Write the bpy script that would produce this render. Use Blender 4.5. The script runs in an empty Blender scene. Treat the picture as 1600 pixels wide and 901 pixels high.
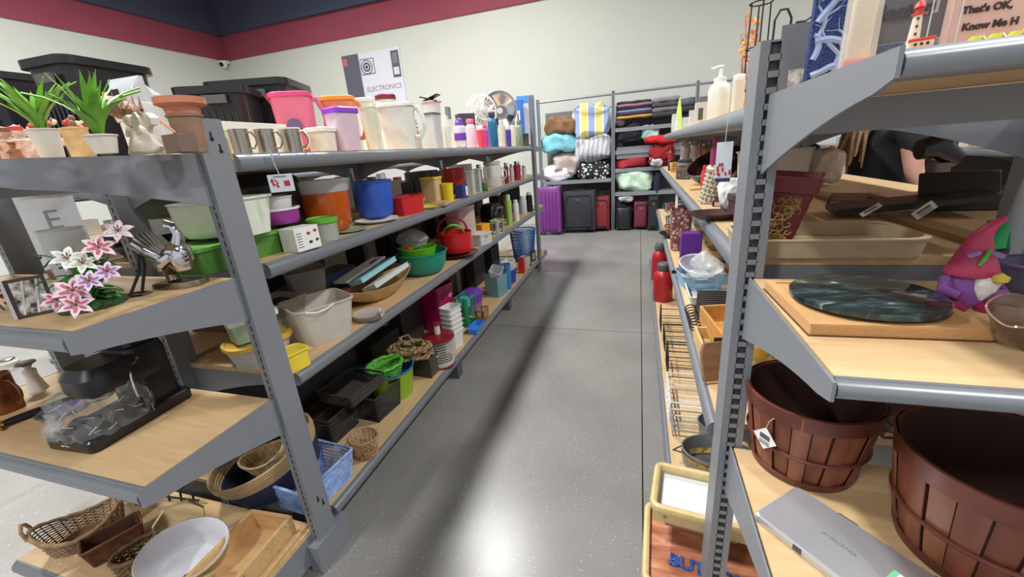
import bpy, math, random
from math import sin, cos, pi, radians
from mathutils import Vector, Matrix, noise
random.seed(7)
S = bpy.context.scene
C = S.collection
# ---------------- camera ----------------
H = 1.375; F = 630.8
yaw, pit, rol, YL = -.316506, .321934, -.081987, -.0120553
cy, sy, cp, sp, cr, sr = cos(yaw), sin(yaw), cos(pit), sin(pit), cos(rol), sin(rol)
FW = Vector((sy*cp, cy*cp, -sp)); R0 = Vector((cy, -sy, 0)); U0 = R0.cross(FW)
RR = cr*R0+sr*U0; UU = -sr*R0+cr*U0
cam = bpy.data.cameras.new('camera'); cam.sensor_width = 36; cam.lens = F/1600*36; cam.clip_start = .02
co = bpy.data.objects.new('camera', cam); C.objects.link(co)
co.matrix_world = Matrix(((RR.x, UU.x, -FW.x, 0), (RR.y, UU.y, -FW.y, 0), (RR.z, UU.z, -FW.z, H), (0, 0, 0, 1)))
S.camera = co
# ---------------- world, lights, exposure ----------------
w = bpy.data.worlds.new('world'); S.world = w; w.use_nodes = True
w.node_tree.nodes['Background'].inputs[0].default_value = (.93, .96, 1, 1)
w.node_tree.nodes['Background'].inputs[1].default_value = .72
S.view_settings.view_transform = 'Standard'; S.view_settings.look = 'None'
S.view_settings.exposure = -0.02; S.view_settings.gamma = 1; S.view_settings.use_curve_mapping = False
def lamp(x, y, p, z=5.35, sx=.32, sy_=.8, col=(1, .992, .975)):
    l = bpy.data.lights.new('ceiling_lamp', 'AREA'); l.shape = 'RECTANGLE'; l.size = sx; l.size_y = sy_
    l.energy = p; l.color = col; l.spread = radians(160)
    o = bpy.data.objects.new('ceiling_lamp', l); C.objects.link(o); o.location = (x, y, z)
for a in [(-2.25, 4.8, 255), (-2.3, .9, 235), (-2.3, -3.4, 185), (3.0, 3.3, 200), (3.0, -.2, 150), (-5.8, 2.4, 270), (-5.6, 5.2, 80), (6.5, 2, 150)]:
    lamp(*a)

# ---------------- materials ----------------
def lin(c):
    return tuple((((v/255)/12.92) if v/255 <= .04045 else ((v/255+.055)/1.055)**2.4) for v in c[:3])+(1,)
_m = {}
def mat(col, rough=.5, metal=0., alpha=1., var=.035, scale=30, bump=0., name=None, trans=0., spec=.5, coat=0.):
    k = (tuple(col), rough, metal, alpha, var, scale, bump, trans, spec, coat)
    if k in _m: return _m[k]
    m = bpy.data.materials.new(name or 'surface'); m.use_nodes = True
    nt = m.node_tree; b = nt.nodes['Principled BSDF']
    b.inputs['Roughness'].default_value = rough; b.inputs['Metallic'].default_value = metal
    b.inputs['Alpha'].default_value = alpha; b.inputs['Transmission Weight'].default_value = trans
    b.inputs['Specular IOR Level'].default_value = spec
    b.inputs['Coat Weight'].default_value = coat
    c = lin(col)
    if var or bump:
        tc = nt.nodes.new('ShaderNodeTexCoord'); n = nt.nodes.new('ShaderNodeTexNoise')
        n.inputs['Scale'].default_value = scale; n.inputs['Detail'].default_value = 3
        nt.links.new(tc.outputs['Object'], n.inputs['Vector'])
        r = nt.nodes.new('ShaderNodeValToRGB')
        r.color_ramp.elements[0].position = .3; r.color_ramp.elements[1].position = .7
        r.color_ramp.elements[0].color = tuple(v*(1-var*1.5) for v in c[:3])+(1,)
        r.color_ramp.elements[1].color = tuple(min(1, v*(1+var)) for v in c[:3])+(1,)
        nt.links.new(n.outputs['Fac'], r.inputs['Fac']); nt.links.new(r.outputs['Color'], b.inputs['Base Color'])
        if bump:
            bp = nt.nodes.new('ShaderNodeBump'); bp.inputs['Strength'].default_value = bump; bp.inputs['Distance'].default_value = .01
            nt.links.new(n.outputs['Fac'], bp.inputs['Height']); nt.links.new(bp.outputs['Normal'], b.inputs['Normal'])
    else: b.inputs['Base Color'].default_value = c
    _m[k] = m; return m
def ramp_mat(name, kind, stops, scale, rough=.5, vec=(1, 1, 1), detail=6, dist=0., metal=0., bump=0., coord='Object', rot=(0, 0, 0)):
    m = bpy.data.materials.new(name); m.use_nodes = True; nt = m.node_tree; b = nt.nodes['Principled BSDF']
    b.inputs['Roughness'].default_value = rough; b.inputs['Metallic'].default_value = metal
    tc = nt.nodes.new('ShaderNodeTexCoord'); mp = nt.nodes.new('ShaderNodeMapping'); mp.inputs['Scale'].default_value = vec; mp.inputs['Rotation'].default_value = rot
    nt.links.new(tc.outputs[coord], mp.inputs['Vector'])
    if kind == 'noise':
        n = nt.nodes.new('ShaderNodeTexNoise'); n.inputs['Detail'].default_value = detail; n.inputs['Distortion'].default_value = dist; o = n.outputs['Fac']
    elif kind == 'voronoi':
        n = nt.nodes.new('ShaderNodeTexVoronoi'); o = n.outputs['Distance']
    elif kind == 'wave':
        n = nt.nodes.new('ShaderNodeTexWave'); n.inputs['Distortion'].default_value = dist; o = n.outputs['Fac']
    n.inputs['Scale'].default_value = scale; nt.links.new(mp.outputs['Vector'], n.inputs['Vector'])
    r = nt.nodes.new('ShaderNodeValToRGB'); el = r.color_ramp.elements
    while len(el) < len(stops): el.new(.5)
    for e, (p, c) in zip(el, stops): e.position = p; e.color = lin(c)
    nt.links.new(o, r.inputs['Fac']); nt.links.new(r.outputs['Color'], b.inputs['Base Color'])
    if bump:
        bp = nt.nodes.new('ShaderNodeBump'); bp.inputs['Strength'].default_value = bump; bp.inputs['Distance'].default_value = .01
        nt.links.new(o, bp.inputs['Height']); nt.links.new(bp.outputs['Normal'], b.inputs['Normal'])
    return m
GREY = mat((132, 136, 142), .42, .12, var=.012, name='painted_steel')
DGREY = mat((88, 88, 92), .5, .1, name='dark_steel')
TRIM = mat((130, 134, 140), .34, .3, var=.012, name='edge_trim')
BLACKP = mat((22, 22, 25), .35, name='black_plastic')
BLACKM = mat((28, 26, 26), .6, name='black_matte')
WHITE = mat((226, 226, 222), .4, name='white_plastic')
CHROME = mat((215, 215, 220), .12, 1, var=0, name='chrome')
STEEL = mat((175, 172, 168), .25, 1, var=.05, name='steel')
PAPER = mat((235, 234, 228), .7, name='paper')
INK = mat((40, 38, 42), .7, name='ink')
WOODB = ramp_mat('shelf_laminate', 'noise', [(.3, (200, 168, 124)), (.55, (210, 179, 135)), (.8, (218, 190, 148))], 7, .42, (1, 9, 1), 5)
WOODX = ramp_mat('shelf_laminate_cross', 'noise', [(.3, (200, 168, 124)), (.55, (210, 179, 135)), (.8, (218, 190, 148))], 7, .42, (9, 1, 1), 5)
def clear(col=(225, 228, 228), a=.38, rough=.12): return mat(col, rough, 0, a, var=.03, name='clear_plastic')

# ---------------- mesh builder ----------------
def ell(w, d, z, n=28, cx=0, cy_=0): return [(cx+w/2*cos(2*pi*i/n), cy_+d/2*sin(2*pi*i/n), z) for i in range(n)]
def rrect(w, d, r, z, n=28, cx=0, cy_=0):
    r = max(.0005, min(r, w/2-.0002, d/2-.0002)); k = n//4; P = []
    for q, (sx, sy_) in enumerate(((1, 1), (-1, 1), (-1, -1), (1, -1))):
        for i in range(k):
            a = q*pi/2+(pi/2)*i/(k-1)
            P.append((cx+sx*(w/2-r)+r*cos(a), cy_+sy_*(d/2-r)+r*sin(a), z))
    return P
def loop(w, d, r, z, n=28, cx=0, cy_=0): return ell(w, d, z, n, cx, cy_) if r is None else rrect(w, d, r, z, n, cx, cy_)
class MB:
    def __init__(s): s.v = []; s.f = []
    def add(s, vs, fs):
        o = len(s.v); s.v += [tuple(v) for v in vs]; s.f += [tuple(i+o for i in f) for f in fs]; return s
    def box(s, c, d, rz=0, M=None):
        x, y, z = d[0]/2, d[1]/2, d[2]/2; vs = []
        for a, b, e in ((-1, -1, -1), (1, -1, -1), (1, 1, -1), (-1, 1, -1), (-1, -1, 1), (1, -1, 1), (1, 1, 1), (-1, 1, 1)):
            p = Vector((a*x, b*y, e*z))
            if M: p = M @ p
            elif rz: p = Vector((p.x*cos(rz)-p.y*sin(rz), p.x*sin(rz)+p.y*cos(rz), p.z))
            vs.append(p+Vector(c))
        return s.add(vs, [(0, 3, 2, 1), (4, 5, 6, 7), (0, 1, 5, 4), (1, 2, 6, 5), (2, 3, 7, 6), (3, 0, 4, 7)])
    def loft(s, L, cap0=True, cap1=True, closed=False):
        n = len(L[0]); vs = [p for l in L for p in l]; fs = []
        R_ = len(L) if closed else len(L)-1
        for i in range(R_):
            j = (i+1) % len(L)
            for k in range(n):
                k2 = (k+1) % n; fs.append((i*n+k, i*n+k2, j*n+k2, j*n+k))
        if not closed:
            if cap0: fs.append(tuple(reversed(range(n))))
            if cap1: fs.append(tuple((len(L)-1)*n+k for k in range(n)))
        return s.add(vs, fs)
    def lathe(s, prof, n=24, c=(0, 0), sx=1, sy_=1, cap0=True, cap1=True):
        return s.loft([[(c[0]+r*sx*cos(2*pi*i/n), c[1]+r*sy_*sin(2*pi*i/n), z) for i in range(n)] for r, z in prof], cap0, cap1)
    def tube(s, path, r, n=6, closed=False, flat=1.):
        P = [Vector(p) for p in path]; m = len(P); L = []; up = None
        for i in range(m):
            a = P[(i-1) % m] if (closed or i > 0) else P[i]; b = P[(i+1) % m] if (closed or i < m-1) else P[i]
            t = (b-a)
            t = t.normalized() if t.length > 1e-9 else Vector((0, 0, 1))
            if up is None:
                up = Vector((0, 0, 1)) if abs(t.z) < .9 else Vector((1, 0, 0))
            u = t.cross(up)
            u = u.normalized() if u.length > 1e-6 else t.orthogonal().normalized()
            v = u.cross(t).normalized(); up = v
            rr_ = r[i] if isinstance(r, (list, tuple)) else r
            L.append([P[i]+rr_*(cos(2*pi*k/n)*u+flat*sin(2*pi*k/n)*v) for k in range(n)])
        return s.loft(L, True, True, closed)
    def poly(s, pts, z0, z1):   # extrude xy polygon
        return s.loft([[(p[0], p[1], z0) for p in pts], [(p[0], p[1], z1) for p in pts]])
    def xf(s, M): s.v = [tuple(M @ Vector(v)) for v in s.v]; return s
    def jit(s, a, sc, seed=0):
        o = []
        for v in s.v:
            n = noise.noise_vector(Vector(v)*sc+Vector((seed, seed*1.7, 3.1))); o.append(tuple(Vector(v)+n*a))
        s.v = o; return s
    def build(s, name, m, parent=None, smooth=True, bev=0, loc=None, rot=None, sub=0):
        me = bpy.data.meshes.new(name); me.from_pydata(s.v, [], s.f); me.update()
        if smooth: me.shade_smooth(); me.set_sharp_from_angle(angle=radians(38))
        ob = bpy.data.objects.new(name, me); me.materials.append(m); C.objects.link(ob)
        if parent: ob.parent = parent
        if loc: ob.location = loc
        if rot: ob.rotation_euler = rot
        if bev:
            b = ob.modifiers.new('bevel', 'BEVEL'); b.width = bev; b.segments = 2; b.limit_method = 'ANGLE'
        if sub: ob.modifiers.new('sub', 'SUBSURF').render_levels = sub; ob.modifiers['sub'].levels = sub
        return ob
def tag(o, label=None, cat=None, group=None, kind=None):
    if label: o['label'] = label
    if cat: o['category'] = cat
    if group: o['group'] = group
    if kind: o['kind'] = kind
    return o
def empty(name, loc, rz=0, label=None, cat=None, group=None, rot=None):
    o = bpy.data.objects.new(name, None); o.empty_display_size = .05; C.objects.link(o); o.location = loc; o.rotation_euler = rot or (0, 0, rz)
    return tag(o, label, cat, group)
def kids(o): return [x for x in C.objects if x.parent == o]
def clone(o, loc=None, rz=None, label=None, parent=None):
    c = o.copy(); C.objects.link(c)
    if parent: c.parent = parent
    if loc is not None: c.location = loc
    if rz is not None: c.rotation_euler = (o.rotation_euler[0], o.rotation_euler[1], rz)
    if label: c['label'] = label
    for k in kids(o): clone(k, parent=c)
    return c
def text(s, size, m, parent=None, loc=(0, 0, 0), rot=(0, 0, 0), name='lettering', ex=.0004, align='CENTER', shear=0., bold=0.):
    cu = bpy.data.curves.new('t', 'FONT'); cu.body = s; cu.size = size; cu.extrude = ex; cu.align_x = align; cu.shear = shear; cu.offset = bold; cu.resolution_u = 3
    t = bpy.data.objects.new('t', cu); C.objects.link(t)
    me = bpy.data.meshes.new_from_object(t); bpy.data.objects.remove(t); me.materials.append(m) if not me.materials else me.materials.__setitem__(0, m)
    o = bpy.data.objects.new(name, me); C.objects.link(o); o.location = loc; o.rotation_euler = rot
    if parent: o.parent = parent
    return o
# ---------------- measuring: rays onto the real shelf planes ----------------
def ray(px, py): return FW+RR*((px-800)/F)-UU*((py-450.5)/F)
def at(px, py, z):
    d = ray(px, py); k = (z-H)/d.z; return Vector((d.x*k, d.y*k, z))
def onx(px, X, z):   # point on a run along y, front offset X
    q = px-800; Z = z-H
    Y = -((F*RR.x-q*FW.x)*X+(F*RR.z-q*FW.z)*Z)/(F*RR.y-q*FW.y); return Vector((X, min(Y, 4.46), z))
def ony(px, Y, z):
    q = px-800; Z = z-H
    X = -((F*RR.y-q*FW.y)*Y+(F*RR.z-q*FW.z)*Z)/(F*RR.x-q*FW.x); return Vector((X, Y, z))
def rel(P): return Vector((P.x, P.y, P.z-H))
def hof(P, ty):
    p = rel(P); q = ty-450.5; return -(F*UU.dot(p)+q*FW.dot(p))/(F*UU.z+q*FW.z)
def wof(P, x0, x1, h=0):
    p = rel(P); p.z += h/2; c = (x0+x1)/2-800
    return (x1-x0)*FW.dot(p)/F/math.sqrt(1+(c/F)**2)
LT, L2, L3, L4 = 1.435, 1.117, .737, .165
ET, E2, E3, E4 = 1.435, 1.105, .71, .165
RT, R2, R3, R4 = 1.435, 1.125, .70, .165
def onL(px, off, z):   # left run: off = metres behind the front edge
    q = px-800; Z = z-H; t = math.tan(YL); X0 = -1.06-off   # X = X0 + t*Y
    A = (F*RR.x-q*FW.x); B = (F*RR.y-q*FW.y); D = (F*RR.z-q*FW.z)*Z
    Y = -(A*X0+D)/(A*t+B); Y = min(Y, 4.48); return Vector((X0+t*Y, Y, z))

# ================= setting =================
def struct(name, mb, m, label=None, **k):
    o = mb.build(name, m, None, **k); tag(o, label, None, None, 'structure'); return o
def floor_mat():
    m = bpy.data.materials.new('polished_concrete'); m.use_nodes = True; nt = m.node_tree; b = nt.nodes['Principled BSDF']
    N = nt.nodes.new; Lk = nt.links.new
    tc = N('ShaderNodeTexCoord'); n1 = N('ShaderNodeTexNoise'); n1.inputs['Scale'].default_value = 1.6; n1.inputs['Detail'].default_value = 6
    n2 = N('ShaderNodeTexNoise'); n2.inputs['Scale'].default_value = 220; n2.inputs['Detail'].default_value = 3
    v = N('ShaderNodeTexVoronoi'); v.inputs['Scale'].default_value = 48
    for n in (n1, n2, v): Lk(tc.outputs['Object'], n.inputs['Vector'])
    r1 = N('ShaderNodeValToRGB'); r1.color_ramp.elements[0].position = .3; r1.color_ramp.elements[1].position = .75
    r1.color_ramp.elements[0].color = lin((128, 127, 124)); r1.color_ramp.elements[1].color = lin((150, 149, 146))
    Lk(n1.outputs['Fac'], r1.inputs['Fac'])
    r2 = N('ShaderNodeValToRGB'); r2.color_ramp.elements[0].position = .35; r2.color_ramp.elements[1].position = .68
    r2.color_ramp.elements[0].color = (.72, .72, .72, 1); r2.color_ramp.elements[1].color = (1.15, 1.13, 1.1, 1)
    Lk(n2.outputs['Fac'], r2.inputs['Fac'])
    mx = N('ShaderNodeMix'); mx.data_type = 'RGBA'; mx.blend_type = 'MULTIPLY'; mx.inputs[0].default_value = .8
    Lk(r1.outputs[0], mx.inputs[6]); Lk(r2.outputs[0], mx.inputs[7])
    # pale aggregate flecks
    r3 = N('ShaderNodeValToRGB'); r3.color_ramp.elements[0].position = .05; r3.color_ramp.elements[0].color = (1, 1, 1, 1)
    r3.color_ramp.elements[1].position = .15; r3.color_ramp.elements[1].color = (0, 0, 0, 1); Lk(v.outputs['Distance'], r3.inputs['Fac'])
    m2 = N('ShaderNodeMix'); m2.data_type = 'RGBA'; m2.inputs[7].default_value = lin((190, 186, 176))
    Lk(r3.outputs[0], m2.inputs[0]); Lk(mx.outputs[2], m2.inputs[6]); Lk(m2.outputs[2], b.inputs['Base Color'])
    b.inputs['Roughness'].default_value = .27; b.inputs['Specular IOR Level'].default_value = .28
    return m
FLM = floor_mat()
# floor slabs with open joints
xs = [-9, -5.9, -3.4, .041, 3.0, 6, 9]; ys = [-4, -1.9, .0, 2.96, 4.9, 6.9, 8.4]
base = struct('floor', MB().box((0, 2.2, -.03), (18, 12.4, .04)), mat((70, 66, 62), .9), 'dark sub floor seen in the joints of the polished concrete')
for i in range(len(xs)-1):
    for j in range(len(ys)-1):
        g = .003; x0, x1, y0, y1 = xs[i]+g, xs[i+1]-g, ys[j]+g, ys[j+1]-g
        MB().box(((x0+x1)/2-0, (y0+y1)/2-0, -.0075), (x1-x0, y1-y0, .015)).build('concrete_slab', FLM, base, smooth=False)
WALLM = mat((196, 198, 190), .8, var=.01, scale=3, name='wall_paint')
REDM = mat((140, 60, 78), .75, var=.03, scale=3, name='red_band_paint')
CEIL = mat((62, 66, 88), .8, var=.06, scale=1.5, name='dark_ceiling')
struct('wall_back', MB().box((.2, 7.9, 2.2), (18, .1, 4.4)), WALLM, 'pale grey painted back wall')
struct('wall_left', MB().box((-8.78, 2.0, 2.2), (.1, 11.9, 4.4)), WALLM, 'pale grey painted left wall')
struct('trim_1', MB().box((.2, 7.835, 4.01), (18, .03, .47)), REDM, 'dark red painted band along the top of the back wall')
struct('trim_2', MB().box((-8.715, 2.0, 4.01), (.03, 11.66, .47)), REDM, 'dark red painted band along the top of the left wall')
struct('ceiling', MB().box((.2, 2, 5.65), (18, 12, .05)).box((.2, 7.8, 4.93), (18, .1, 1.37)).box((-8.7, 2, 4.93), (.1, 12, 1.37)), CEIL, 'dark navy open ceiling above the red band')

# ---------------- shelving parts ----------------
def post(parent, x, y, h, z0=0, w_=.036, dp=.075, sgn=-1, slots=True, name='post', two=False):
    """slotted steel upright; slotted face looks to sgn*y"""
    b = MB(); yf = y+sgn*dp/2
    b.box((x-w_/2+.0012, y, z0+h/2), (.0024, dp, h)).box((x+w_/2-.0012, y, z0+h/2), (.0024, dp, h))
    b.box((x, y-sgn*dp/2, z0+h/2), (w_-.005, .0024, h))
    for e in (-1, 1): b.box((x+e*(w_/2-.0075), yf, z0+h/2), (.0145, .0028, h))
    z = z0+.02
    while z < z0+h-.01:
        b.box((x, yf, z), (w_-.028+.001, .0028, .0098)); z += .0254
    b.box((x, y, z0+h-.002), (w_-.004, dp-.004, .003))
    o = b.build(name, GREY, parent, smooth=False)
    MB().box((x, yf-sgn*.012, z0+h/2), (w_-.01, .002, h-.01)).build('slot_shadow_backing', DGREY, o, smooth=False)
    return o
def keyholes(parent, x, y, z, s=1):
    k = MB()
    for (dy, dz) in ((-.008, .03), (.008, .0)):
        k.tube([(x-.0006, y+dy, z+dz), (x+.0008*s, y+dy, z+dz)], .0055, 8).box((x, y+dy, z+dz+.008), (.0014, .005, .02))
    k.build('keyhole', mat((30, 30, 32), .8), parent, smooth=False)
def trim_profile(h=.05, t=.022):   # (outward, z) closed polygon, outward from board edge
    return [(0, 0), (t*.27, .0), (t*.34, -h*.08), (t*.45, -h*.08), (t*.8, -h*.2), (t, -h*.38), (t, -h*.66), (t*.8, -h*.86), (t*.3, -h), (0, -h)]
def trim(parent, p0, p1, out, z, gap=.0015, h=.05, t=.022):
    """p0,p1 xy; out = unit outward xy"""
    b = MB(); d = (Vector(p1)-Vector(p0)).normalized(); L = []
    for p in (Vector(p0)+d*gap, Vector(p1)-d*gap): L.append([(p.x+out[0]*o, p.y+out[1]*o, z+zz) for o, zz in trim_profile(h, t)])
    return b.loft(L).build('edge_trim', TRIM, parent)
def arch_bracket(parent, p0, p1, z, h0, h1, arch=.05, t=.004, back=1):
    """tapered plate from root p0 (tall h0) to tip p1 (h1), top flush at z, bottom edge arched"""
    n = 14; a = Vector(p0); d = Vector(p1)-a; nrm = Vector((-d.y, d.x)).normalized()*t/2; T = []; B = []
    for i in range(n+1):
        s = i/n; p = a+d*s; low = z-(h0*(1-s)**1.8+h1*(1-(1-s)**1.8)); T.append((p, z)); B.append((p, low))
    b = MB()
    vs = []; fs = []
    for sg in (1, -1):
        for (p, zz) in T+B: vs.append((p.x+sg*nrm.x, p.y+sg*nrm.y, zz))
    m = 2*(n+1)
    for i in range(n):
        fs += [(i, i+1, n+2+i, n+1+i), (m+i, m+n+1+i, m+n+2+i, m+i+1), (i, m+i, m+i+1, i+1), (n+1+i, n+2+i, m+n+2+i, m+n+1+i)]
    fs += [(n, m+n, m+2*n+1, 2*n+1), (0, n+1, m+n+1, m)]
    return b.add(vs, fs).build('bracket', GREY, parent, smooth=False)

def run(name, label, x_fronts, x_spine, levels, y0, secs, side, x_back, rotz=0., back_levels=(), foot=True, cat='shelving'):
    """double sided run along y. side=+1: front faces +x"""
    root = empty(name, (0, 0, 0), rotz, label, cat)
    ys_ = [y0]
    for s in secs: ys_.append(ys_[-1]+s)
    for li, z in enumerate(levels):
        xf = x_fronts[li]
        for i in range(len(secs)):
            a, b = ys_[i], ys_[i+1]
            for (xa, sd) in ((xf, side), (x_back, -side)):
                xi = x_spine+sd*.02; xe = xa-sd*.02
                sh = MB().box(((xi+xe)/2, (a+b)/2, z-.009), (abs(xe-xi), b-a-.004, .018)).build('shelf', WOODX, root, smooth=False)
                trim(sh, (xe, a), (xe, b), (sd, 0), z)
                MB().box((xe-sd*.015, (a+b)/2, z-.033), (.02, b-a-.01, .03)).box((xi+sd*.012, (a+b)/2, z-.045), (.02, b-a-.01, .05)).build('support_rail', GREY, sh, smooth=False)
                if li < len(levels):
                    if z < .3:
                        MB().box(((xi+xe)/2, a+.03, z-.09), (abs(xe-xi)-.08, .03, .13)).build('foot', DGREY, sh, smooth=False) if i else None
                        MB().box((xe-sd*.11, (a+b)/2, z-.085), (.01, b-a-.02, .10)).build('kick_plate', DGREY, sh, smooth=False)
                        MB().box((xe-sd*.035, a+.02, z-.105), (.07, .07, .118)).build('foot', DGREY, sh, smooth=False) if i else None
                    else:
                        arch_bracket(sh, (xi, a+.004), (xe, a+.004), z-.019, .12, .03)
                        if i == len(secs)-1: arch_bracket(sh, (xi, b-.006), (xe, b-.006), z-.019, .12, .03)
    for y in ys_: post(root, x_spine, y, 1.43)
    for (za, zb) in back_levels:
        for i in range(len(secs)):
            MB().box((x_spine, (ys_[i]+ys_[i+1])/2, (za+zb)/2), (.012, secs[i]-.05, zb-za)).build('back_panel', mat((58, 56, 58), .7), root, smooth=False)
    return root
RL = run('gondola_shelving', 'long shelving run left of the aisle, four wooden shelf levels full of plasticware',
         [-1.06]*4, -1.58, [LT, L2, L3, L4], .93, [1.2, 1.2, 1.2], 1, -2.11, -YL, [(.17, .70)])
RR_ = run('gondola_shelving', 'long grey double sided shelving run on the right of the aisle behind the baskets end',
         [.225, .205, .18, .125], .66, [RT, R2, R3, R4], .95, [1.2, 1.2, 1.2], -1, 1.10, 0, [(.17, .66)])

def endcap(name, label, xa, xb, yb, depth, levels, xdeck=None, th=.046, tt=.022, pw=.036):
    root = empty(name, (0, 0, 0), 0, label, 'shelving')
    pa = post(root, xa, yb+.0375, 1.52, w_=pw); pb = post(root, xb, yb+.0375, 1.52, w_=pw)
    for z in levels:
        x0, x1 = min(xa, xb), max(xa, xb)
        if z < .3:
            if xdeck: x0, x1 = xdeck
            sh = MB().box(((x0+x1)/2, yb-depth/2+.02, z-.009), (x1-x0-.01, depth, .018)).build('shelf', WOODB, root, smooth=False)
            trim(sh, (x0+.005, yb-depth+.02), (x1-.005, yb-depth+.02), (0, -1), z)
            for xx in (x0+.01, x1-.012): MB().box((xx, yb-depth/2+.02, z-.075), (.012, depth, .11)).build('foot', GREY, sh, smooth=False)
            continue
        sh = MB().box(((x0+x1)/2, yb-depth/2-.002, z-.009), (x1-x0-.012, depth-.004, .018)).build('shelf', WOODB, root, smooth=False)
        trim(sh, (x0+.004, yb-depth), (x1-.004, yb-depth), (0, -1), z, h=th, t=tt)
        MB().box(((x0+x1)/2, yb-.012, z-.045), (x1-x0-.02, .02, .05)).build('support_rail', GREY, sh, smooth=False)
        for xx in (xa, xb):
            n = 12; b = MB(); vs = []; fs = []
            for i in range(n+1):
                s = i/n; y = yb-.001-s*(depth+.018)
                top = z+.001; low = z-th-.004-(.128-th)*(1-s)**1.35
                if s > .97: low = z-th+.002
                vs += [(xx-.002, y, top), (xx+.002, y, top), (xx+.002, y, low), (xx-.002, y, low)]
            for i in range(n):
                for k in range(4): fs.append((i*4+k, i*4+(k+1) % 4, i*4+4+(k+1) % 4, i*4+4+k))
            fs += [(3, 2, 1, 0), (n*4, n*4+1, n*4+2, n*4+3)]
            b.add(vs, fs).build('bracket', GREY, sh, smooth=False)
    return root, pa, pb
EL, pa, pb = endcap('end_shelving', 'grey end shelving unit at the near left with figurines, coffee maker and wicker baskets', -1.078, -2.14, .812, .36, [ET, E2, E3, E4], (-2.06, -1.09))
keyholes(pa, -1.0595, .855, 1.44); keyholes(pa, -1.0595, .855, .24)
MB().box((-1.075, .86, .06), (.05, .16, .12)).build('foot', GREY, EL, smooth=False)
ER, pc, pd = endcap('end_shelving', 'grey end shelving unit at the near right holding bushel baskets, marble board and signs', .213, 1.27, .862, .37, [ET, E2, .70, E4], None, .026, .016, .046)

# ================= makers =================
PROF = {'straight': [(0, 0), (1, 1)], 'bowl': [(0, 0), (.35, .06), (.62, .22), (.85, .52), (1, 1)],
        'deep': [(0, 0), (.5, .05), (.8, .25), (.93, .6), (1, 1)], 'round': [(0, 0), (.55, .05), (.95, .3), (1, .6), (.9, 1)]}
def prof_at(w, d, h, tw, kind, r, t, z0=0., n=32):
    L = []
    P_ = PROF[kind]
    for s, z in P_: L.append((w*(tw+(1-tw)*s), d*(tw+(1-tw)*s), z0+h*z))
    out = [loop(a, b, r, z, n) for a, b, z in L]
    inn = [loop(max(.004, a-2*t), max(.004, b-2*t), None if r is None else max(.001, r-t), max(z, z0+t), n) for a, b, z in reversed(L)]
    return out+inn
def vessel(name, P, w, d, h, m, label, cat, tw=.8, kind='straight', r=None, t=.0025, rim=.004, rimm=None, rz=0, group=None, lid=None, lidh=.012, handles=0, root=None, rot=None, lidkind='flat', contents=None, n=32):
    R = root or empty(name, P, rz, label, cat, group, rot)
    if root is None and rot is None: R.rotation_euler = (0, 0, rz)
    b = MB().loft(prof_at(w, d, h, tw, kind, r, t, 0, n)).build('body', m, R)
    if rim and lid is None:
        MB().loft([loop(w-.001, d-.001, r, h-rim*1.4, n), loop(w+rim*1.6, d+rim*1.6, r, h-rim, n), loop(w+rim*1.6, d+rim*1.6, r, h, n), loop(w-2*t, d-2*t, r, h+.0008, n), loop(w-2*t, d-2*t, r, h-rim*1.2, n)], closed=True).build('rim', rimm or m, R)
    if lid is not None:
        lw, ld = w+.006, d+.006
        if lidkind == 'flat': LL = [loop(lw, ld, r, h-lidh*.6, n), loop(lw+.004, ld+.004, r, h-lidh*.5, n), loop(lw+.003, ld+.003, r, h+lidh*.3, n), loop(lw*.93, ld*.93, r, h+lidh*.5, n), loop(lw*.9, ld*.9, r, h+lidh*.25, n), loop(lw*.5, ld*.5, r, h+lidh*.25, n)]
        else: LL = [loop(lw, ld, r, h-.004, n), loop(lw, ld, r, h+.002, n), loop(lw*.93, ld*.93, r, h+lidh*.5, n), loop(lw*.75, ld*.75, r, h+lidh*.85, n), loop(lw*.35, ld*.35, r, h+lidh, n)]
        MB().loft(LL).build('lid', lid, R)
    for k in range(handles):
        s = 1 if k == 0 else -1; x = s*w/2
        MB().tube([(x*.98, -.25*d*.6, h*.85), (x+s*.022, -.2*d*.6, h*.9), (x+s*.028, 0, h*.9), (x+s*.022, .2*d*.6, h*.9), (x*.98, .25*d*.6, h*.85)], .005).build('handle', rimm or m, R)
    return R
def handle_c(parent, x, z0, z1, out, r, m, y=0, s=1, n=8, flat=1.):
    p = [(x, y, z1)]
    for i in range(9):
        a = pi/2-pi*i/8; p.append((x+s*out*max(.55, cos(a)) if 0 < i < 8 else x+s*out*.55, y, (z0+z1)/2+(z1-z0)/2*sin(a)))
    p.append((x, y, z0))
    return MB().tube(p, r, n, flat=flat).build('handle', m, parent)
def mug(P, w, h, m, label, rz=0, group=None, hm=None, tw=.95):
    R = vessel('mug', P, w, w, h, m, label, 'mug', tw, rz=rz, group=group, rim=0, t=.002)
    handle_c(R, w/2*.96, h*.2, h*.85, w*.38, w*.05, hm or m); return R
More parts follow.
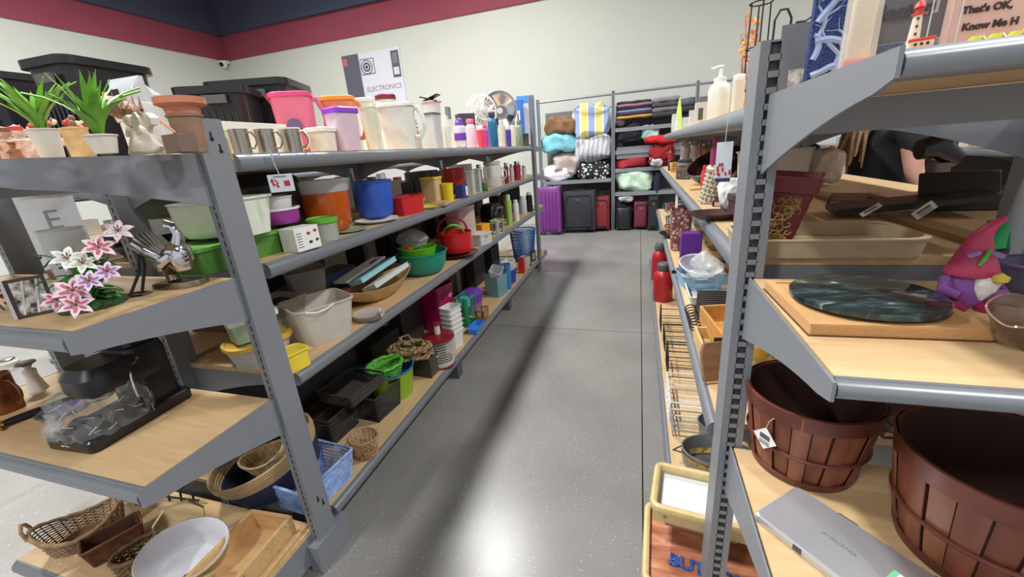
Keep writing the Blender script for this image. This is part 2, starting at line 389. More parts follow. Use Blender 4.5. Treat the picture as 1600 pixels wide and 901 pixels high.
def pitcher(P, w, h, m, lidm, label, rz=0, tw=.87, d=None, decor=None):
    d = d or w*.75
    R = vessel('pitcher', P, w, d, h*.93, m, label, 'pitcher', tw, r=min(w, d)*.35, rz=rz, lid=lidm, lidh=h*.07, t=.002)
    handle_c(R, w/2*.9, h*.25, h*.86, w*.3, w*.045, m, flat=1.4)
    MB().loft([[(-w/2*.9, -d*.18, h*.8), (-w/2*.9, d*.18, h*.8), (-w/2*.9, 0, h*.72)], [(-w/2-.02*1, -d*.06, h*.95), (-w/2-.02, d*.06, h*.95), (-w/2-.012, 0, h*.9)]]).build('spout', m, R)
    if decor: MB().lathe([(0.001, 0), (w*.18, .001), (w*.18, .002)], 14).xf(Matrix.Translation((0, -d/2-.003, h*.45)) @ Matrix.Rotation(pi/2, 4, 'X')).build('printed_flower', decor, R)
    return R
BOT = {'tumbler': [(.8, 0), (1, .75), (1, .8)], 'bottle': [(.95, 0), (1, .03), (1, .68), (.9, .76), (.5, .84), (.42, .86)], 'sport': [(.9, 0), (1, .04), (.82, .35), (.95, .55), (1, .78), (.8, .84)],
       'jar': [(.9, 0), (1, .05), (1, .72), (.82, .82), (.8, .84)], 'cone': [(1, 0), (.55, .6), (.15, .95)], 'flask': [(1, 0), (1, .8), (.7, .86)], 'gob': [(.7, 0), (.68, .03), (.1, .06), (.09, .4), (.5, .5), (.9, .66), (1, .86)]}
def bottle(P, w, h, m, capm, label, kind='bottle', name='bottle', cat='bottle', rz=0, group=None, band=None, capw=.7, caph=None, loop_=False, n=20, sy_=1):
    R = empty(name, P, rz, label, cat, group); pr = [(w/2*a, h*z) for a, z in BOT[kind]]
    MB().lathe(pr, n, sy_=sy_).build('body', m, R)
    z1 = pr[-1][1]
    if capm: c = w/2*capw; MB().lathe([(c*.98, z1), (c, z1+(h-z1)*.15), (c, h*.97), (c*.85, h)], n, sy_=sy_).build('cap', capm, R)
    if band: MB().lathe([(w/2*1.01, h*.3), (w/2*1.015, h*.31), (w/2*1.015, h*.55), (w/2*1.01, h*.56)], n, cap0=False, cap1=False, sy_=sy_).build('label_band', band, R)
    if loop_: MB().tube([(w*.2, 0, h*.96), (w*.28, 0, h*1.06), (0, 0, h*1.12), (-w*.28, 0, h*1.06), (-w*.2, 0, h*.96)], w*.05).build('loop', capm, R)
    return R
def carton(P, w, d, h, m, label, name='box', cat='box', rz=0, group=None, panel=None, rot=None, bev=.0015, panels=()):
    R = empty(name, P, rz, label, cat, group, rot)
    MB().box((0, 0, h/2), (w, d, h)).build('carton', m, R, smooth=False, bev=bev)
    if panel: MB().box((0, -d/2-.0006, h*.5), (w*.8, .001, h*.7)).build('printed_panel', panel, R, smooth=False)
    for (px_, pz, pw, ph, pm) in panels: MB().box((px_*w, -d/2-.0012, pz*h), (pw*w, .001, ph*h)).build('printed_panel', pm, R, smooth=False)
    return R
def plate(P, w, m, label, h=.018, rz=0, name='plate', cat='plate', rot=None, sy_=1, group=None, t=.004):
    o = MB().lathe([(w*.3, 0), (w*.32, .002), (w*.42, h*.55), (w*.5, h), (w*.5, h+t*.6), (w*.41, h*.6+t), (w*.3, t), (.0005, t)], 36, sy_=sy_).build(name, m, None, loc=P, rot=rot or (0, 0, rz)); return tag(o, label, cat, group)
def wicker(name, P, w, d, h, m, label, cat='basket', tw=.8, r=None, rows=12, stakes=30, th=.003, rz=0, rimm=None, rimr=None, holes=False, rot=None, bottom=True, group=None, arc=None, amp=None, high=0., lining=None):
    """real weave: rows of strands passing in and out of upright stakes"""
    R = empty(name, P, rz, label, cat, group, rot); b = MB(); n = stakes*2; n = (n//4)*4; rimm = rimm or m
    amp = th*.7 if amp is None else amp
    def ring(f, z, off=None):
        base = loop(w*(tw+(1-tw)*f), d*(tw+(1-tw)*f), r, z, n); o = []
        for i, p in enumerate(base):
            v = Vector((p[0], p[1], 0)).normalized()*((amp*(1 if (i//1+off) % 2 else -1)) if off is not None else 0)
            zz = z+high*(abs(p[0])/(w/2))**2*f
            o.append((p[0]+v.x, p[1]+v.y, zz))
        return o
    for i in range(rows):
        f = (i+.5)/rows
        pts = ring(f, h*f, i)
        if holes and .62 < f < .85:
            # hand hole on the two short sides
            seg = [[]]
            for p in pts:
                if abs(p[0]) > w*.36 and abs(p[1]) < d*.22:
                    if seg[-1]: seg.append([])
                else: seg[-1].append(p)
            for s_ in seg:
                if len(s_) > 2: b.tube(s_, th, 4)
            continue
        b.tube(pts, th, 4, closed=True)
    b.build('weave', m, R)['kind'] = 'stuff'
    s = MB(); lo = ring(0, 0); hi = ring(1, h)
    for i in range(0, n, 2): s.tube([lo[i], hi[i]], th*.75, 4)
    s.build('stakes', m, R)['kind'] = 'stuff'
    rt = MB(); rr_ = rimr or th*1.7; top = ring(1, h)
    rt.tube([(p[0], p[1], p[2]+rr_*.25*sin(i*2.1)) for i, p in enumerate(top)], rr_, 6, closed=True)
    rt.build('rim', rimm, R)
    if bottom: MB().loft([loop(w*tw, d*tw, r, 0, 32), loop(w*tw, d*tw, r, th*1.5, 32)]).build('base', m, R)
    if lining:
        MB().loft([loop(w*(tw+(1-tw)*z)*.93, d*(tw+(1-tw)*z)*.93, r, z*h+.004, 32) for z in (0, .3, .6, 1)], True, False).build('lining', lining, R)
    return R
def gridbasket(name, P, w, d, h, m, label, tw=.85, r=.02, nx=14, nz=6, rz=0, bar=.0016, rim=.006, cat='basket', rot=None, rimm=None, handles=True, group=None, k=1, solid=.25):
    """moulded plastic basket with open square holes"""
    R = empty(name, P, rz, label, cat, group, rot); n = 48
    def ring(f): return loop(w*(tw+(1-tw)*f), d*(tw+(1-tw)*f), r, h*f, n)
    b = MB()
    for i in range(nz+1):
        f = solid*.4+(1-solid*.4)*i/nz; b.tube(ring(min(1, f)), bar, 4, closed=True)
    lo, hi = ring(0), ring(1)
    for i in range(0, n, k): b.tube([lo[i], hi[i]], bar, 4)
    b.loft([loop(w*tw, d*tw, r, 0, n), loop(w*(tw+(1-tw)*solid*.4), d*(tw+(1-tw)*solid*.4), r, h*solid*.4, n), loop(w*(tw+(1-tw)*solid*.4)-.004, d*(tw+(1-tw)*solid*.4)-.004, r, h*solid*.4, n), loop(w*tw-.004, d*tw-.004, r, .003, n)])
    b.build('body', m, R)
    MB().loft([loop(w, d, r, h-rim, n), loop(w+rim*1.5, d+rim*1.5, r, h-rim*.8, n), loop(w+rim*1.5, d+rim*1.5, r, h, n), loop(w-.004, d-.004, r, h, n), loop(w-.004, d-.004, r, h-rim, n)], closed=True).build('rim', rimm or m, R)
    return R
def bundle(name, P, w, d, h, m, label, cat='blanket', rz=0, seed=1, amp=.06, e=.55, folds=0, group=None, rot=None):
    n, k = 36, 18; L = []
    def se(c, e_): return math.copysign(abs(c)**e_, c)
    for j in range(k+1):
        v = -pi/2+pi*j/k; L.append([(w/2*se(cos(v), e)*se(cos(2*pi*i/n), e), d/2*se(cos(v), e)*se(sin(2*pi*i/n), e), h/2+h/2*se(sin(v), e)) for i in range(n)])
    b = MB().loft(L).jit(amp*min(w, d, h), 3.2/max(w, .1), seed).jit(amp*.4*min(w, d, h), 14/max(w, .1), seed+5)
    if folds:
        b.v = [(x, y*(1+.0)+.0, z) if False else (x, y-(.012*abs(sin(folds*pi*z/h)) if y < 0 else 0)*-1, z) for x, y, z in b.v]
    zmin = min(v[2] for v in b.v); b.v = [(x, y, z-zmin) for x, y, z in b.v]
    o = b.build(name, m, None, loc=P, rot=rot or (0, 0, rz), sub=1); return tag(o, label, cat, group)
def folded(P, w, d, h, mats, label, layers=3, rz=0, seed=0, name='folded_blanket', cat='blanket', rot=None, group=None):
    """stack of folded layers, each a rounded fold"""
    R = empty(name, P, rz, label, cat, group, rot); rnd = random.Random(seed); z = 0
    for i in range(layers):
        t = h/layers; ww = w*(1-.06*rnd.random()); dd = d*(1-.05*rnd.random()); L = []
        for j in range(9):
            x = -ww/2+ww*j/8; e_ = .82 if j in (0, 8) else 1
            L.append([(x, (dd/2-t*.5)*(1 if cos(a) > 0 else -1)*e_+t*.5*cos(a), z+t/2+t*.52*sin(a)*e_) for a in [2*pi*q/16+.01 for q in range(16)]])
        MB().loft(L).jit(t*.18, 9, seed+i).build('fold', mats[i % len(mats)], R); z += t*.97
    return R
def figure(P, h, m, label, prof, name='figurine', cat='figurine', jit=.004, sc=40, n=24, rz=0, seed=0, sx=1, sy_=1, extra=None, group=None):
    R = empty(name, P, rz, label, cat, group)
    b = MB().lathe([(max(.0005, r*h), z*h) for r, z in prof], n, sx=sx, sy_=sy_)
    if jit: b.jit(jit, sc, seed)
    b.build('body', m, R); return R
def taglabel(P, w, h, label, rz=0, rot=None, text_lines=4, name='price_tag', barcode=True, col=None, parent=None):
    """hanging paper tag, local x right, z up, facing -y"""
    R = empty(name, P, rz, None if parent else label, None if parent else 'tag', None, rot)
    if parent: R.parent = parent
    MB().box((0, 0, 0), (w, .0008, h)).build('card', col or PAPER, R, smooth=False)
    b = MB(); rnd = random.Random(3)
    if barcode:
        x = -w*.32
        while x < w*.32:
            bw = w*rnd.choice((.012, .02, .032)); b.box((x, -.0007, h*.12), (bw, .0006, h*.28)); x += bw+w*rnd.choice((.015, .025))
    for i in range(text_lines): b.box((rnd.uniform(-.04, .04)*w, -.0007, -h*(.12+.09*i)), (w*rnd.uniform(.4, .62), .0006, h*.022))
    b.build('print', INK, R, smooth=False); return R
def book_spine_box(): pass
def face_cam(P): return math.atan2(P.x, -P.y)  # rz so that local -y looks back at the aisle viewpoint
def fz(P, extra=0): return math.atan2(-P.x, P.y)*0+math.atan2(P.y, P.x)-pi/2+extra

# stripes etc
def stripes(c1, c2, c3, sc=8, vec=(1, 0, 0), rough=.9):
    m = bpy.data.materials.new('striped_cloth'); m.use_nodes = True; nt = m.node_tree; b = nt.nodes['Principled BSDF']; b.inputs['Roughness'].default_value = rough
    tc = nt.nodes.new('ShaderNodeTexCoord'); wv = nt.nodes.new('ShaderNodeTexWave'); wv.inputs['Scale'].default_value = sc; wv.inputs['Distortion'].default_value = .6
    nt.links.new(tc.outputs['Object'], wv.inputs['Vector']); r = nt.nodes.new('ShaderNodeValToRGB'); r.color_ramp.interpolation = 'CONSTANT'
    el = r.color_ramp.elements; el.new(.35); el.new(.68)
    for e, p, c in zip(el, (0, .35, .68), (c1, c2, c3)): e.position = p; e.color = lin(c)
    nt.links.new(wv.outputs['Fac'], r.inputs['Fac']); nt.links.new(r.outputs[0], b.inputs['Base Color']); return m

# ================= placing helpers =================
def proj(P):
    p = rel(P); d = FW.dot(p); return 800+F*RR.dot(p)/d, 450.5-F*UU.dot(p)/d
def G(fn, x0, x1, ty):
    xm = (x0+x1)/2; px = xm
    for _ in range(5):
        P = fn(px); h = hof(P, ty); q = proj(P+Vector((0, 0, h/2))); px += xm-q[0]
    return P, wof(P, x0, x1, h), h
def GL(x0, x1, ty, off, z): return G(lambda p: onL(p, off, z), x0, x1, ty)
def GR(x0, x1, ty, X, z): return G(lambda p: onx(p, X, z), x0, x1, ty)
def GE(x0, x1, ty, Y, z): return G(lambda p: ony(p, Y, z), x0, x1, ty)
LZ, RZ = pi/2-YL, -pi/2
PL = lambda c, r=.35, **k: mat(c, r, name='plastic', **k)

# ================= left end unit, top shelf =================
def grass_pot(P, w, h, ph, label, potm, seed, lw=.0075, spread=.42):
    R = vessel('potted_plant', P, w, w, ph, potm, label, 'plant', .7, rim=.002, t=.003)
    MB().lathe([(w*.42, ph*.86), (.0005, ph*.9)], 20).build('soil', mat((90, 70, 50), .95, bump=.5, scale=120), R)
    rnd = random.Random(seed); gm = mat((120, 178, 62), .45, var=.25, scale=18, name='leaf'); 
    for i in range(30):
        a = rnd.uniform(0, 2*pi); ln = (h-ph)*rnd.uniform(.55, 1.12); tilt = rnd.uniform(.1, spread); b = MB(); L = []
        for j in range(6):
            s = j/5; t_ = tilt*(s+.5*s*s); r_ = ln*s*sin(t_) + .25*w*(.25+s); z = ph*.85+ln*s*cos(t_*.9)
            ww = lw*(sin(pi*min(1, s*.8+.18)))*(1 if s < .99 else .05); c = Vector((r_*cos(a), r_*sin(a), z)); q = Vector((-sin(a), cos(a), 0))
            L.append([c-q*ww, c+Vector((0, 0, -.002)), c+q*ww, c+Vector((0, 0, .0015))])
        b.loft(L).build('leaf', gm, R)
    return R
P, w_, h_ = GE(47, 104, 202, .56, ET); grass_pot(P, w_, w_*3.3, h_, 'potted spiky grass plant in a grey white pot, left of the tan stone pot', mat((205, 203, 196), .5), 1)
P, w_, h_ = GE(133, 190, 211, .56, ET); grass_pot(P, w_, w_*2.8, h_, 'potted spiky grass plant in a cream pot beside the white angel figurine', mat((222, 214, 198), .5), 5, spread=.6)
P, w_, h_ = GE(-12, 14, 228, .62, ET); grass_pot(P, .05, .12, .035, 'green grass plant in a red pot at the far left edge of the top shelf', mat((170, 50, 45), .5), 9)
# white kneeling angel
P, w_, h_ = GE(178, 258, 170, .62, ET); w_ *= .8
A = figure(P, h_, mat((205, 190, 172), .7, bump=.4, scale=60, name='weathered_resin'), 'weathered white kneeling angel figurine on the top shelf end', [(.42, 0), (.44, .05), (.36, .2), (.3, .35), (.26, .5), (.2, .6), (.1, .66), (.02, .67)], jit=.009, sc=38, sy_=.75)
am = mat((214, 204, 190), .7, bump=.4, scale=60)
MB().lathe([(.0005, -.5), (.3, -.42), (.46, -.15), (.5, .08), (.4, .36), (.2, .48), (.0005, .5)], 18).jit(.05, 6).xf(Matrix.Translation((-h_*.17, 0, h_*.73)) @ Matrix.Scale(h_*.3, 4)).build('head', am, A)
for s in (-1, 1):
    n = 9; W = MB(); L = []
    for i in range(n):
        f = i/(n-1); y = s*h_*.1; x = h_*(.02+.38*f); zc = h_*(.55+.25*sin(f*2.4)); hh = h_*.38*(1-f*.75)*(1+.12*sin(i*2.5))
        L.append([(x, y-.003, zc-hh), (x, y+.003+s*.01*f, zc-hh), (x, y+.003+s*.012*f, zc+hh*.5), (x, y-.003, zc+hh*.5)])
    W.loft(L).build('wing', am, A)
    MB().tube([(-h_*.1, s*h_*.14, h_*.55), (-h_*.28, s*h_*.12, h_*.42), (-h_*.34, s*h_*.03, h_*.5)], [h_*.07, h_*.05, h_*.035], 8).build('arm', am, A)
# beaded bird with long tail
P = ony(188, .70, ET+.095)
R = empty('bird_ornament', P, 0, 'glittery brown bird ornament with long tail lying above the angel', 'ornament')
bm_ = mat((120, 84, 52), .35, .3, var=.6, scale=160, bump=.8, name='glitter_feather')
MB().tube([(-.07, 0, .025), (-.055, 0, .028), (-.03, 0, .02), (.01, 0, .008), (.05, 0, -.004), (.10, 0, -.03)], [.008, .012, .02, .024, .014, .006], 12).build('body', bm_, R)
MB().tube([(.06, .0, -.008), (.12, 0, -.03), (.15, 0, -.055)], [.006, .0035, .002], 6).build('tail', mat((186, 128, 96), .6), R)
MB().tube([(-.065, 0, .03), (-.1, 0, .032)], [.006, .001], 6).build('beak', mat((190, 150, 130), .5), R)
for k in range(6): MB().tube([(-.03+.02*k, 0, .02-.004*k), (-.045+.02*k, .012, .05-.004*k)], [.004, .0008], 5).build('feather', bm_, R)
# beige candle and beads behind the pots
P, w_, h_ = GE(100, 150, 200, .7, ET)
vessel('candle_pot', P, w_, w_*.9, h_, mat((196, 172, 128), .7, bump=.3, var=.2, scale=25), 'tan stone candle pot standing between the two grass pots', 'candle holder', .92, rim=.003)
# garland behind
P = ony(120, .78, ET); R = empty('berry_garland', P, 0, 'red and cream berry garland lying behind the grass pots', 'garland')
rnd = random.Random(2)
bb = [MB(), MB(), MB()]
for k in range(90):
    c = (rnd.uniform(-.16, .1), rnd.uniform(-.03, .03), rnd.uniform(.05, .12)); s = rnd.uniform(.004, .009)
    bb[k % 3].lathe([(.0004, -s), (s*.7, -s*.7), (s, 0), (s*.7, s*.7), (.0004, s)], 7).v
    nb = bb[k % 3]; nb.v[-35:] = [(v[0]+c[0], v[1]+c[1], v[2]+c[2]) for v in nb.v[-35:]]
for q, c in zip(bb, ((176, 52, 44), (214, 198, 170), (120, 86, 60))): q.build('berry_cluster', mat(c, .5), R)['kind'] = 'stuff'
MB().tube([(-.17, 0, .02), (-.1, 0, .06), (0, 0, .08), (.1, 0, .05)], .006, 6).build('stem', mat((110, 84, 54), .8), R)
# small nativity figures
for i, (x0, x1, ty, c, lb) in enumerate([(6, 26, 200, (188, 150, 132), 'robed'), (28, 45, 198, (205, 180, 170), 'kneeling'), (14, 34, 222, (150, 96, 72), 'brown crouching')]):
    P, w_, h_ = GE(x0, x1, ty, .60+.05*(i == 1)-.05*(i == 2), ET)
    f_ = figure(P, h_, mat(c, .55, var=.3, scale=70), f'small {lb} nativity figurine at the left end of the top shelf', [(.3, 0), (.26, .2), (.2, .5), (.22, .66), (.09, .75), (.13, .85), (.12, .95), (.02, 1)], jit=.003, sc=60)
    MB().tube([(-h_*.15, 0, h_*.6), (-h_*.24, -h_*.2, h_*.5), (0, -h_*.27, h_*.52)], h_*.05, 6).build('arm', mat(c, .55, var=.3, scale=70), f_)
    MB().lathe([(.001, h_*.93), (h_*.15, h_*.9), (h_*.14, h_*1.0), (.001, h_*1.04)], 10).build('headdress', mat((196, 60, 70) if i == 1 else (120, 70, 50), .6), f_)
P, w_, h_ = GE(38, 62, 215, .66, ET); MB().lathe([(w_*.5, 0), (w_*.45, h_)], 4).build('x', PAPER).name = 'paper_angel'; o = bpy.data.objects['paper_angel']; o.location = P; tag(o, 'small pale grey folded screen behind the nativity figures', 'ornament')
# bag of white goods, terracotta pots, brown box
P, w_, h_ = GE(196, 262, 185, .78, ET+.0); 
R = empty('bagged_goods', P, 0, 'clear plastic bag with a yellow and black label over white boxes', 'bag')
P2 = ony(232, .79, ET); hb = hof(P2, 192)
MB().box((0, 0, hb/2), (.075, .05, hb)).box((.002, 0, hb*1.25), (.07, .045, hb*.45)).build('white_box', WHITE, R, bev=.003)
MB().loft([rrect(.085, .06, .02, hb*1.0), rrect(.10, .07, .03, hb*1.3), rrect(.12, .07, .03, hb*1.65), rrect(.1, .03, .012, hb*1.95), rrect(.11, .01, .004, hb*2.1)]).jit(.01, 30).build('plastic_bag', clear((235, 238, 242), .5, .15), R)
MB().box((.0, -.04, hb*1.62), (.045, .001, .026)).build('label_panel', INK, R, smooth=False)
MB().lathe([(.0005, 0), (.007, 0), (.007, .001), (.0005, .001)], 14).xf(Matrix.Translation((-.026, -.0415, hb*1.68)) @ Matrix.Rotation(pi/2, 4, 'X')).build('yellow_seal', mat((232, 215, 40), .5), R)
P, w_, h_ = GE(264, 330, 180, .765, ET)
TC = mat((200, 128, 98), .75, var=.1, scale=25, name='terracotta')
vessel('terracotta_pot', P, w_*.86, w_*.86, h_, mat((148, 118, 96), .8, var=.15, scale=22), 'brown clay pot standing below the orange pot next to the near post', 'flower pot', .85, rim=.004)
vessel('terracotta_pot', P+Vector((0, 0, h_+.001)), w_, w_, h_*.42, TC, 'orange terracotta pot with a thick rim on top of the brown pot', 'flower pot', .85, rim=.014)
# row of decor boxes between angel and post
P, w_, h_ = GE(258, 300, 192, .72, ET); carton(P, .05, .04, h_*.62, mat((120, 98, 88), .7), 'small brown wooden block behind the angel wings', 'block', 'block')
# big black totes on the back half of the run
def tote(P, w, d, h, label, rz=0, cat='storage tub', rim=True):
    R = empty('storage_tote', P, rz, label, cat); m = mat((34, 33, 38), .3, name='black_tote')
    MB().loft(prof_at(w, d, h, .86, 'straight', .04, .004)).build('body', m, R)
    MB().loft([rrect(w-.002, d-.002, .04, h-.03), rrect(w+.03, d+.03, .045, h-.028), rrect(w+.03, d+.03, .045, h), rrect(w-.01, d-.01, .04, h), rrect(w-.01, d-.01, .04, h-.028)], closed=True).build('rim', m, R)
    for k in range(-3, 4): MB().box((k*w*.11, -d*.455-.004, h*.45), (.012, .012, h*.8), M=Matrix.Rotation(-.04, 4, 'X')).build('rib', m, R)
    MB().box((w*.1, -d/2-.022, h*.82), (w*.35, .012, .03)).build('handle', mat((90, 90, 94), .4), R)
    return R
P, w_, h_ = G(lambda p: ony(p, 1.25, LT), 108, 232, 102); tote(P, w_*.95, .3, h_, 'tall black plastic storage tote standing highest on the left top shelf', .06)
P, w_, h_ = G(lambda p: ony(p, 1.3, LT), -10, 112, 121); tote(P, w_*.95, .28, h_, 'black plastic storage tote at the left edge behind the grass pots', 0)
P, w_, h_ = GL(322, 398, 142, .62, LT); tote(P, .24, .24, h_, 'glossy black storage tote on the top shelf beside the terracotta pot', .5)
P, w_, h_ = GL(385, 458, 133, .66, LT); tote(P, .34, .3, h_, 'matte black storage tote right behind the pink pitcher', .35)
sgm = mat((228, 230, 232), .6)
P = ony(15, 1.6, 1.0); R = empty('shop_sign', (-2.75, 1.25, .95), 0, 'tall white sign board with grey letters seen at far left behind the shelves', 'sign')
MB().box((0, 0, .25), (.02, .22, .62)).build('board', sgm, R, smooth=False)
for k, ch in enumerate('SEL'): text(ch, .13, mat((150, 150, 156), .6), R, (.0115, 0, .42-.17*k), (pi/2, 0, pi/2))
MB().tube([(0, 0, -.95), (0, 0, 0)], .012, 8).build('stand', GREY, R)

# ================= left end unit, second shelf =================
# chrome turkey
P, w_, h_ = GE(228, 306, 350, .735, E2); s = h_
R = empty('metal_turkey', P, .25, 'shiny silver fluted turkey figurine on a rough base near the post', 'figurine'); R.scale = (.78, .85, 1.05)
MB().poly([(-.42*s, -.2*s), (-.1*s, -.26*s), (.3*s, -.24*s), (.5*s, -.08*s), (.46*s, .18*s), (0, .24*s), (-.4*s, .18*s)], 0, .09*s).jit(.004, 40).build('base', mat((150, 140, 128), .25, .9, var=.3, bump=.4), R)
MB().tube([(-.12*s, 0, .1*s), (-.14*s, 0, .2*s), (-.1*s, 0, .36*s), (.02*s, 0, .42*s)], [.12*s, .1*s, .16*s, .2*s], 12).build('leg', mat((176, 160, 130), .2, 1), R)
for k in range(7):
    a = -.75+.25*k; MB().tube([(-.05*s, (k-3)*.035*s, .42*s), (-.26*s, (k-3)*.07*s, .54*s+.06*s*cos(a)), (-.42*s, (k-3)*.085*s, .66*s+.16*s*cos(a*1.5))], [.07*s, .085*s, .075*s], 10).build('tail_feather', CHROME, R)
MB().lathe([(.0005, -.5), (.3, -.42), (.48, -.1), (.45, .2), (.25, .44), (.0005, .5)], 20).xf(Matrix.Translation((.17*s, 0, .46*s)) @ Matrix.Scale(.5*s, 4)).build('breast', CHROME, R)
MB().tube([(.22*s, 0, .62*s), (.3*s, 0, .78*s), (.25*s, 0, .9*s), (.14*s, 0, .93*s), (.08*s, 0, .86*s)], [.13*s, .085*s, .075*s, .08*s, .03*s], 12).build('neck', CHROME, R)
for k in (-1, 1): MB().tube([(.2*s, k*.2*s, .5*s), (0, k*.26*s, .4*s), (-.12*s, k*.22*s, .3*s)], [.07*s, .09*s, .02*s], 8).build('wing', CHROME, R)
# black strap hook stand
P = at(205, 462, E2); R = empty('strap_stand', P, .3, 'thin black strap stand with a foot left of the silver turkey', 'stand')
MB().tube([(0, -.02, .003), (.04, -.01, .003), (.045, .01, .004), (0, .02, .003), (-.01, 0, .003)], .004, 6, flat=.6).build('foot', BLACKP, R)
MB().tube([(0, 0, .004), (.012, .03, .05), (.02, .05, .12)], .0035, 6).tube([(.03, 0, .004), (.035, .03, .07), (.022, .05, .12)], .0035, 6).build('strap', BLACKP, R)
# lily arrangement
P = at(148, 478, E2); R = empty('lily_arrangement', P, 0, 'artificial pink and white lilies rising from a green moss mound', 'flower arrangement')
MB().lathe([(.06, 0), (.063, .008), (.05, .018), (.0005, .026)], 28).jit(.005, 60).build('moss_base', mat((58, 92, 50), .9, bump=1, var=.5, scale=150), R)
gm = mat((62, 122, 48), .45, var=.3, scale=40, name='leaf'); pk = mat((232, 208, 214), .5, var=.05); pkd = mat((206, 92, 128), .5)
rnd = random.Random(4)
for k in range(90):
    a = rnd.uniform(0, 2*pi); r0 = rnd.uniform(.0, .03); z0 = rnd.uniform(.01, .13); ln = rnd.uniform(.03, .06); el_ = rnd.uniform(-.1, .8); L = []
    for j in range(5):
        s = j/4; c = Vector(((r0+ln*s*cos(el_))*cos(a), (r0+ln*s*cos(el_))*sin(a), z0+ln*s*sin(el_)-.02*s*s)); q = Vector((-sin(a), cos(a), 0))*(.012*sin(pi*min(.97, s*.9+.1)))
        L.append([c-q, c+Vector((0, 0, -.002)), c+q, c+Vector((0, 0, .001))])
    MB().loft(L).build('leaf', gm, R)
def lily(c, dirn, sz, m, md):
    o = empty('blossom', c); o.parent = R; o.rotation_mode = 'QUATERNION'; o.rotation_quaternion = Vector(dirn).to_track_quat('Z', 'Y')
    bl = MB(); st = MB()
    for k in range(6):
        a = k*pi/3+.2; L = []; Lm = []
        for j in range(6):
            s = j/5; r_ = sz*s; z = sz*.5*s-sz*.45*s*s*s; w__ = sz*.24*sin(pi*min(.98, s*.92+.08)); cc = Vector((r_*cos(a), r_*sin(a), z)); q = Vector((-sin(a), cos(a), 0))
            L.append([cc-q*w__+Vector((0, 0, .002)), cc-Vector((0, 0, .0015)), cc+q*w__+Vector((0, 0, .002)), cc+Vector((0, 0, .0008))])
            if .1 < s < .8: Lm.append([cc-q*w__*.4+Vector((0, 0, .0022)), cc+q*w__*.4+Vector((0, 0, .0022)), cc+Vector((0, 0, .0032))])
        bl.loft(L); st.loft(Lm)
    bl.build('petals', m, o); st.build('petal_stripe', md, o)
    sm_ = MB()
    for k in range(5): sm_.tube([(0, 0, 0), (.1*sz*cos(k*1.26), .1*sz*sin(k*1.26), sz*.35), (.22*sz*cos(k*1.26), .22*sz*sin(k*1.26), sz*.55)], [.0008, .0008, .0016], 5)
    sm_.build('stamens', mat((150, 90, 50), .6), o)
zz = E2
for (px_, py_, y_, sz, m, md) in [(115, 455, .5, .034, pk, pkd), (120, 478, .485, .03, pk, pkd), (90, 470, .49, .028, pk, pkd), (155, 388, .56, .032, pk, pkd), (130, 412, .53, .028, mat((236, 236, 230), .5), mat((200, 210, 190), .5)), (168, 425, .55, .026, mat((222, 205, 226), .5), mat((170, 120, 180), .5)), (140, 440, .51, .026, mat((222, 205, 226), .5), mat((170, 120, 180), .5)), (185, 362, .6, .03, pk, mat((225, 220, 225), .5)), (106, 405, .52, .03, mat((240, 240, 238), .5), mat((215, 220, 210), .5))]:
    d = ray(px_, py_); k = y_/d.y; c = Vector((d.x*k, d.y*k, H+d.z*k))-P
    lily(c, (Vector((0, 0, 0))-Vector((P.x, P.y, .0))).normalized()*.8+Vector((0, 0, .6)), sz, m, md)
    MB().tube([(0, 0, .01), c*.55+Vector((0, 0, .01)), c], .002, 5).build('stem', gm, R)
# mirror-like photo frame, vase, saucer, glass things, figurines
P = at(62, 492, E2); R = empty('photo_frame', P, -.35, 'small glass picture frame with a black and white print left of the lilies', 'frame', rot=(-.15, 0, 1.0))
MB().box((0, 0, .045), (.07, .006, .09)).build('backing', mat((72, 50, 46), .3), R, bev=.001)
for x in (-.035, .035): MB().box((x, -.002, .045), (.006, .008, .09)).build('border', mat((200, 196, 190), .15, .6), R)
MB().box((0, -.0036, .045), (.05, .001, .075)).build('print', ramp_mat('monochrome_print', 'noise', [(.4, (50, 40, 40)), (.5, (170, 160, 156)), (.62, (232, 228, 224))], 55, .2), R, smooth=False)
for x in (-.012, .01): MB().box((x, -.0045, .045), (.004, .001, .078), M=Matrix.Rotation(.2, 3, 'Y').to_4x4()).build('diagonal_stripe', mat((214, 208, 204), .3), R, smooth=False)
GLS = clear((228, 232, 232), .3, .05)
P, w_, h_ = GE(85, 140, 345, .66, E2); vessel('glass_vase', P, .09, .09, h_*.9, GLS, 'round clear glass vase standing behind the lilies', 'vase', .6, 'round', rim=.003, t=.003)
P, w_, h_ = GE(80, 128, 392, .61, E2); bundle('tissue_wad', P, .075, .05, .05, mat((226, 230, 230), .5, var=.1, scale=40), 'crumpled white and green wrapping below the glass vase', 'wrapping', amp=.2)
P = at(55, 413, E2); o = plate(P+Vector((0, 0, .012)), .055, mat((32, 36, 58), .25), 'little navy saucer on the second shelf at far left', .012)
P = at(20, 485, E2); R = empty('dried_flowers', P, 0, 'dried brown and yellow flower heads at the left edge', 'dried flowers')
rnd = random.Random(8)
for k in range(16):
    c = (rnd.uniform(-.06, .03), rnd.uniform(-.03, .05), rnd.uniform(.015, .06)); s = rnd.uniform(.006, .012)
    b = MB().lathe([(.0004, -s), (s, -s*.3), (s*1.2, s*.3), (.0004, s*.5)], 9).jit(.004, 90, k); b.v = [(v[0]+c[0], v[1]+c[1], v[2]+c[2]) for v in b.v]
    b.build('flower_head', mat([(150, 84, 56), (206, 186, 110), (120, 60, 44), (178, 128, 96)][k % 4], .8), R)
    MB().tube([(c[0], c[1], c[2]), (c[0]*.4, c[1]*.4, .004)], .0012, 4).build('stem', mat((120, 100, 60), .8), R)
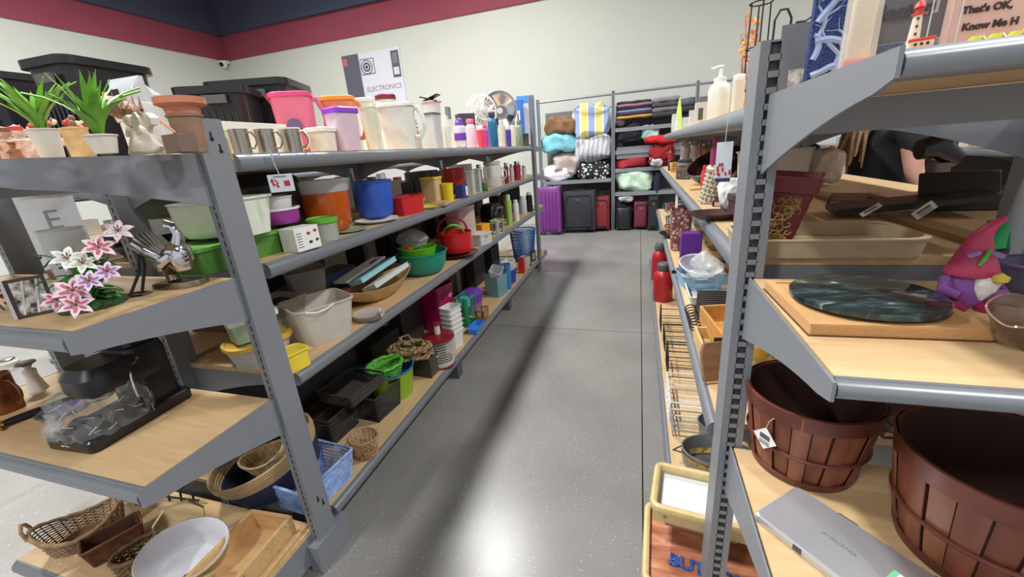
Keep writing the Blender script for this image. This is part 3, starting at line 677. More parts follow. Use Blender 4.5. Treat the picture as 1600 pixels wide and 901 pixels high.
P = at(8, 440, E2); vessel('glass_pitcher', Vector((P.x+.02, .60, E2)), .09, .09, .14, clear((215, 208, 196), .45), 'cloudy glass pitcher cut by the left edge of the photo', 'pitcher', .8, 'deep', rim=.003)
P = at(72, 436, E2); o = MB().tube([(-.03, 0, .012), (0, 0, .016), (.05, -.015, .008), (.07, -.02, .006)], [.01, .013, .008, .003], 10).build('wooden_duck', mat((150, 96, 72), .6), None, loc=P+Vector((0, .02, 0))); tag(o, 'small reddish brown carved bird lying by the navy saucer', 'ornament')
P = at(112, 398, E2); carton(P, .03, .02, .035, mat((150, 40, 40), .5), 'tiny red box behind the glass vase', rz=.2)
# slow cooker and roasting pan seen behind (front of the run)
P = Vector((-1.36, 1.12, L2)); R = vessel('roasting_pan', P, .36, .26, .13, mat((44, 34, 34), .25, .3), 'large dark oval roaster with a bright rim behind the silver turkey', 'roaster', .85, rim=.006, rimm=mat((190, 180, 172), .3, .6), t=.004)
P = Vector((-1.75, 1.1, L2)); R = vessel('frying_pan', P, .34, .34, .05, mat((30, 28, 30), .3), 'wide black frying pan behind the roaster and the grey posts', 'pan', .8, rim=.006)
MB().tube([(-.17, 0, .04), (-.34, -.02, .055)], .011, 8).build('handle', BLACKP, R)
P = Vector((-2.0, 1.35, L2)); bundle('duffel_bag', P, .32, .2, .2, mat((108, 124, 98), .85, bump=.2, scale=80), 'grey green cloth bag with a navy strap at far left', 'bag', rz=.5, amp=.08)
o = MB().tube([(-.1, 0, 0), (-.1, .02, .19), (0, .03, .215), (.1, .02, .19), (.1, 0, 0)], .012, 6, flat=.3).build('x', mat((50, 60, 88), .8)); o.name = 'bag_strap'; o.location = P+Vector((.02, -.1, .0)); o.rotation_euler = (0, 0, 1.2); tag(o, 'navy webbing strap hanging over the green cloth bag', 'strap')
# white mixing bowls
P, w_, h_ = GL(272, 345, 312, .13, L2+.075)
GREENC = PL((82, 134, 58))
P0 = onL(372, .17, L2); vessel('storage_box', P0, .36, .17, .072, GREENC, 'long green plastic storage box with a lid behind the near post', 'box', .93, r=.02, rz=LZ, lid=PL((98, 156, 66)), lidh=.012)
P1 = onL(345, .20, L2+.082); vessel('mixing_bowl', P1, .23, .21, .11, mat((232, 228, 216), .3), 'cream mixing bowl with a steel rim on the green box, left of the near post', 'bowl', .55, 'deep', rim=.004, rimm=STEEL)
P1 = onL(384, .1, L2+.082); 
R = vessel('dish_tub', P1, .17, .12, .115, mat((226, 232, 214), .3), 'pale green white rectangular tub tilted on the green box right of the post', 'tub', .8, r=.03, rz=LZ, rim=.006)
P1, w_, h_ = GL(402, 470, 322, .14, L2+.085)
vessel('mixing_bowl', P1, w_, w_, h_*.9, PL((150, 50, 140)), 'purple plastic bowl with a white band under the sale sign', 'bowl', .8, 'deep', rim=.006, rimm=WHITE)
P1 = onL(430, .16, L2+.085+h_*.9); vessel('mixing_bowl', P1+Vector((0, 0, -h_*.2)), w_*.9, w_*.9, .05, WHITE, 'white bowl nested in the purple bowl', 'bowl', .85, rim=.003)
P1, w_, h_ = GL(372, 466, 268, .32, L2); R = vessel('stock_pot', P1, .26, .26, h_*.8, BLACKP, 'black pot with a domed lid behind the sale sign', 'pot', .95, lid=BLACKP, lidh=.05, lidkind='dome')
# printed box
P1 = onL(474, .035, L2); R = carton(P1, .10, .07, .078, mat((232, 232, 228), .6), 'white printed carton with small appliance pictures at the shelf front', rz=LZ-.1)
for k, (x, z, c) in enumerate([(.005, .055, (150, 60, 70)), (.034, .06, (196, 60, 60)), (.008, .025, (50, 50, 54)), (.036, .028, (100, 70, 80))]):
    MB().lathe([(.0004, 0), (.0075, 0), (.0075, .001), (.0004, .001)], 12, sy_=.7).xf(Matrix.Translation((x, -.0352, z)) @ Matrix.Rotation(pi/2, 4, 'X')).build('printed_picture', mat(c, .5), R)
for k in range(6): MB().box((-.034, -.0355, .015+k*.009), (.02, .0006, .002)).build('print_line', INK, R, smooth=False)
P1, w_, h_ = GL(482, 530, 343, .06, L2); vessel('glass_container', P1, w_, w_, h_, clear((200, 205, 200), .45), 'clear ribbed glass container with a green lid next to the printed carton', 'container', .95, lid=PL((96, 170, 48)), lidh=.018)
P1, w_, h_ = GL(465, 552, 300, .2, L2)
R = vessel('glass_bowl', P1, w_, w_, h_, mat((196, 92, 32), .12, 0, .82, name='amber_glass'), 'large amber glass bowl with a clear fluted rim', 'bowl', .6, 'deep', rim=0, t=.004)
MB().loft([[(p[0]*(1+.03*(i % 2)), p[1]*(1+.03*(i % 2)), p[2]) for i, p in enumerate(ell(w_*s, w_*s, z, 40))] for s, z in ((1.0, h_), (1.12, h_*1.3), (1.1, h_*1.3), (.98, h_))], closed=True).build('fluted_rim', clear((235, 235, 235), .35, .05), R)
P1, w_, h_ = GL(553, 616, 282, .16, L2+.012); R = vessel('mixing_bowl', P1, w_, w_*.95, h_, mat((60, 100, 205), .25, 0, .8, name='blue_plastic'), 'translucent blue plastic mixing bowl on white plates', 'bowl', .68, 'deep', rim=.006)
P1 = onL(590, .1, L2); plate(P1, .2, WHITE, 'stack of white scalloped plates under the blue bowl', .014)
P1 = onL(545, .09, L2); plate(P1, .15, mat((150, 175, 150), .2), 'pale green glass plate between the green lidded jar and plates', .008)
P1, w_, h_ = GL(612, 660, 306, .07, L2); R = vessel('loaf_pan', P1, .18, .10, h_, PL((196, 40, 44)), 'bright red rectangular loaf container at the shelf edge', 'container', .9, r=.012, rz=LZ-.15, rim=.004)
P1, w_, h_ = GL(615, 665, 290, .2, L2); vessel('pie_dish', P1, .17, .17, .05, PL((222, 204, 66)), 'yellow round dish filled with a brown woven basket behind the red loaf container', 'dish', .85, rim=.004)
wicker('bread_basket', P1+Vector((0, 0, .012)), .14, .14, .06, mat((120, 80, 50), .8), 'small brown woven basket sitting in the yellow dish', tw=.85, rows=5, stakes=16)
P1, w_, h_ = GL(660, 690, 278, .17, L2); vessel('canister', P1, w_*.95, w_*.8, h_, mat((206, 176, 132), .5), 'tan canister with a yellow lid on the second shelf', 'canister', .95, r=.02, lid=PL((224, 206, 60)), lidh=.012)
P1, w_, h_ = GL(690, 709, 286, .08, L2); vessel('cup', P1, w_, w_, h_, PL((228, 208, 40)), 'tall bright yellow plastic cup beside the blue box', 'cup', .85, rim=.003)
P1 = onL(668, .05, L2); plate(P1, .12, PL((226, 212, 90)), 'shallow yellow plate in front of the tan canister', .012)
P1 = onL(690, .04, L2); carton(P1, .16, .09, .018, mat((200, 170, 126), .6), 'flat tan wooden tray lying in front of the yellow cup', 'tray', 'tray', rz=LZ+.2)
P1, w_, h_ = GL(709, 733, 288, .05, L2); carton(P1, w_*.9, .06, h_, mat((44, 60, 128), .5), 'small navy blue box with a white panel', rz=LZ, panels=[(.22, .5, .4, .7, PAPER)])
P1, w_, h_ = GL(690, 727, 263, .26, L2+.03); vessel('saucepan', P1, w_, w_, h_, mat((172, 44, 44), .3), 'red enamel pot standing high behind the yellow cup', 'pot', .9, rim=.004)
carton(P1+Vector((0, 0, -.03)), .12, .1, .029, BLACKM, 'flat black box under the red enamel pot', rz=LZ)
for i, (a, b, t, m, n) in enumerate([(729, 742, 268, clear(), 'plain clear'), (742, 752, 264, clear((210, 220, 215), .5), 'frosted')]):
    P1, w_, h_ = GL(a, b, t, .07, L2); vessel('canister', P1, w_, w_*.9, h_, m, f'{n} plastic canister with a grey lid right of the blue box', 'canister', .97, r=.012, lid=PL((180, 186, 184)), lidh=.008)
P1, w_, h_ = GL(752, 762, 282, .035, L2); o = bottle(P1, w_, h_, PL((70, 110, 48)), None, 'little dark green jar between canisters', 'jar', 'jar', 'jar')
P1, w_, h_ = GL(755, 784, 252, .1, L2); R = bottle(P1, w_, h_, clear((235, 235, 232), .6), PL((190, 188, 184)), 'clear blender jug upside down with frosted sides', 'flask', 'blender_jug', 'jug', capw=.9); handle_c(R, w_*.45, h_*.25, h_*.7, w_*.35, .005, WHITE)
for i, (a, b, t, c, n) in enumerate([(787, 795, 254, (150, 48, 66), 'wine red'), (796, 802, 256, (196, 190, 186), 'silver'), (802, 814, 252, (176, 40, 76), 'crimson'), (815, 822, 258, (214, 206, 200), 'white'), (744, 754, 257, (120, 70, 150), 'violet')]):
    P1, w_, h_ = GL(a, b, t, .05+.08*(i == 4), L2); bottle(P1, w_, h_, mat(c, .3, .2), STEEL, f'{n} travel tumbler toward the far end of the second shelf', 'tumbler', 'tumbler', 'tumbler')
# hanging sale sign
P1 = Vector((onL(432, -.026, 1.4).x, onL(432, -.026, 1.4).y, 1.40)); R = empty('hanging_sign', P1, 0, 'small white shelf sign with red pictures hanging from the left top shelf', 'sign', rot=(0, 0, LZ-.95))
MB().tube([(-.008, 0, .04), (-.006, 0, .0), (0, 0, -.03)], .004, 6, flat=.3).build('strap', mat((176, 208, 220), .3, 0, .9), R)
MB().box((0, 0, -.056), (.068, .0015, .052)).build('card', mat((226, 234, 240), .4), R, smooth=False)
b = MB(); rnd = random.Random(1)
for k in range(14): b.box((-.026+rnd.random()*.02, -.0014, -.066+rnd.random()*.02), (.004, .0005, .003+rnd.random()*.008))
b.box((.016, -.0014, -.058), (.016, .0005, .016)).build('red_print', mat((196, 48, 58), .5), R, smooth=False)
MB().box((0, -.0014, -.037), (.035, .0005, .003)).build('heading_line', mat((90, 110, 140), .5), R, smooth=False)

# ================= left run, top shelf =================
for k, (a, b) in enumerate([(359, 398), (399, 438), (440, 478)]):
    P1, w_, h_ = GL(a, b-6, 202, .06, LT); R = mug(P1, w_, h_, mat((178, 170, 160), .22, 1, var=.05), ['brushed steel mug nearest the post', 'middle one of three brushed steel mugs', 'brushed steel mug with its handle to the right, farthest of three'][k], rz=LZ-1.1, group='steel mugs on the top shelf')
P1, w_, h_ = GL(340, 360, 203, .12, LT); vessel('cup', P1, w_, w_, h_, mat((214, 218, 170), .4), 'pale yellow green cup between post and steel mugs', 'cup', .9)
P1 = onL(392, .22, LT); carton(P1, .28, .1, .105, WHITE, 'long white box lying behind the steel mugs', rz=LZ)
P1, w_, h_ = GL(432, 478, 200, .16, LT); mug(P1, w_*.8, h_, mat((232, 220, 200), .3), 'cream mug with a thin handle behind the steel mugs', rz=LZ-1.2)
P1, w_, h_ = GL(478, 530, 203, .12, LT); vessel('food_container', P1, w_*.85, w_*.75, h_, mat((228, 222, 208), .35, 0, .9), 'milky plastic tub with a white lid in front of the pitchers', 'container', .92, r=.03, lid=WHITE, lidh=.016, rz=LZ)
P1, w_, h_ = GL(424, 504, 142, .27, LT); pitcher(P1, w_*.82, h_, mat((232, 120, 146), .25, 0, .88), PL((226, 74, 130)), 'tall pink translucent pitcher with a magenta lid and a printed flower', rz=LZ-1.0, decor=mat((110, 96, 130), .6))
P1, w_, h_ = GL(503, 566, 148, .25, LT); pitcher(P1, w_*.82, h_, mat((238, 140, 104), .25, 0, .88), PL((240, 150, 48)), 'coral pitcher with an orange lid behind the purple lidded box', rz=LZ-1.0)
P1, w_, h_ = GL(505, 570, 173, .08, LT); vessel('food_container', P1, w_*.68, w_*.6, h_, mat((232, 206, 220), .3, 0, .75), 'square clear pink container with a bright purple lid', 'container', .9, r=.02, rz=LZ-.25, lid=PL((140, 64, 200)), lidh=.02)
P1, w_, h_ = GL(567, 594, 168, .12, LT); R = vessel('drink_tumbler', P1, w_, w_, h_, mat((226, 226, 206), .3, 0, .8), 'clear tumbler showing stacked green and yellow cups', 'tumbler', .8, lid=None)
for k, c in enumerate(((240, 180, 120), (206, 232, 90), (160, 226, 150), (140, 226, 170))): MB().lathe([(w_*.33, h_*(.06+.22*k)), (w_*.4, h_*(.24+.22*k)), (.001, h_*(.25+.22*k))], 18).build('inner_cup', mat(c, .4), R)
P1, w_, h_ = GL(560, 590, 150, .3, LT); pitcher(P1, w_*.9, h_, mat((222, 226, 216), .3), PL((206, 214, 204)), 'white green pitcher half hidden behind the layered tumbler', rz=LZ-1)
P1, w_, h_ = GL(590, 656, 160, .11, LT); R = pitcher(P1, w_*.85, h_, mat((230, 232, 226), .35, 0, .93), WHITE, 'large frosted white pitcher with a big handle', rz=LZ-1.25, tw=.82)
P1, w_, h_ = GL(594, 624, 152, .33, LT); R = vessel('jar', P1, w_, w_, h_, WHITE, 'white jar with a dark red lid behind the big white pitcher', 'jar', .9, lid=PL((120, 36, 44)), lidh=.025)
for k in range(3):
    P1 = onL(636, .42, LT+.1+.0)+Vector((0, 0, .0+.022*k)) if False else onL(636, .42, LT)+Vector((0, 0, .13+.026*k)); R = empty('book', P1, LZ+.05*k, ['lowest dark red book behind the white pitcher', 'middle red book of the small pile behind the white pitcher', 'topmost dark red book above the white pitcher'][k], 'book', 'red books on the top shelf')
    MB().box((0, 0, .001), (.19, .13, .002)).box((0, 0, .023), (.19, .13, .002)).box((0, .064, .012), (.19, .002, .024)).build('cover', mat((134, 34, 52), .5), R, smooth=False); MB().box((0, -.002, .012), (.184, .122, .02)).build('pages', PAPER, R, smooth=False)
carton(onL(636, .42, LT), .2, .14, .128, mat((206, 200, 190), .6), 'beige carton carrying the small pile of red books', rz=LZ)
P1, w_, h_ = GL(660, 692, 178, .08, LT); R = vessel('food_container', P1, w_*.8, w_*.7, h_, clear((222, 222, 226), .5), 'clear square canister with a dark grey lid beside the white pitcher', 'canister', .92, r=.012, lid=PL((92, 92, 96)), lidh=.01, rz=LZ)
P1, w_, h_ = GL(664, 692, 160, .22, LT); R = vessel('jar', P1, w_, w_, h_, clear(a=.5), 'clear jar with a pinkish lid and black leaves of plastic on top', 'jar', .9, lid=mat((214, 150, 150), .4), lidh=.01)
MB().box((0, 0, h_+.018), (w_*1.0, w_*.7, .008), M=Matrix.Rotation(.3, 4, 'Y')).box((.01, 0, h_+.026), (w_*.9, w_*.5, .006), M=Matrix.Rotation(-.3, 4, 'Y')).build('black_clip', BLACKP, R)
for i, (a, b, t, of) in enumerate([(692, 702, 172, .1), (700, 709, 180, .05), (704, 716, 174, .2), (694, 704, 190, .04)]):
    P1, w_, h_ = GL(a, b, t, of, LT); bottle(P1, w_*1.2, h_, clear((225, 225, 215), .45, .06), None, ['tall slender clear glass right of the canister', 'clear stemmed glass left of the purple bottle', 'clear glass behind the purple bottle', 'short clear drinking glass at the shelf front'][i], ['flask', 'gob', 'tumbler', 'tumbler'][i], 'drinking_glass', 'glass', group='clear glasses on the top shelf')
SP = [(710, 728, 190, .05, (232, 222, 236), (130, 70, 190), 'white and purple sports bottle', 'sport', (120, 60, 180)), (728, 744, 186, .07, (236, 190, 206), (232, 110, 150), 'pale pink sports bottle', 'bottle', None),
      (745, 757, 196, .05, (226, 74, 96), (240, 236, 236), 'red pink ribbed tumbler', 'tumbler', None), (754, 763, 194, .09, (176, 50, 150), (232, 80, 140), 'magenta water bottle', 'bottle', None), (763, 777, 175, .07, (36, 100, 142), (40, 52, 66), 'teal blue steel bottle', 'bottle', None),
      (779, 790, 187, .07, (206, 204, 190), (190, 188, 180), 'cream steel tumbler', 'tumbler', None), (789, 799, 196, .05, (96, 78, 170), (210, 210, 214), 'violet travel cup', 'tumbler', None), (799, 806, 190, .09, (190, 186, 170), (120, 120, 118), 'thin beige flask', 'flask', None), (807, 816, 188, .07, (132, 154, 130), (112, 130, 112), 'sage green bottle', 'bottle', None)]
for a, b, t, of, c, cc, n, kd, bd in SP:
    P1, w_, h_ = GL(a, b, t, of, LT); bottle(P1, w_*1.05, h_, mat(c, .3), PL(cc), n+' in the drinkware row on the left top shelf', kd, 'water_bottle', 'bottle', band=PL(bd) if bd else None, loop_=kd == 'sport')
P1 = onL(727, .03, LT); o = MB().lathe([(.0005, -.018), (.013, -.013), (.018, 0), (.013, .013), (.0005, .018)], 16).build('ball', mat((90, 110, 150), .4, var=.5, scale=60), None, loc=P1+Vector((0, 0, .018))); tag(o, 'small blue patterned ball in front of the purple bottle', 'ball')
# fan and dish heater
def fan(P, r, label, cagem, rz, solid=False):
    R = empty('desk_fan', P, rz, label, 'fan')
    MB().lathe([(r*.6, 0), (r*.6, .012), (r*.2, .03)], 24).tube([(0, 0, .02), (0, 0, .1)], r*.12, 10).build('base', cagem, R)
    zc = .1+r
    if solid: MB().lathe([(.0005, 0), (r*.5, -.01), (r*.9, -.04), (r, -.07), (r*.98, -.07), (r*.88, -.038), (.0005, .004)], 32).xf(Matrix.Translation((0, .0, zc)) @ Matrix.Rotation(-pi/2, 4, 'X')).build('reflector', CHROME, R)
    else:
        for k in range(5): MB().tube([(0, 0, zc), (r*.8*cos(k*1.257)*.6, .004, zc+r*.8*sin(k*1.257)*.6), (r*.85*cos(k*1.257+.4), .012, zc+r*.85*sin(k*1.257+.4))], [.01, r*.28, r*.16], 8, flat=.12).build('blade', mat((232, 232, 232), .4), R)
        b = MB()
        for k in range(28): a = 2*pi*k/28; b.tube([(r*.18*cos(a), -.03, zc+r*.18*sin(a)), (r*.8*cos(a), -.028, zc+r*.8*sin(a)), (r*cos(a), 0, zc+r*sin(a)), (r*.8*cos(a), .03, zc+r*.8*sin(a))], .0012, 4)
        b.build('cage', cagem, R)
        for yy, q in ((0, 1), (-.028, .8), (-.03, .5)): MB().tube([(r*q*cos(2*pi*i/32), yy, zc+r*q*sin(2*pi*i/32)) for i in range(32)], .0025, 5, closed=True).build('ring', cagem, R)
    MB().lathe([(.0005, 0), (r*.18, 0), (r*.16, .02), (.0005, .022)], 16).xf(Matrix.Translation((0, -.03, zc)) @ Matrix.Rotation(pi/2, 4, 'X')).build('hub', mat((200, 200, 204), .3), R); return R
P1 = onL(758, .3, LT); R = fan(P1, .085, 'white caged desk fan behind the pink bottles', WHITE, .75); R.scale = (hof(P1, 146)/.27,)*3
P1 = onL(787, .28, LT); R = fan(P1, .1, 'round silver dish heater with a shiny reflector next to the fan', mat((205, 205, 208), .3, .3), .2, True); R.scale = (hof(P1, 144)/.3,)*3
P1, w_, h_ = GE(801, 819, 157, 4.72, LT); carton(P1, w_, .1, h_, mat((52, 120, 206), .4), 'blue blister pack standing at the far end of the top shelf', rz=.15, panels=[(0, .5, .5, .55, mat((232, 236, 240), .4)), (.05, .5, .12, .45, mat((150, 70, 160), .5))])
P1, w_, h_ = GE(810, 836, 150, 4.9, LT); carton(P1, w_, .1, h_, mat((90, 150, 226), .4), 'tall light blue and white carton behind the blister pack', rz=.15, panels=[(.1, .45, .6, .8, mat((226, 228, 232), .4))])
P1, w_, h_ = GL(818, 830, 195, .07, LT); carton(P1, w_, .06, h_*.6, mat((60, 60, 62), .6, var=1.2, scale=90), 'black and white patterned box at the end of the top shelf', rz=.2)
# box row behind bottles
for k, (a, b, t, c) in enumerate([(716, 742, 178, (60, 58, 66)), (742, 760, 172, (190, 190, 190)), (690, 715, 190, (214, 206, 196)), (600, 650, 190, (200, 196, 190))]):
    P1, w_, h_ = GL(a, b, t, .36, LT); carton(P1, w_, .1, h_, mat(c, .6), ['dark grey carton behind the sports bottles', 'light grey carton behind the magenta bottle', 'beige carton behind the clear glasses', 'pale carton behind the big white pitcher'][k], rz=LZ-.8)

# ================= left end unit, third shelf =================
def FC(P, e=0): return math.atan2(-P.x, P.y)+e   # turn local -y toward the aisle mouth
P = Vector((-1.45, .66, E3))
R = empty('espresso_machine', P, 0, 'black espresso machine wrapped in cling film on the third shelf of the left end', 'coffee machine')
R.rotation_euler = (0, 0, .06); R.scale = (.86, .86, 1.08)
bm_ = mat((26, 25, 27), .32, name='machine_black')
MB().loft([rrect(.20, .32, .02, 0), rrect(.205, .325, .02, .004), rrect(.205, .325, .02, .028), rrect(.195, .315, .018, .033)]).build('base', bm_, R, loc=(0, -.03, 0))
MB().loft([rrect(.15, .12, .02, .033), rrect(.15, .12, .02, .18), rrect(.14, .115, .03, .2)]).build('body', bm_, R, loc=(0, .06, 0))
MB().loft([rrect(.16, .24, .05, .115), rrect(.17, .26, .06, .13), rrect(.17, .26, .06, .165), rrect(.14, .22, .05, .19)]).build('brew_head', bm_, R, loc=(0, 0, 0))
MB().loft([rrect(.11, .11, .03, .19), rrect(.115, .115, .03, .2), rrect(.11, .11, .03, .235), rrect(.1, .1, .03, .24)]).build('water_tank', mat((34, 34, 38), .2), R, loc=(0, .06, 0))
MB().lathe([(.034, .095), (.036, .1), (.036, .12)], 24).xf(Matrix.Translation((0, -.07, 0))).build('brew_ring', STEEL, R)
MB().tube([(.09, -.02, .15), (.098, -.03, .13), (.098, -.03, .06)], .0035, 8).tube([(.085, .0, .165), (.115, .0, .185)], .004, 8).build('steam_wand', CHROME, R)
MB().tube([(.098, -.03, .08), (.098, -.03, .045)], .008, 10).build('wand_grip', BLACKP, R)
MB().box((-.02, -.193, .017), (.014, .001, .003)).box((.0, -.193, .017), (.014, .001, .002)).build('front_marks', PAPER, R, smooth=False)
film = mat((225, 228, 230), .1, 0, .16, var=0, bump=.0, name='cling_film')
b = MB(); rnd = random.Random(11)
L = []
for j in range(9):
    z = .033+.012*j; a = 1.0-.02*j; L.append([(.125*a*cos(t*2*pi/40)+.012*sin(t*3.1+j), -.08+.125*a*sin(t*2*pi/40)+.012*cos(t*2.3+j*1.7), z) for t in range(40)])
b.loft(L, False, False).jit(.016, 28, 2).build('cling_film', film, R)
MB().tube([(-.03, -.15, .05), (.0, -.14, .06), (.04, -.12, .058)], [.012, .014, .012], 10).build('wrapped_knob', BLACKP, R)
cr_ = MB(); rnd = random.Random(5)
for k in range(26):
    a = rnd.uniform(0, 6.28); p0 = Vector((.12*cos(a), -.08+.12*sin(a), rnd.uniform(.04, .11))); cr_.tube([p0, p0+Vector((rnd.uniform(-.04, .04), rnd.uniform(-.03, .03), rnd.uniform(-.02, .02)))], .0011, 4)
cr_.build('film_crease', mat((235, 238, 240), .1, 0, .8, var=0), R)['kind'] = 'stuff'
P = Vector((-1.80, .60, E3))
R = empty('knife', P+Vector((0, .01, .012)), 0, 'black handled tool with a gold end lying left of the espresso machine', 'tool'); R.rotation_euler = (0, 0, -1.85); R.location = (-1.80, .60, E3+.004)
MB().tube([(-.08, 0, .006), (-.04, 0, .008), (.06, 0, .008), (.075, 0, .008)], [.01, .012, .011, .009], 12).build('handle', BLACKP, R)
MB().tube([(.075, 0, .008), (.095, 0, .008)], .011, 10).tube([(.085, -.03, .006), (.09, 0, .008), (.085, .03, .006)], [.004, .008, .004], 8).build('gold_end', mat((206, 170, 90), .25, 1), R)
P = at(95, 645, E3); plate(P, .11, ramp_mat('iridescent_glaze', 'noise', [(.3, (96, 78, 120)), (.45, (120, 104, 150)), (.55, (70, 110, 96)), (.7, (156, 120, 140))], 9, .15), 'purple and green glazed plate under the espresso machine', .012)
P = at(12, 640, E3); h_ = hof(P, 588); mug(P, .085, h_, mat((140, 84, 52), .25, .5, var=.3, scale=30), 'hammered brown copper mug at the left edge', rz=.3)
P = ony(60, .70, E3); h_ = .11; f_ = figure(P, h_, mat((228, 226, 222), .6), 'white draped statuette with a grey hat behind the copper mug', [(.26, 0), (.2, .2), (.14, .5), (.18, .68), (.07, .76), (.1, .84), (.08, .92), (.01, .94)], jit=.005, sc=40)
MB().lathe([(.01, h_*.9), (h_*.26, h_*.93), (h_*.2, h_*1.0), (.005, h_*1.03)], 16).jit(.004, 30).build('hat', mat((120, 106, 100), .6), f_)
P, w_, h_ = GE(-5, 34, 560, .78, E3); bottle(P, w_, h_, clear((225, 222, 205), .5), STEEL, 'glass storage jar with a metal lid behind the copper mug', 'jar', 'jar', 'jar')
P, w_, h_ = GE(10, 60, 535, .9, L3); vessel('glass_bowl', Vector((-2.0, .98, L3)), .2, .2, .09, clear(a=.4), 'wide clear glass bowl on the rear shelf behind the white statuette', 'bowl', .6, 'bowl', rim=.003)
# objects on the deck of the left end
WK = lambda c: mat(c, .75, var=.25, scale=45, name='wicker')
P = at(140, 838, E4); wicker('wicker_basket', P, .24, .17, .06, WK((146, 116, 84)), 'oval brown wicker tray basket with loop handles, on the left end bottom deck', tw=.8, rows=11, stakes=26, th=.0026, rz=.95, rimr=.007, high=.05, rimm=WK((168, 140, 104)))
R = [o for o in C.objects if o.name == 'wicker_basket'][0]
for s in (-1, 1): MB().tube([(s*.118, -.03, .1), (s*.125, -.022, .135), (s*.125, 0, .15), (s*.125, .022, .135), (s*.118, .03, .1)], .0055, 8).build('handle', WK((168, 140, 104)), R)
P = at(186, 856, E4); wicker('wicker_planter', P, .155, .085, .075, WK((128, 80, 52)), 'rectangular reddish brown wicker planter in front of the oval basket', tw=.82, r=.008, rows=14, stakes=30, th=.0022, rz=1.15, rimr=.0045, lining=mat((84, 54, 38), .8))
# straw bag with crumpled raffia
P = at(235, 880, E4); wicker('straw_basket', P, .16, .1, .075, WK((112, 88, 60)), 'dark rope basket squeezed between planter and lined bag', tw=.9, rows=9, stakes=18, th=.004, rz=1.0)
P = at(300, 880, E4)+Vector((0, -.01, 0))
R = vessel('lined_bag_basket', P, .235, .185, .135, mat((176, 164, 128), .55, name='satin_canvas'), 'khaki satin basket bag with white lining and ribbon handles lying tilted', 'basket', .72, 'deep', rim=.003, t=.002, rot=(.5, .12, 1.0))
MB().loft([loop(.22*s, .17*s, None, z, 32) for s, z in ((.7, .012), (.9, .05), (1.0, .132), (1.06, .139), (1.07, .135))], True, False).build('white_lining', mat((222, 224, 232), .6, bump=.15, scale=14), R)
rb = mat((196, 184, 140), .25, var=.1, name='satin_ribbon')
for s in (-1, 1): MB().tube([(-.06, s*.086, .07), (-.065, s*.11, .14), (-.03, s*.13, .185), (.03, s*.13, .185), (.065, s*.11, .14), (.06, s*.086, .07)], .0075, 6, flat=.22).build('ribbon_handle', rb, R)
MB().box((.01, -.06, .075), (.04, .002, .03), M=Matrix.Rotation(-.3, 4, 'X')).build('blue_label', mat((90, 100, 140), .5), R)
# wooden crate
P = Vector((-1.205, .62, E4)); WD = ramp_mat('crate_pine', 'noise', [(.3, (196, 156, 106)), (.6, (212, 174, 124)), (.8, (184, 142, 92))], 6, .6, (1, 8, 8), 5)
R = empty('wooden_crate', P, .06, 'open pale wooden crate at the right end of the bottom deck', 'crate')
for x in (-.08, .08): MB().box((x, 0, .04), (.012, .33, .08)).build('plank', WD, R, smooth=False, bev=.001)
for y in (-.16, .16): MB().box((0, y, .04), (.148, .012, .08)).build('plank', WD, R, smooth=False, bev=.001)
MB().box((0, 0, .004), (.148, .308, .006)).build('bottom', WD, R, smooth=False)
MB().box((.1, .02, .008), (.02, .34, .014)).build('side_board', WD, R, smooth=False, bev=.001)
b = MB()
for y in (-.12, -.04, .05, .13): b.lathe([(.0004, 0), (.0025, 0), (.0025, .001), (.0004, .0012)], 8); b.v[-32:] = [(.0865+v[2], y+v[0], .065+v[1]) for v in b.v[-32:]]
b.build('nail', STEEL, R)
# black wire metal piece behind
P = at(265, 782, E4); R = empty('wire_rack', P, .1, 'black wire rack lying under the shelf behind the oval basket', 'rack')
for k in range(5): MB().tube([(-.12+.06*k, 0, .0), (-.12+.06*k, .01, .05)], .004, 6).build('bar', BLACKM, R)
MB().tube([(-.15, .0, .02), (.15, .0, .02)], .004, 6).tube([(-.15, .01, .05), (.17, .01, .05)], .004, 6).tube([(-.11, -.01, .01), (-.09, -.03, .02), (-.11, -.045, .01)], .003, 6).build('frame', BLACKM, R)

# ================= left run, third shelf =================
P1 = onL(346, .06, L3); P1 = Vector((-1.30, .99, L3))
R = vessel('food_container', P1, .21, .16, .08, mat((206, 204, 200), .35, 0, .85), 'oval clear tub with a mustard yellow lid seen through the near post', 'container', .82, r=.07, rz=1.2, lid=PL((206, 170, 72)), lidh=.016)
P1 = Vector((-1.30, .985, L3+.093)); vessel('food_container', P1, .15, .1, .085, mat((170, 196, 166), .3, 0, .85), 'sage green ribbed container with a white lid stacked on the yellow lid', 'container', .9, r=.014, rz=1.15, lid=WHITE, lidh=.03)
P1, w_, h_ = GL(418, 484, 546, .05, L3); R = vessel('butter_dish', P1, .115, .075, .065, PL((232, 206, 66)), 'yellow plastic wedge shaped dish at the front edge right of the near post', 'container', 1.0, r=.02, rz=LZ-.25, lid=PL((236, 212, 72)), lidh=.006)
MB().box((.07, 0, .045), (.03, .02, .004)).build('tab', PL((232, 206, 66)), R, bev=.001)
P1, w_, h_ = GL(444, 556, 468, .13, L3)
R = vessel('food_container', P1, w_*.88, w_*.8, h_, mat((222, 216, 206), .25, 0, .62, name='clear_poly'), 'big frosted clear square container with two clip handles, at the front', 'container', .8, r=.035, rim=.005, rz=LZ-.5)
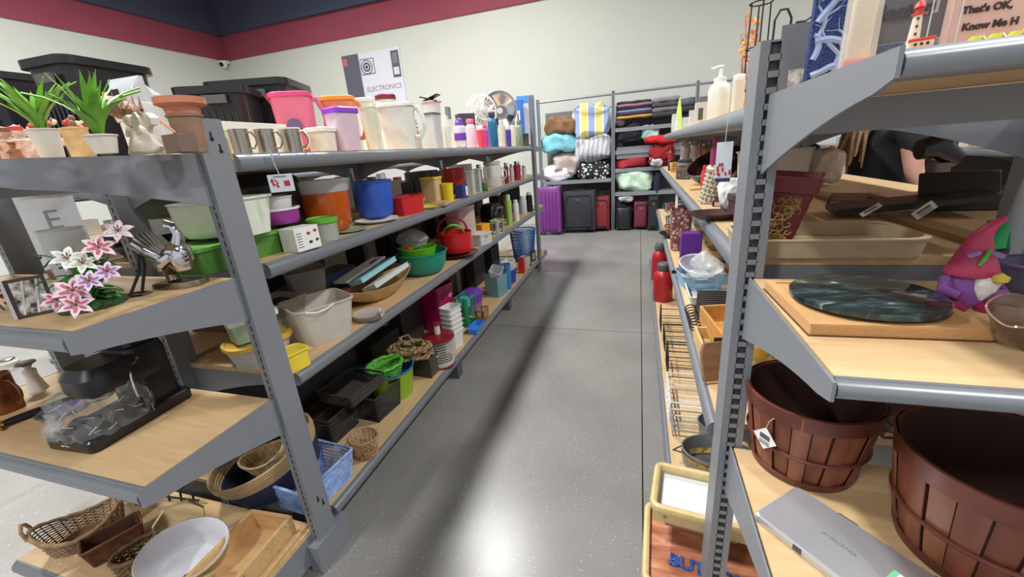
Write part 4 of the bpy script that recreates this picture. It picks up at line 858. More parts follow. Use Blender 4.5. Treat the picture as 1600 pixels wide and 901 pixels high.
for k in range(3): MB().tube([(w_*(-.3+.02*k), -w_*.42, h_*.96), (w_*(-.15), -w_*.45, h_*.9), (w_*.0, -w_*.45, h_*.94), (w_*.1, -w_*.42, h_*.99)], .004, 6).build('clip', mat((235, 235, 232), .3, 0, .8), R) if k == 0 else MB().tube([(w_*.44, w_*(-.2+.2*k), h_*.92), (w_*.47, w_*(-.1+.2*k), h_*.88), (w_*.44, w_*(0+.2*k), h_*.92)], .004, 6).build('clip', mat((235, 235, 232), .3, 0, .8), R)
P1, w_, h_ = GL(452, 512, 416, .34, L3); vessel('food_container', P1, w_, w_*.9, h_*.95, mat((150, 146, 142), .3, 0, .6), 'clear grey flared bin behind the frosted container', 'container', .62, r=.01, rz=LZ-.6)
P1, w_, h_ = GL(400, 455, 455, .3, L3); vessel('food_container', P1, .22, .16, h_*.8, mat((190, 176, 160), .3, 0, .55), 'clear brownish drawer bin just right of the near post', 'container', .95, r=.01, rz=LZ)
P1 = onL(460, .40, L3); carton(P1, .22, .14, .14, BLACKM, 'black appliance box at the back of the third shelf behind clear bins', rz=LZ+.2)
P1 = onL(520, .40, L3); carton(P1, .3, .12, .15, mat((70, 70, 76), .6), 'dark grey box at the back behind the wooden leaf bowl', rz=LZ, panels=[(.0, .9, .6, .12, mat((40, 56, 140), .5))])
# leaf shaped bowl with trays
P1 = onL(590, .17, L3); R = empty('wooden_bowl', P1, LZ-.2, 'large tan leaf shaped bowl holding ice cube trays', 'bowl')
n = 40; L = []
def leaf(s, z, t=0): return [((.235*s-t)*cos(2*pi*i/n)*(1+.12*abs(cos(2*pi*i/n))**6), (.115*s-t)*sin(2*pi*i/n)*(.72+.28*abs(sin(2*pi*i/n))), z+.035*s*abs(cos(2*pi*i/n))**3) for i in range(n)]
MB().loft([leaf(.4, 0), leaf(.62, .02), leaf(.85, .05), leaf(1, .078), leaf(.97, .079), leaf(.8, .052), leaf(.55, .024), leaf(.3, .01)]).build('body', mat((186, 154, 104), .35, var=.15, scale=12), R)
def icetray(P, w, d, label, m, rot, rows=8):
    R = empty('ice_cube_tray', P, 0, label, 'tray', None, rot)
    b = MB().box((0, 0, .0), (w, d, .004))
    for i in range(rows+1): b.box((-w/2+w*i/rows, 0, .012), (.003, d, .022))
    for j in range(3): b.box((0, -d/2+d*j/2, .012), (w, .003, .022))
    b.build('body', m, R, smooth=False); MB().loft([rrect(w+.012, d+.012, .01, .02), rrect(w+.012, d+.012, .01, .024), rrect(w-.004, d-.004, .008, .024), rrect(w-.004, d-.004, .008, .02)], closed=True).build('rim', m, R); return R
B1 = P1+Vector((0, 0, .075))
icetray(B1+Vector((-.02, .04, .045)), .27, .09, 'pale aqua ice cube tray lying across the leaf shaped bowl', mat((150, 200, 206), .35), (-.3, -.14, LZ-.1), 10)
icetray(B1+Vector((.045, .05, .01)), .27, .09, 'clear white ice cube tray at the front of the leaf shaped bowl', mat((214, 220, 212), .35, 0, .85), (-.4, -.12, LZ-.1), 9)
R = carton(B1+Vector((-.09, .03, .06)), .3, .09, .012, mat((222, 222, 228), .4), 'long white plastic tray with a dark label behind the aqua ice tray', 'tray', 'tray', rot=(-.1, -.16, LZ-.1))
MB().box((.08, -.02, .0125), (.05, .018, .001)).build('dark_label', INK, R, smooth=False)
P1 = onL(578, .045, L3); R = empty('plate_stack', P1, LZ, 'stack of clear plastic plates with a barcode tag at the shelf front', 'plates')
for k in range(4): MB().lathe([(.04, .006*k), (.065, .006*k+.008), (.066, .006*k+.0095), (.0004, .006*k+.003)], 28).build('plate', clear((225, 215, 208), .5), R)
t = taglabel((.0, -.062, .028), .035, .03, '', rot=(-.2, 0, .5), parent=R)
P1, w_, h_ = GL(622, 700, 391, .14, L3); vessel('mixing_bowl', P1, w_, w_, h_*.97, PL((26, 140, 116)), 'wide teal green plastic bowl on the third shelf', 'bowl', .55, 'bowl', rim=.006)
P1b = P1+Vector((-.02, 0, h_*.55)); vessel('mixing_bowl', P1b, w_*.72, w_*.72, h_*.62, PL((108, 190, 40)), 'lime green bowl nested in the teal bowl', 'bowl', .6, 'bowl', rim=.004)
R = empty('scissors', P1b+Vector((-.02, -.03, h_*.66)), 0, 'orange handled kitchen scissors on top of the lime bowl', 'scissors', rot=(.15, 0, LZ-.4))
for s in (-1, 1): MB().tube([(-.03+.022*cos(t*2*pi/16)+s*.004, s*.017+.014*sin(t*2*pi/16), .006) for t in range(16)], .0045, 6, closed=True).build('finger_loop', PL((226, 96, 40)), R)
MB().tube([(-.01, 0, .006), (-.1, .01, .006)], .004, 4).tube([(-.01, 0, .008), (-.1, -.01, .006)], .004, 4).build('blade', STEEL, R)
b = MB().loft([loop(.16, .14, None, 0, 32), loop(.2, .17, None, .03, 32), loop(.17, .15, None, .06, 32), loop(.05, .05, None, .085, 32)]).jit(.014, 22, 4)
o = b.build('plastic_bag', clear((225, 222, 228), .32, .1), None, loc=P1b+Vector((-.05, .04, h_*.66))); tag(o, 'clear plastic bag of small goods heaped over the lime bowl', 'bag')
b = MB().lathe([(.0005, 0), (.03, .006), (.034, .02), (.02, .035), (.0005, .04)], 16).jit(.006, 40); o = b.build('toy', mat((66, 60, 120), .4, var=.6, scale=60), None, loc=P1b+Vector((-.1, .05, h_*.66+.01))); tag(o, 'violet blue patterned lump inside the clear bag', 'toy')
P1 = onL(555, .3, L3+.0); vessel('food_tray', P1, .34, .13, .09, mat((120, 70, 60), .4, 0, .85), 'dark reddish clear tray behind the ice cube trays', 'tray', .9, r=.01, rz=LZ)
P1, w_, h_ = GL(686, 742, 384, .1, L3); plate(P1, w_*1.2, mat((96, 24, 32), .15), 'dark red glass lid lying under the red colander', .02)
P1, w_, h_ = GL(690, 736, 362, .11, L3+.02); R = vessel('colander', P1, w_*1.08, w_*1.08, h_, PL((206, 36, 42)), 'bright red plastic pail on the dark red lid', 'colander', .78, 'deep', rim=.005)
o = MB().tube([(w_*.5*cos(2*pi*i/32), 0, w_*.5*sin(2*pi*i/32)) for i in range(32)], .007, 8, closed=True).build('red_ring', PL((180, 30, 40)), None, loc=P1+Vector((-.02, 0, h_+w_*.02)), rot=(.2, 0, FC(P1))); tag(o, 'red round splash ring standing in the red pail', 'ring')
o = MB().tube([(w_*.36*cos(2*pi*i/32), 0, w_*.36*sin(2*pi*i/32)) for i in range(32)], .009, 8, closed=True, flat=.6).build('green_ring', PL((120, 200, 50)), None, loc=P1+Vector((0, -.03, h_-w_*.06)), rot=(.35, 0, FC(P1))); tag(o, 'lime green round strainer ring standing in the red pail', 'ring')
P1, w_, h_ = GL(698, 744, 322, .18, L3); vessel('food_container', P1, w_, w_, h_, mat((214, 192, 186), .3, 0, .75), 'round clear tub with a pinkish tint and lid behind the red pail', 'container', .9, 'deep', lid=mat((226, 214, 206), .3, 0, .9), lidh=.016)
P1, w_, h_ = GL(738, 767, 346, .12, L3+.04); carton(P1+Vector((0, 0, -.04)), .1, .08, .04, mat((110, 120, 190), .5), 'lavender carton under the orange box', rz=LZ); carton(P1+Vector((0, 0, .001)), .11, .09, h_*.8, PL((240, 170, 50)), 'orange carton stacked on the lavender box', rz=LZ-.3)
P1, w_, h_ = GL(733, 768, 364, .05, L3); R = vessel('food_container', P1, w_*.85, w_*.7, h_, clear((232, 232, 232), .6), 'small clear box with a green clip beside the white mug', 'container', .9, r=.01, rz=LZ-.3, lid=WHITE, lidh=.006)
MB().box((0, -w_*.36, h_*.75), (.02, .006, .012)).build('green_clip', PL((120, 190, 60)), R)
P1, w_, h_ = GL(757, 769, 366, .02, L3); mug(P1, w_*.9, h_*1.3, WHITE, 'small white mug lying at the front of the third shelf', rz=LZ)
P1, w_, h_ = GL(745, 768, 322, .08, L3+.0); vessel('food_container', P1, .09, .09, .05, mat((180, 60, 70), .4, 0, .8), 'low pink lidded pot between the orange carton and grill', 'container', .9, lid=PL((170, 40, 60)), lidh=.008)
P1, w_, h_ = GL(746, 790, 318, .17, L3); R = empty('table_grill', P1, LZ-.3, 'black folding electric grill with a rounded handle', 'grill')
MB().loft([rrect(.16, .14, .03, 0), rrect(.17, .15, .03, .02), rrect(.17, .15, .03, .05)]).loft([rrect(.17, .15, .03, .055), rrect(.17, .15, .03, h_*.8), rrect(.14, .12, .04, h_)]).build('body', BLACKP, R)
MB().tube([(-.05, -.08, h_*.6), (-.04, -.1, h_*.85), (.04, -.1, h_*.85), (.05, -.08, h_*.6)], .008, 8).build('handle', mat((120, 120, 124), .3), R)
P1, w_, h_ = GL(762, 792, 343, .045, L3); gridbasket('plastic_basket', P1, .12, .08, h_, mat((190, 192, 188), .5), 'small light grey slotted basket under a lime lid', rz=LZ-.2, nz=5, rim=.004)
carton(P1+Vector((-.005, .0, h_*.75)), .1, .07, .02, PL((160, 206, 50)), 'lime green lidded box sitting in the grey slotted basket', rz=LZ-.2, cat='box')
for a, b, t, of, c, cc, n, kd in [(789, 800, 304, .06, (160, 200, 96), (186, 216, 140), 'lime green tumbler', 'tumbler'), (801, 811, 312, .05, (222, 220, 216), (220, 220, 216), 'white thermos jug', 'flask'), (811, 823, 306, .1, (196, 206, 214), (210, 210, 214), 'clear bluish jar', 'jar'), (822, 832, 300, .06, (30, 30, 34), (200, 200, 204), 'black and white box shaped flask', 'flask'), (785, 796, 296, .2, (150, 110, 80), (60, 44, 40), 'brown figurine like bottle', 'bottle')]:
    P1, w_, h_ = GL(a, b, t, of, L3); bottle(P1, w_, h_, mat(c, .3), PL(cc), n+' at the far end of the third shelf', kd, 'flask', 'flask')
P1, w_, h_ = GL(800, 832, 288, .28, L3); carton(P1, .2, .1, h_, mat((36, 34, 40), .5), 'tall black carton at the far end of the third shelf', rz=LZ-.6)

# ================= left run, bottom deck =================
P1 = Vector((-1.34, 1.05, L4))
R = empty('rope_basket', P1+Vector((-.03, -.075, .05)), 0, 'large navy rope basket with a tan woven rim, tilted against the near post', 'basket', rot=(.12, -.28, .3))
nv = mat((38, 42, 72), .85, bump=.6, scale=60, name='navy_rope'); tn = mat((176, 148, 108), .8, bump=.6, scale=70, name='tan_rope')
b = MB(); b2 = MB(); W, D, HH = .40, .37, .15
for i in range(15):
    z = .004+i*.010; f = min(1, .8+.2*(i/12)); (b2 if i >= 9 else b).tube([(p[0], p[1], z) for p in ell(W*f, D*f, z, 44)], .0056, 6, closed=True)
b.lathe([(.0005, 0), (W*.4, 0), (W*.4, .006), (.0005, .006)], 32)
b.build('navy_coils', nv, R); b2.build('tan_rim', tn, R)
for s in (-1, 1): MB().tube([(s*W*.49, -.045, .13), (s*W*.5, -.03, .165), (s*W*.5, .03, .165), (s*W*.49, .045, .13)], .009, 8, flat=.5).build('handle', tn, R)
wicker('wicker_basket', P1+Vector((-.05, -.09, .10)), .17, .11, .06, WK((206, 180, 134)), 'small pale wicker basket with handles lying inside the navy rope basket', tw=.85, rows=12, stakes=24, th=.002, rot=(.2, -.2, .55), rimr=.005, high=.02)
R = wicker('wicker_basket', onL(497, .125, L4), .25, .19, .125, WK((146, 174, 224)), 'light blue painted wicker basket on the deck behind the near post', tw=.85, r=.012, rows=17, stakes=34, th=.0026, rz=LZ-.10, rimr=.006)
BK = WK((52, 46, 44))
Pb = onL(523, .31, L4); wicker('dark_wicker_basket', Pb, .20, .17, .14, BK, 'black wicker drawer basket, left lower one of the dark stack', tw=.85, r=.006, rows=14, stakes=26, th=.003, rz=LZ-.05, holes=True)
Pb = onL(590, .2, L4); wicker('dark_wicker_basket', Pb, .20, .19, .14, BK, 'black wicker drawer basket, lower right one next to the lime bucket', tw=.85, r=.006, rows=14, stakes=26, th=.003, rz=LZ-.1, holes=True)
Pb = onL(553, .25, L4+.148); wicker('dark_wicker_basket', Pb, .24, .20, .065, WK((66, 58, 54)), 'black wicker tray basket on top of the two dark drawers', tw=.88, r=.006, rows=8, stakes=30, th=.0028, rz=LZ-.1, holes=True)
P1, w_, h_ = GL(545, 594, 680, .055, L4); wicker('wicker_basket', P1, w_, w_*.85, h_*.95, WK((176, 138, 104)), 'small round tan wicker basket in front of the black drawers', tw=.8, rows=9, stakes=18, th=.0028, rimr=.005)
P1 = onL(601, .21, L4); P1, w_, h_ = GL(576, 648, 572, .2, L4)
R = vessel('bucket', P1, w_*1.05, w_*1.05, h_*1.0, PL((142, 178, 44)), 'lime green round tub with a blue inside and cut out handles', 'tub', .82, rim=.006, rimm=PL((40, 110, 170)))
MB().loft([loop(w_*1.035*s, w_*1.035*s, None, z, 32) for s, z in ((.8, .006), (.985, h_*.99))], True, False).build('blue_inside', PL((36, 100, 160)), R)
MB().box((w_*.35, -w_*.41, h_*.86), (.05, .004, .014), rz=.7).build('grip_slot', BLACKM, R)
Pg = P1+Vector((-.02, -.01, h_*.72)); R = wicker('gift_basket', Pg, w_*.8, w_*.66, h_*.38, WK((96, 178, 62)), 'bright green woven basket with a flat handle sitting in the lime tub', tw=.8, rows=9, stakes=18, th=.0065, rz=LZ-.4)
MB().tube([(-w_*.42, 0, h_*.3), (-w_*.36, 0, h_*.42), (0, .01, h_*.47), (w_*.36, 0, h_*.42), (w_*.42, 0, h_*.3)], .009, 6, flat=.25).build('handle', PL((104, 190, 66)), R)
P1 = onL(545, .38, L4+.03); vessel('party_tub', onL(556, .4, L4), .26, .2, .13, PL((28, 92, 130)), 'oval dark blue tub behind the black wicker drawers', 'tub', .85, rim=.006, rz=LZ)
P1, w_, h_ = GL(648, 684, 545, .13, L4); R = empty('smoky_organizer', P1, LZ-.08, 'smoky clear drawer box with a dark top beside the lime tub', 'drawer box')
MB().loft([rrect(.17, .16, .008, 0), rrect(.17, .16, .008, h_*.9)]).build('drawer', mat((92, 84, 78), .15, 0, .75), R)
MB().box((0, 0, h_*.95), (.18, .17, .012)).box((-.088, 0, h_*.45), (.006, .17, h_*.9)).box((.088, 0, h_*.45), (.006, .17, h_*.9)).build('frame', mat((52, 48, 46), .35), R, bev=.002)
MB().tube([(-.02, -.082, h_*.78), (-.015, -.088, h_*.72), (.015, -.088, h_*.72), (.02, -.082, h_*.78)], .003, 6).build('handle', mat((190, 186, 180), .3), R)
Pr = P1+Vector((-.05, -.12, h_*.98)); Pr = Vector((P1.x-.04, P1.y-.09, L4+h_*.99))
R = empty('braided_bag', Pr, .3, 'heap of braided straw rope bag with shiny shells on the drawer box', 'bag')
stw = mat((160, 130, 84), .7, var=.4, scale=50, name='straw'); rnd = random.Random(6)
for k in range(9):
    r0 = .05+.045*rnd.random(); z0 = .012+.007*k; ph = rnd.random()*6; MB().tube([(r0*1.5*cos(t*2*pi/36+ph)+.006*sin(t*1.9), r0*sin(t*2*pi/36+ph)+.006*cos(t*2.3), z0+.006*sin(t*1.3)) for t in range(36)], .0085, 6, closed=True).build('braid', stw, R)
MB().tube([(-.06, 0, .06), (-.05, 0, .12), (0, .01, .13), (.03, 0, .08)], .006, 6).build('handle', stw, R)
b = MB()
for k in range(16):
    a = rnd.uniform(0, 6.28); r0 = rnd.uniform(.0, .07); c = (r0*1.3*cos(a), r0*sin(a)-.01, .075+rnd.uniform(0, .02)); b.lathe([(.0004, -.007), (.009, -.002), (.008, .004), (.0004, .007)], 8); b.v[-32:] = [(v[0]+c[0], v[1]+c[1], v[2]+c[2]) for v in b.v[-32:]]
b.build('shells', mat((196, 206, 190), .15, .6, var=.6, scale=40), R)['kind'] = 'stuff'
# salad spinner
P1, w_, h_ = GL(664, 711, 525, .07, L4); R = gridbasket('salad_spinner', P1, w_, w_, h_, mat((214, 210, 206), .35), 'white slotted salad spinner with a dark red lid and crank knob', tw=.85, r=None, nz=9, rim=.003, solid=.5, cat='salad spinner')
dr = PL((130, 28, 38)); MB().lathe([(w_*.5, h_-.01), (w_*.54, h_-.008), (w_*.54, h_+.006), (w_*.3, h_+.016), (.0005, h_+.02)], 32).build('lid', dr, R); MB().lathe([(w_*.46, 0), (w_*.46, .012), (w_*.4, .013)], 32).build('foot_ring', dr, R)
MB().tube([(0, 0, h_+.015), (.0, 0, h_+.075)], w_*.1, 14).build('knob_stem', mat((226, 220, 210), .4), R); MB().lathe([(w_*.1, h_+.075), (w_*.14, h_+.078), (w_*.14, h_+.09), (.0005, h_+.096)], 18).build('knob', dr, R)
P1 = onL(700, .075, L4); P1, w_, h_ = GL(684, 730, 478, .09, L4)
for k in range(6):
    hh = h_*.42; vessel('storage_bin', P1+Vector((0, 0, k*(h_-hh)/5)), .12, .10, hh, PL((232, 230, 228)), ['lowest white bin of the nested stack', 'second lowest white bin of the nested stack', 'third white bin from the bottom of the nested stack', 'fourth white bin from the bottom of the nested stack', 'second highest white bin of the nested stack', 'topmost white bin of the nested stack beside the salad spinner'][k], 'bin', .82, r=.02, rz=LZ-.25, group='white nested bins')
P1, w_, h_ = GL(714, 742, 460, .14, L4+.04); gridbasket('plastic_basket', P1+Vector((0, 0, -.04)), .15, .11, h_+.03, PL((40, 150, 96)), 'tall green perforated plastic basket behind the white bins', rz=LZ-.2, nz=10, bar=.0026)
o = MB().loft([rrect(.08, .006, .003, 0), rrect(.085, .008, .004, .05), rrect(.05, .008, .004, .085)]).build('blue_scoop', PL((88, 200, 220)), None, loc=P1+Vector((.02, -.06, h_*.62)), rot=(0, 0, FC(P1))); tag(o, 'bright cyan rounded paddle leaning in the green basket', 'paddle')
P1, w_, h_ = GL(730, 757, 505, .035, L4); vessel('tray_box', P1, .17, .08, .04, PL((70, 140, 224)), 'bright blue shallow tray at the front of the deck', 'tray', .92, r=.01, rz=LZ, rim=.005)
P1 = onL(668, .34, L4); P1, w_, h_ = GL(660, 706, 442, .33, L4); R = vessel('waste_bin', P1+Vector((.0, 0, 0)), .2, .2, h_*.98, PL((170, 22, 96)), 'magenta plastic bin with a white curl mark', 'bin', .8, r=.02, rz=LZ-.2)
MB().tube([(.05+.018*cos(t*.45)*(1-t*.03), -.093, h_*.72+.018*sin(t*.45)*(1-t*.03)) for t in range(22)], .003, 6).build('white_curl', WHITE, R)
P1, w_, h_ = GL(706, 762, 437, .2, L4+.09); P1.z = L4+.085; R = vessel('lunch_box', P1, .2, .14, .06, PL((104, 50, 170)), 'purple lidded roasting box stacked above the clear purple container', 'box', .9, r=.03, rz=LZ-.2, lid=PL((112, 56, 184)), lidh=.05, lidkind='dome')
P1.z = L4; vessel('food_container', P1, .17, .12, .078, mat((150, 110, 170), .3, 0, .7), 'translucent purple container with a magenta rim under the purple box', 'container', .9, r=.02, rz=LZ-.2, lid=PL((190, 70, 160)), lidh=.006)
P1, w_, h_ = GL(740, 768, 478, .045, L4); wicker('wicker_basket', P1, .11, .06, h_*.8, WK((150, 110, 66)), 'little brown open wicker basket at the deck front past the blue tray', tw=.9, r=.006, rows=6, stakes=16, rz=LZ)
P1, w_, h_ = GL(760, 791, 428, .12, L4); R = vessel('food_container', P1, w_*.9, w_*.85, h_, mat((130, 176, 190), .25, 0, .7), 'clear aqua square tub holding a white scoop', 'container', .9, r=.012, rz=LZ-.3)
P1.z = L4+h_*.6; vessel('food_container', P1, w_*.7, w_*.6, h_*.75, clear((225, 228, 230), .6), 'small clear jug tilted on the aqua tub', 'jug', .8, r=.02, rot=(.2, -.3, LZ))
P1, w_, h_ = GL(786, 797, 412, .07, L4); vessel('tub', P1, .09, .08, h_, mat((56, 130, 190), .4), 'blue and white patterned tub behind the aqua tub', 'tub', .9)
P1, w_, h_ = GL(782, 809, 418, .1, L4); vessel('storage_bin', P1, .13, .11, h_*.9, PL((34, 56, 160)), 'royal blue bin under the white stacked colanders', 'bin', .85, r=.015, rz=LZ-.2)
for k in range(4):
    R = gridbasket('colander', P1+Vector((0, -.01, h_*.88+.0205*k)), .15, .11, .028, PL((228, 226, 222)), ['lowest white slotted tray resting on the royal blue bin', 'second white slotted tray from the bottom on the blue bin', 'third white slotted tray from the bottom on the blue bin', 'topmost white slotted tray of the stack on the blue bin'][k], rz=LZ-.2, nz=2, rim=.003, group='white slotted trays', cat='tray', rot=(0, .0, LZ-.2+.02*k))
P1, w_, h_ = GL(810, 820, 402, .06, L4); carton(P1, .05, .06, h_, PL((206, 44, 48)), 'narrow bright red box at the far end of the deck', rz=LZ)
for k, (a, t) in enumerate([(826, 398), (833, 392)]):
    P1 = onL(a, .05+.0*k, L4); hh = hof(P1, t); R = carton(P1, .09, .02, hh, mat((46, 42, 42), .4), ['near black picture frame at the far deck end', 'farther black picture frame at the far deck end'][k], 'framed_picture', 'picture', rz=LZ-.4, panels=[(0, .5, .6, .6, mat((150, 150, 146), .4))])
P1 = onL(822, .22, L4); P1, w_, h_ = GL(800, 850, 358, .17, L4)
R = gridbasket('laundry_basket', Vector((P1.x, P1.y, L4)), .3, .3, h_, PL((36, 112, 176)), 'blue round laundry basket with open sides at the far end of the deck', tw=.75, r=None, nz=9, bar=.004, rim=.008, solid=.3)
P1, w_, h_ = GL(812, 830, 400, .05, L4); vessel('glass_bowl', P1, .1, .1, h_, clear(a=.4), 'clear glass bowl in front of the blue laundry basket', 'bowl', .6, 'bowl', rim=.002)
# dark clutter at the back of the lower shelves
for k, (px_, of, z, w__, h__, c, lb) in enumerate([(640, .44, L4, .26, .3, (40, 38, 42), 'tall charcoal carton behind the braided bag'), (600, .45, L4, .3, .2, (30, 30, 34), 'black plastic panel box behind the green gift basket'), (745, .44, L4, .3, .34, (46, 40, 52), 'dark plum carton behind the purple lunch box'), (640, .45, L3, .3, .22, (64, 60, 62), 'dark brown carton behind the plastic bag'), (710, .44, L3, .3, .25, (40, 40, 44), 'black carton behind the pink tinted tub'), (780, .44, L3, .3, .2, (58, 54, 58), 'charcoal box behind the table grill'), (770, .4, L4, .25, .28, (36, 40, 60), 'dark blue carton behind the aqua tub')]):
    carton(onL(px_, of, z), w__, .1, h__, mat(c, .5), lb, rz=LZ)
# far left end unit post (taller) and end panel
P1 = onL(838, -.0, 0)
R = empty('end_shelving', (0, 0, 0), 0, 'tall narrow grey slotted post frame at the far end of the left run', 'shelving')
post(R, -1.125, 4.60, 1.93); post(R, -2.1, 4.60, 1.93); MB().box((-1.61, 4.62, .08), (.94, .02, .13)).build('kick_plate', GREY, R, smooth=False)
for z in (.165, .737, 1.117, 1.435): sh = MB().box((-1.61, 4.84, z-.009), (.94, .36, .018)).build('shelf', WOODB, R, smooth=False); trim(sh, (-1.14, 5.02), (-2.08, 5.02), (0, 1), z); MB().box((-1.125, 4.83, z-.04), (.004, .37, .05)).build('bracket', GREY, sh, smooth=False)

# ================= right end unit =================
ST = ramp_mat('basket_stave', 'noise', [(.3, (92, 44, 30)), (.55, (116, 60, 42)), (.75, (138, 82, 60))], 8, .42, (3, 3, .5), 5)
STV = [ramp_mat('basket_stave', 'noise', [(.3, a), (.55, b), (.75, c)], 8, .42, (3, 3, .5), 5) for a, b, c in (((96, 48, 34), (120, 66, 48), (142, 86, 66)), ((116, 66, 46), (146, 90, 66), (166, 112, 84)), ((102, 54, 38), (130, 72, 52), (154, 92, 68)))]
HP = ramp_mat('basket_hoop', 'noise', [(.3, (84, 40, 32)), (.7, (116, 62, 50))], 14, .4)
def bushel(P, rt, rb, h, label, rz=0, n=22):
    R = empty('bushel_basket', P, rz, label, 'basket'); rnd = random.Random(int(h*1000))
    for k in range(n):
        a = 2*pi*k/n; L = []; hw = .5*2*pi/n*(.93-.05*rnd.random()); j = (.0018 if k % 2 else -.0018)+rnd.uniform(-.0004, .0004)
        for s in (0, .25, .5, .75, 1):
            r = rb+(rt-rb)*(s**.85)+j; z = .004+(h-.006)*s
            L.append([(r*cos(a-hw), r*sin(a-hw), z), ((r+.0012)*cos(a), (r+.0012)*sin(a), z), (r*cos(a+hw), r*sin(a+hw), z), ((r-.0022)*cos(a+hw), (r-.0022)*sin(a+hw), z), ((r-.0022)*cos(a-hw), (r-.0022)*sin(a-hw), z)])
        MB().loft(L).build('stave', STV[(k*7+n) % 3], R)
    MB().loft([[((rb+(rt-rb)*(s**.85)-q)*cos(2*pi*i/48), (rb+(rt-rb)*(s**.85)-q)*sin(2*pi*i/48), .004+(h-.006)*s) for i in range(48)] for s, q in ((0, .0042), (.25, .0042), (.5, .0042), (.75, .0042), (.99, .0042), (.99, .0052), (.5, .0052), (0, .0052))], closed=True).build('groove_shade_liner', mat((58, 30, 24), .7), R)  # dark liner added behind the staves; its colour stands in for groove shade
    def hoop(s0, s1, out, t=.0025):
        pr = [(rb+(rt-rb)*(s**.85), h*s) for s in (s0, s1)]; (r0, z0), (r1, z1) = pr
        prof = [(r0+out, z0), (r0+out+t, z0+.001), (r1+out+t, z1-.001), (r1+out, z1)]
        MB().loft([[(r*cos(2*pi*i/48), r*sin(2*pi*i/48), z) for i in range(48)] for r, z in prof], closed=True).build('hoop', HP, R)
    hoop(.82, 1.01, .001); hoop(.0, .10, .001)
    r_ = rb+(rt-rb)*(.42**.85)+.003; MB().tube([(r_*cos(2*pi*i/48), r_*sin(2*pi*i/48), h*.42) for i in range(48)], .0038, 8, closed=True).build('hoop', HP, R)
    MB().loft([[(r*cos(2*pi*i/48), r*sin(2*pi*i/48), z) for i in range(48)] for r, z in ((rt-.008, h*.84), (rt-.0045, h*1.0), (rt-.003, h*1.0), (rt-.006, h*.84))], closed=True).build('inner_hoop', HP, R)
    MB().lathe([(.0005, .004), (rb-.002, .004), (rb-.002, .008), (.0005, .008)], 32).build('bottom', ST, R); return R
B1 = bushel(Vector((.345, .845, .70)), .116, .088, .178, 'small reddish brown bushel basket with a hanging diamond price tag, beside the right post')
B2 = bushel(Vector((.545, .675, .70)), .132, .102, .192, 'reddish brown bushel basket without a tag, cut by the right edge', .2)
# diamond price tag hanging on basket 1
d = Vector((-.32, -.93, 0)); c0 = Vector((.345, .845, 0)); ang = -.95
dv = Vector((sin(ang), -cos(ang), 0)); pt = c0+dv*.111; 
T = empty('price_tag', (pt.x, pt.y, .70+.095), 0, 'white diamond shaped price tag hanging on the small bushel basket', 'tag'); T.rotation_euler = (0, 0, ang)
g = empty('x', (0, 0, 0)); bpy.data.objects.remove(g)
MB().box((0, -.004, 0), (.036, .0008, .036), M=Matrix.Rotation(.78, 4, 'Y')).build('card', PAPER, T, smooth=False)
b = MB()
Mr = Matrix.Rotation(.78+1.5708, 4, 'Y')
for k, (x, z, w__, h__) in enumerate([(-.010+.0018*i, .004, .0009+.0004*(i % 3), .011) for i in range(12)]+[(0, -.006-.0025*i, .024-.003*(i % 2), .0008) for i in range(4)]):
    p = Matrix.Rotation(.78-.78, 4, 'Y') @ Vector((x, 0, z)); b.box((p.x, -.0048, p.z), (w__, .0005, h__))
b.build('print', mat((90, 88, 90), .7), T, smooth=False)
MB().tube([(0, -.004, .024), (.006, -.006, .045), (.02, .0, .068), (.03, .014, .076)], .0009, 5).build('string', mat((190, 186, 180), .5), T)
# silver flat case
P = Vector((.352, .602, .70)); R = empty('flat_case', P, 0, 'flat silver rectangular case with small dark lettering and a price sticker', 'case'); R.rotation_euler = (0, 0, -.835)
sv = mat((196, 198, 204), .3, .55, var=.04, scale=6, name='brushed_silver')
MB().loft([rrect(.27, .122, .006, .001), rrect(.272, .124, .007, .003), rrect(.272, .124, .007, .008)]).build('lower_tray', sv, R)
MB().loft([rrect(.274, .126, .007, .0095), rrect(.274, .126, .007, .016), rrect(.268, .12, .008, .0195)]).build('lid', sv, R)
MB().box((0, 0, .0088), (.268, .12, .0016)).build('gap', INK, R, smooth=False)
MB().box((-.06, -.0625, .011), (.014, .0025, .011)).build('latch', mat((70, 70, 74), .4), R, bev=.0005)
for x in (-.05, .08): MB().box((x, .0635, .012), (.03, .003, .01)).build('hinge', STEEL, R, bev=.0005)
text('AUBURNIA', .0105, mat((110, 110, 116), .5), R, (-.03, -.006, .0196), (0, 0, 0), 'lettering', .0001)
S1 = MB().box((.052, -.005, .0199), (.036, .05, .0006)).build('price_sticker', PAPER, R, smooth=False)
MB().box((.037, -.005, .0203), (.007, .05, .0004)).build('green_strip', mat((130, 210, 160), .6), R, smooth=False)
b = MB()
for i in range(12): b.box((.052, -.022+.0027*i, .0203), (.010, .0013, .0004))
for i in range(3): b.box((.061+.003*i, -.005, .0203), (.0008, .036, .0004))
b.box((.064, .014, .0204), (.006, .006, .0004)); b.build('barcode', INK, R, smooth=False)
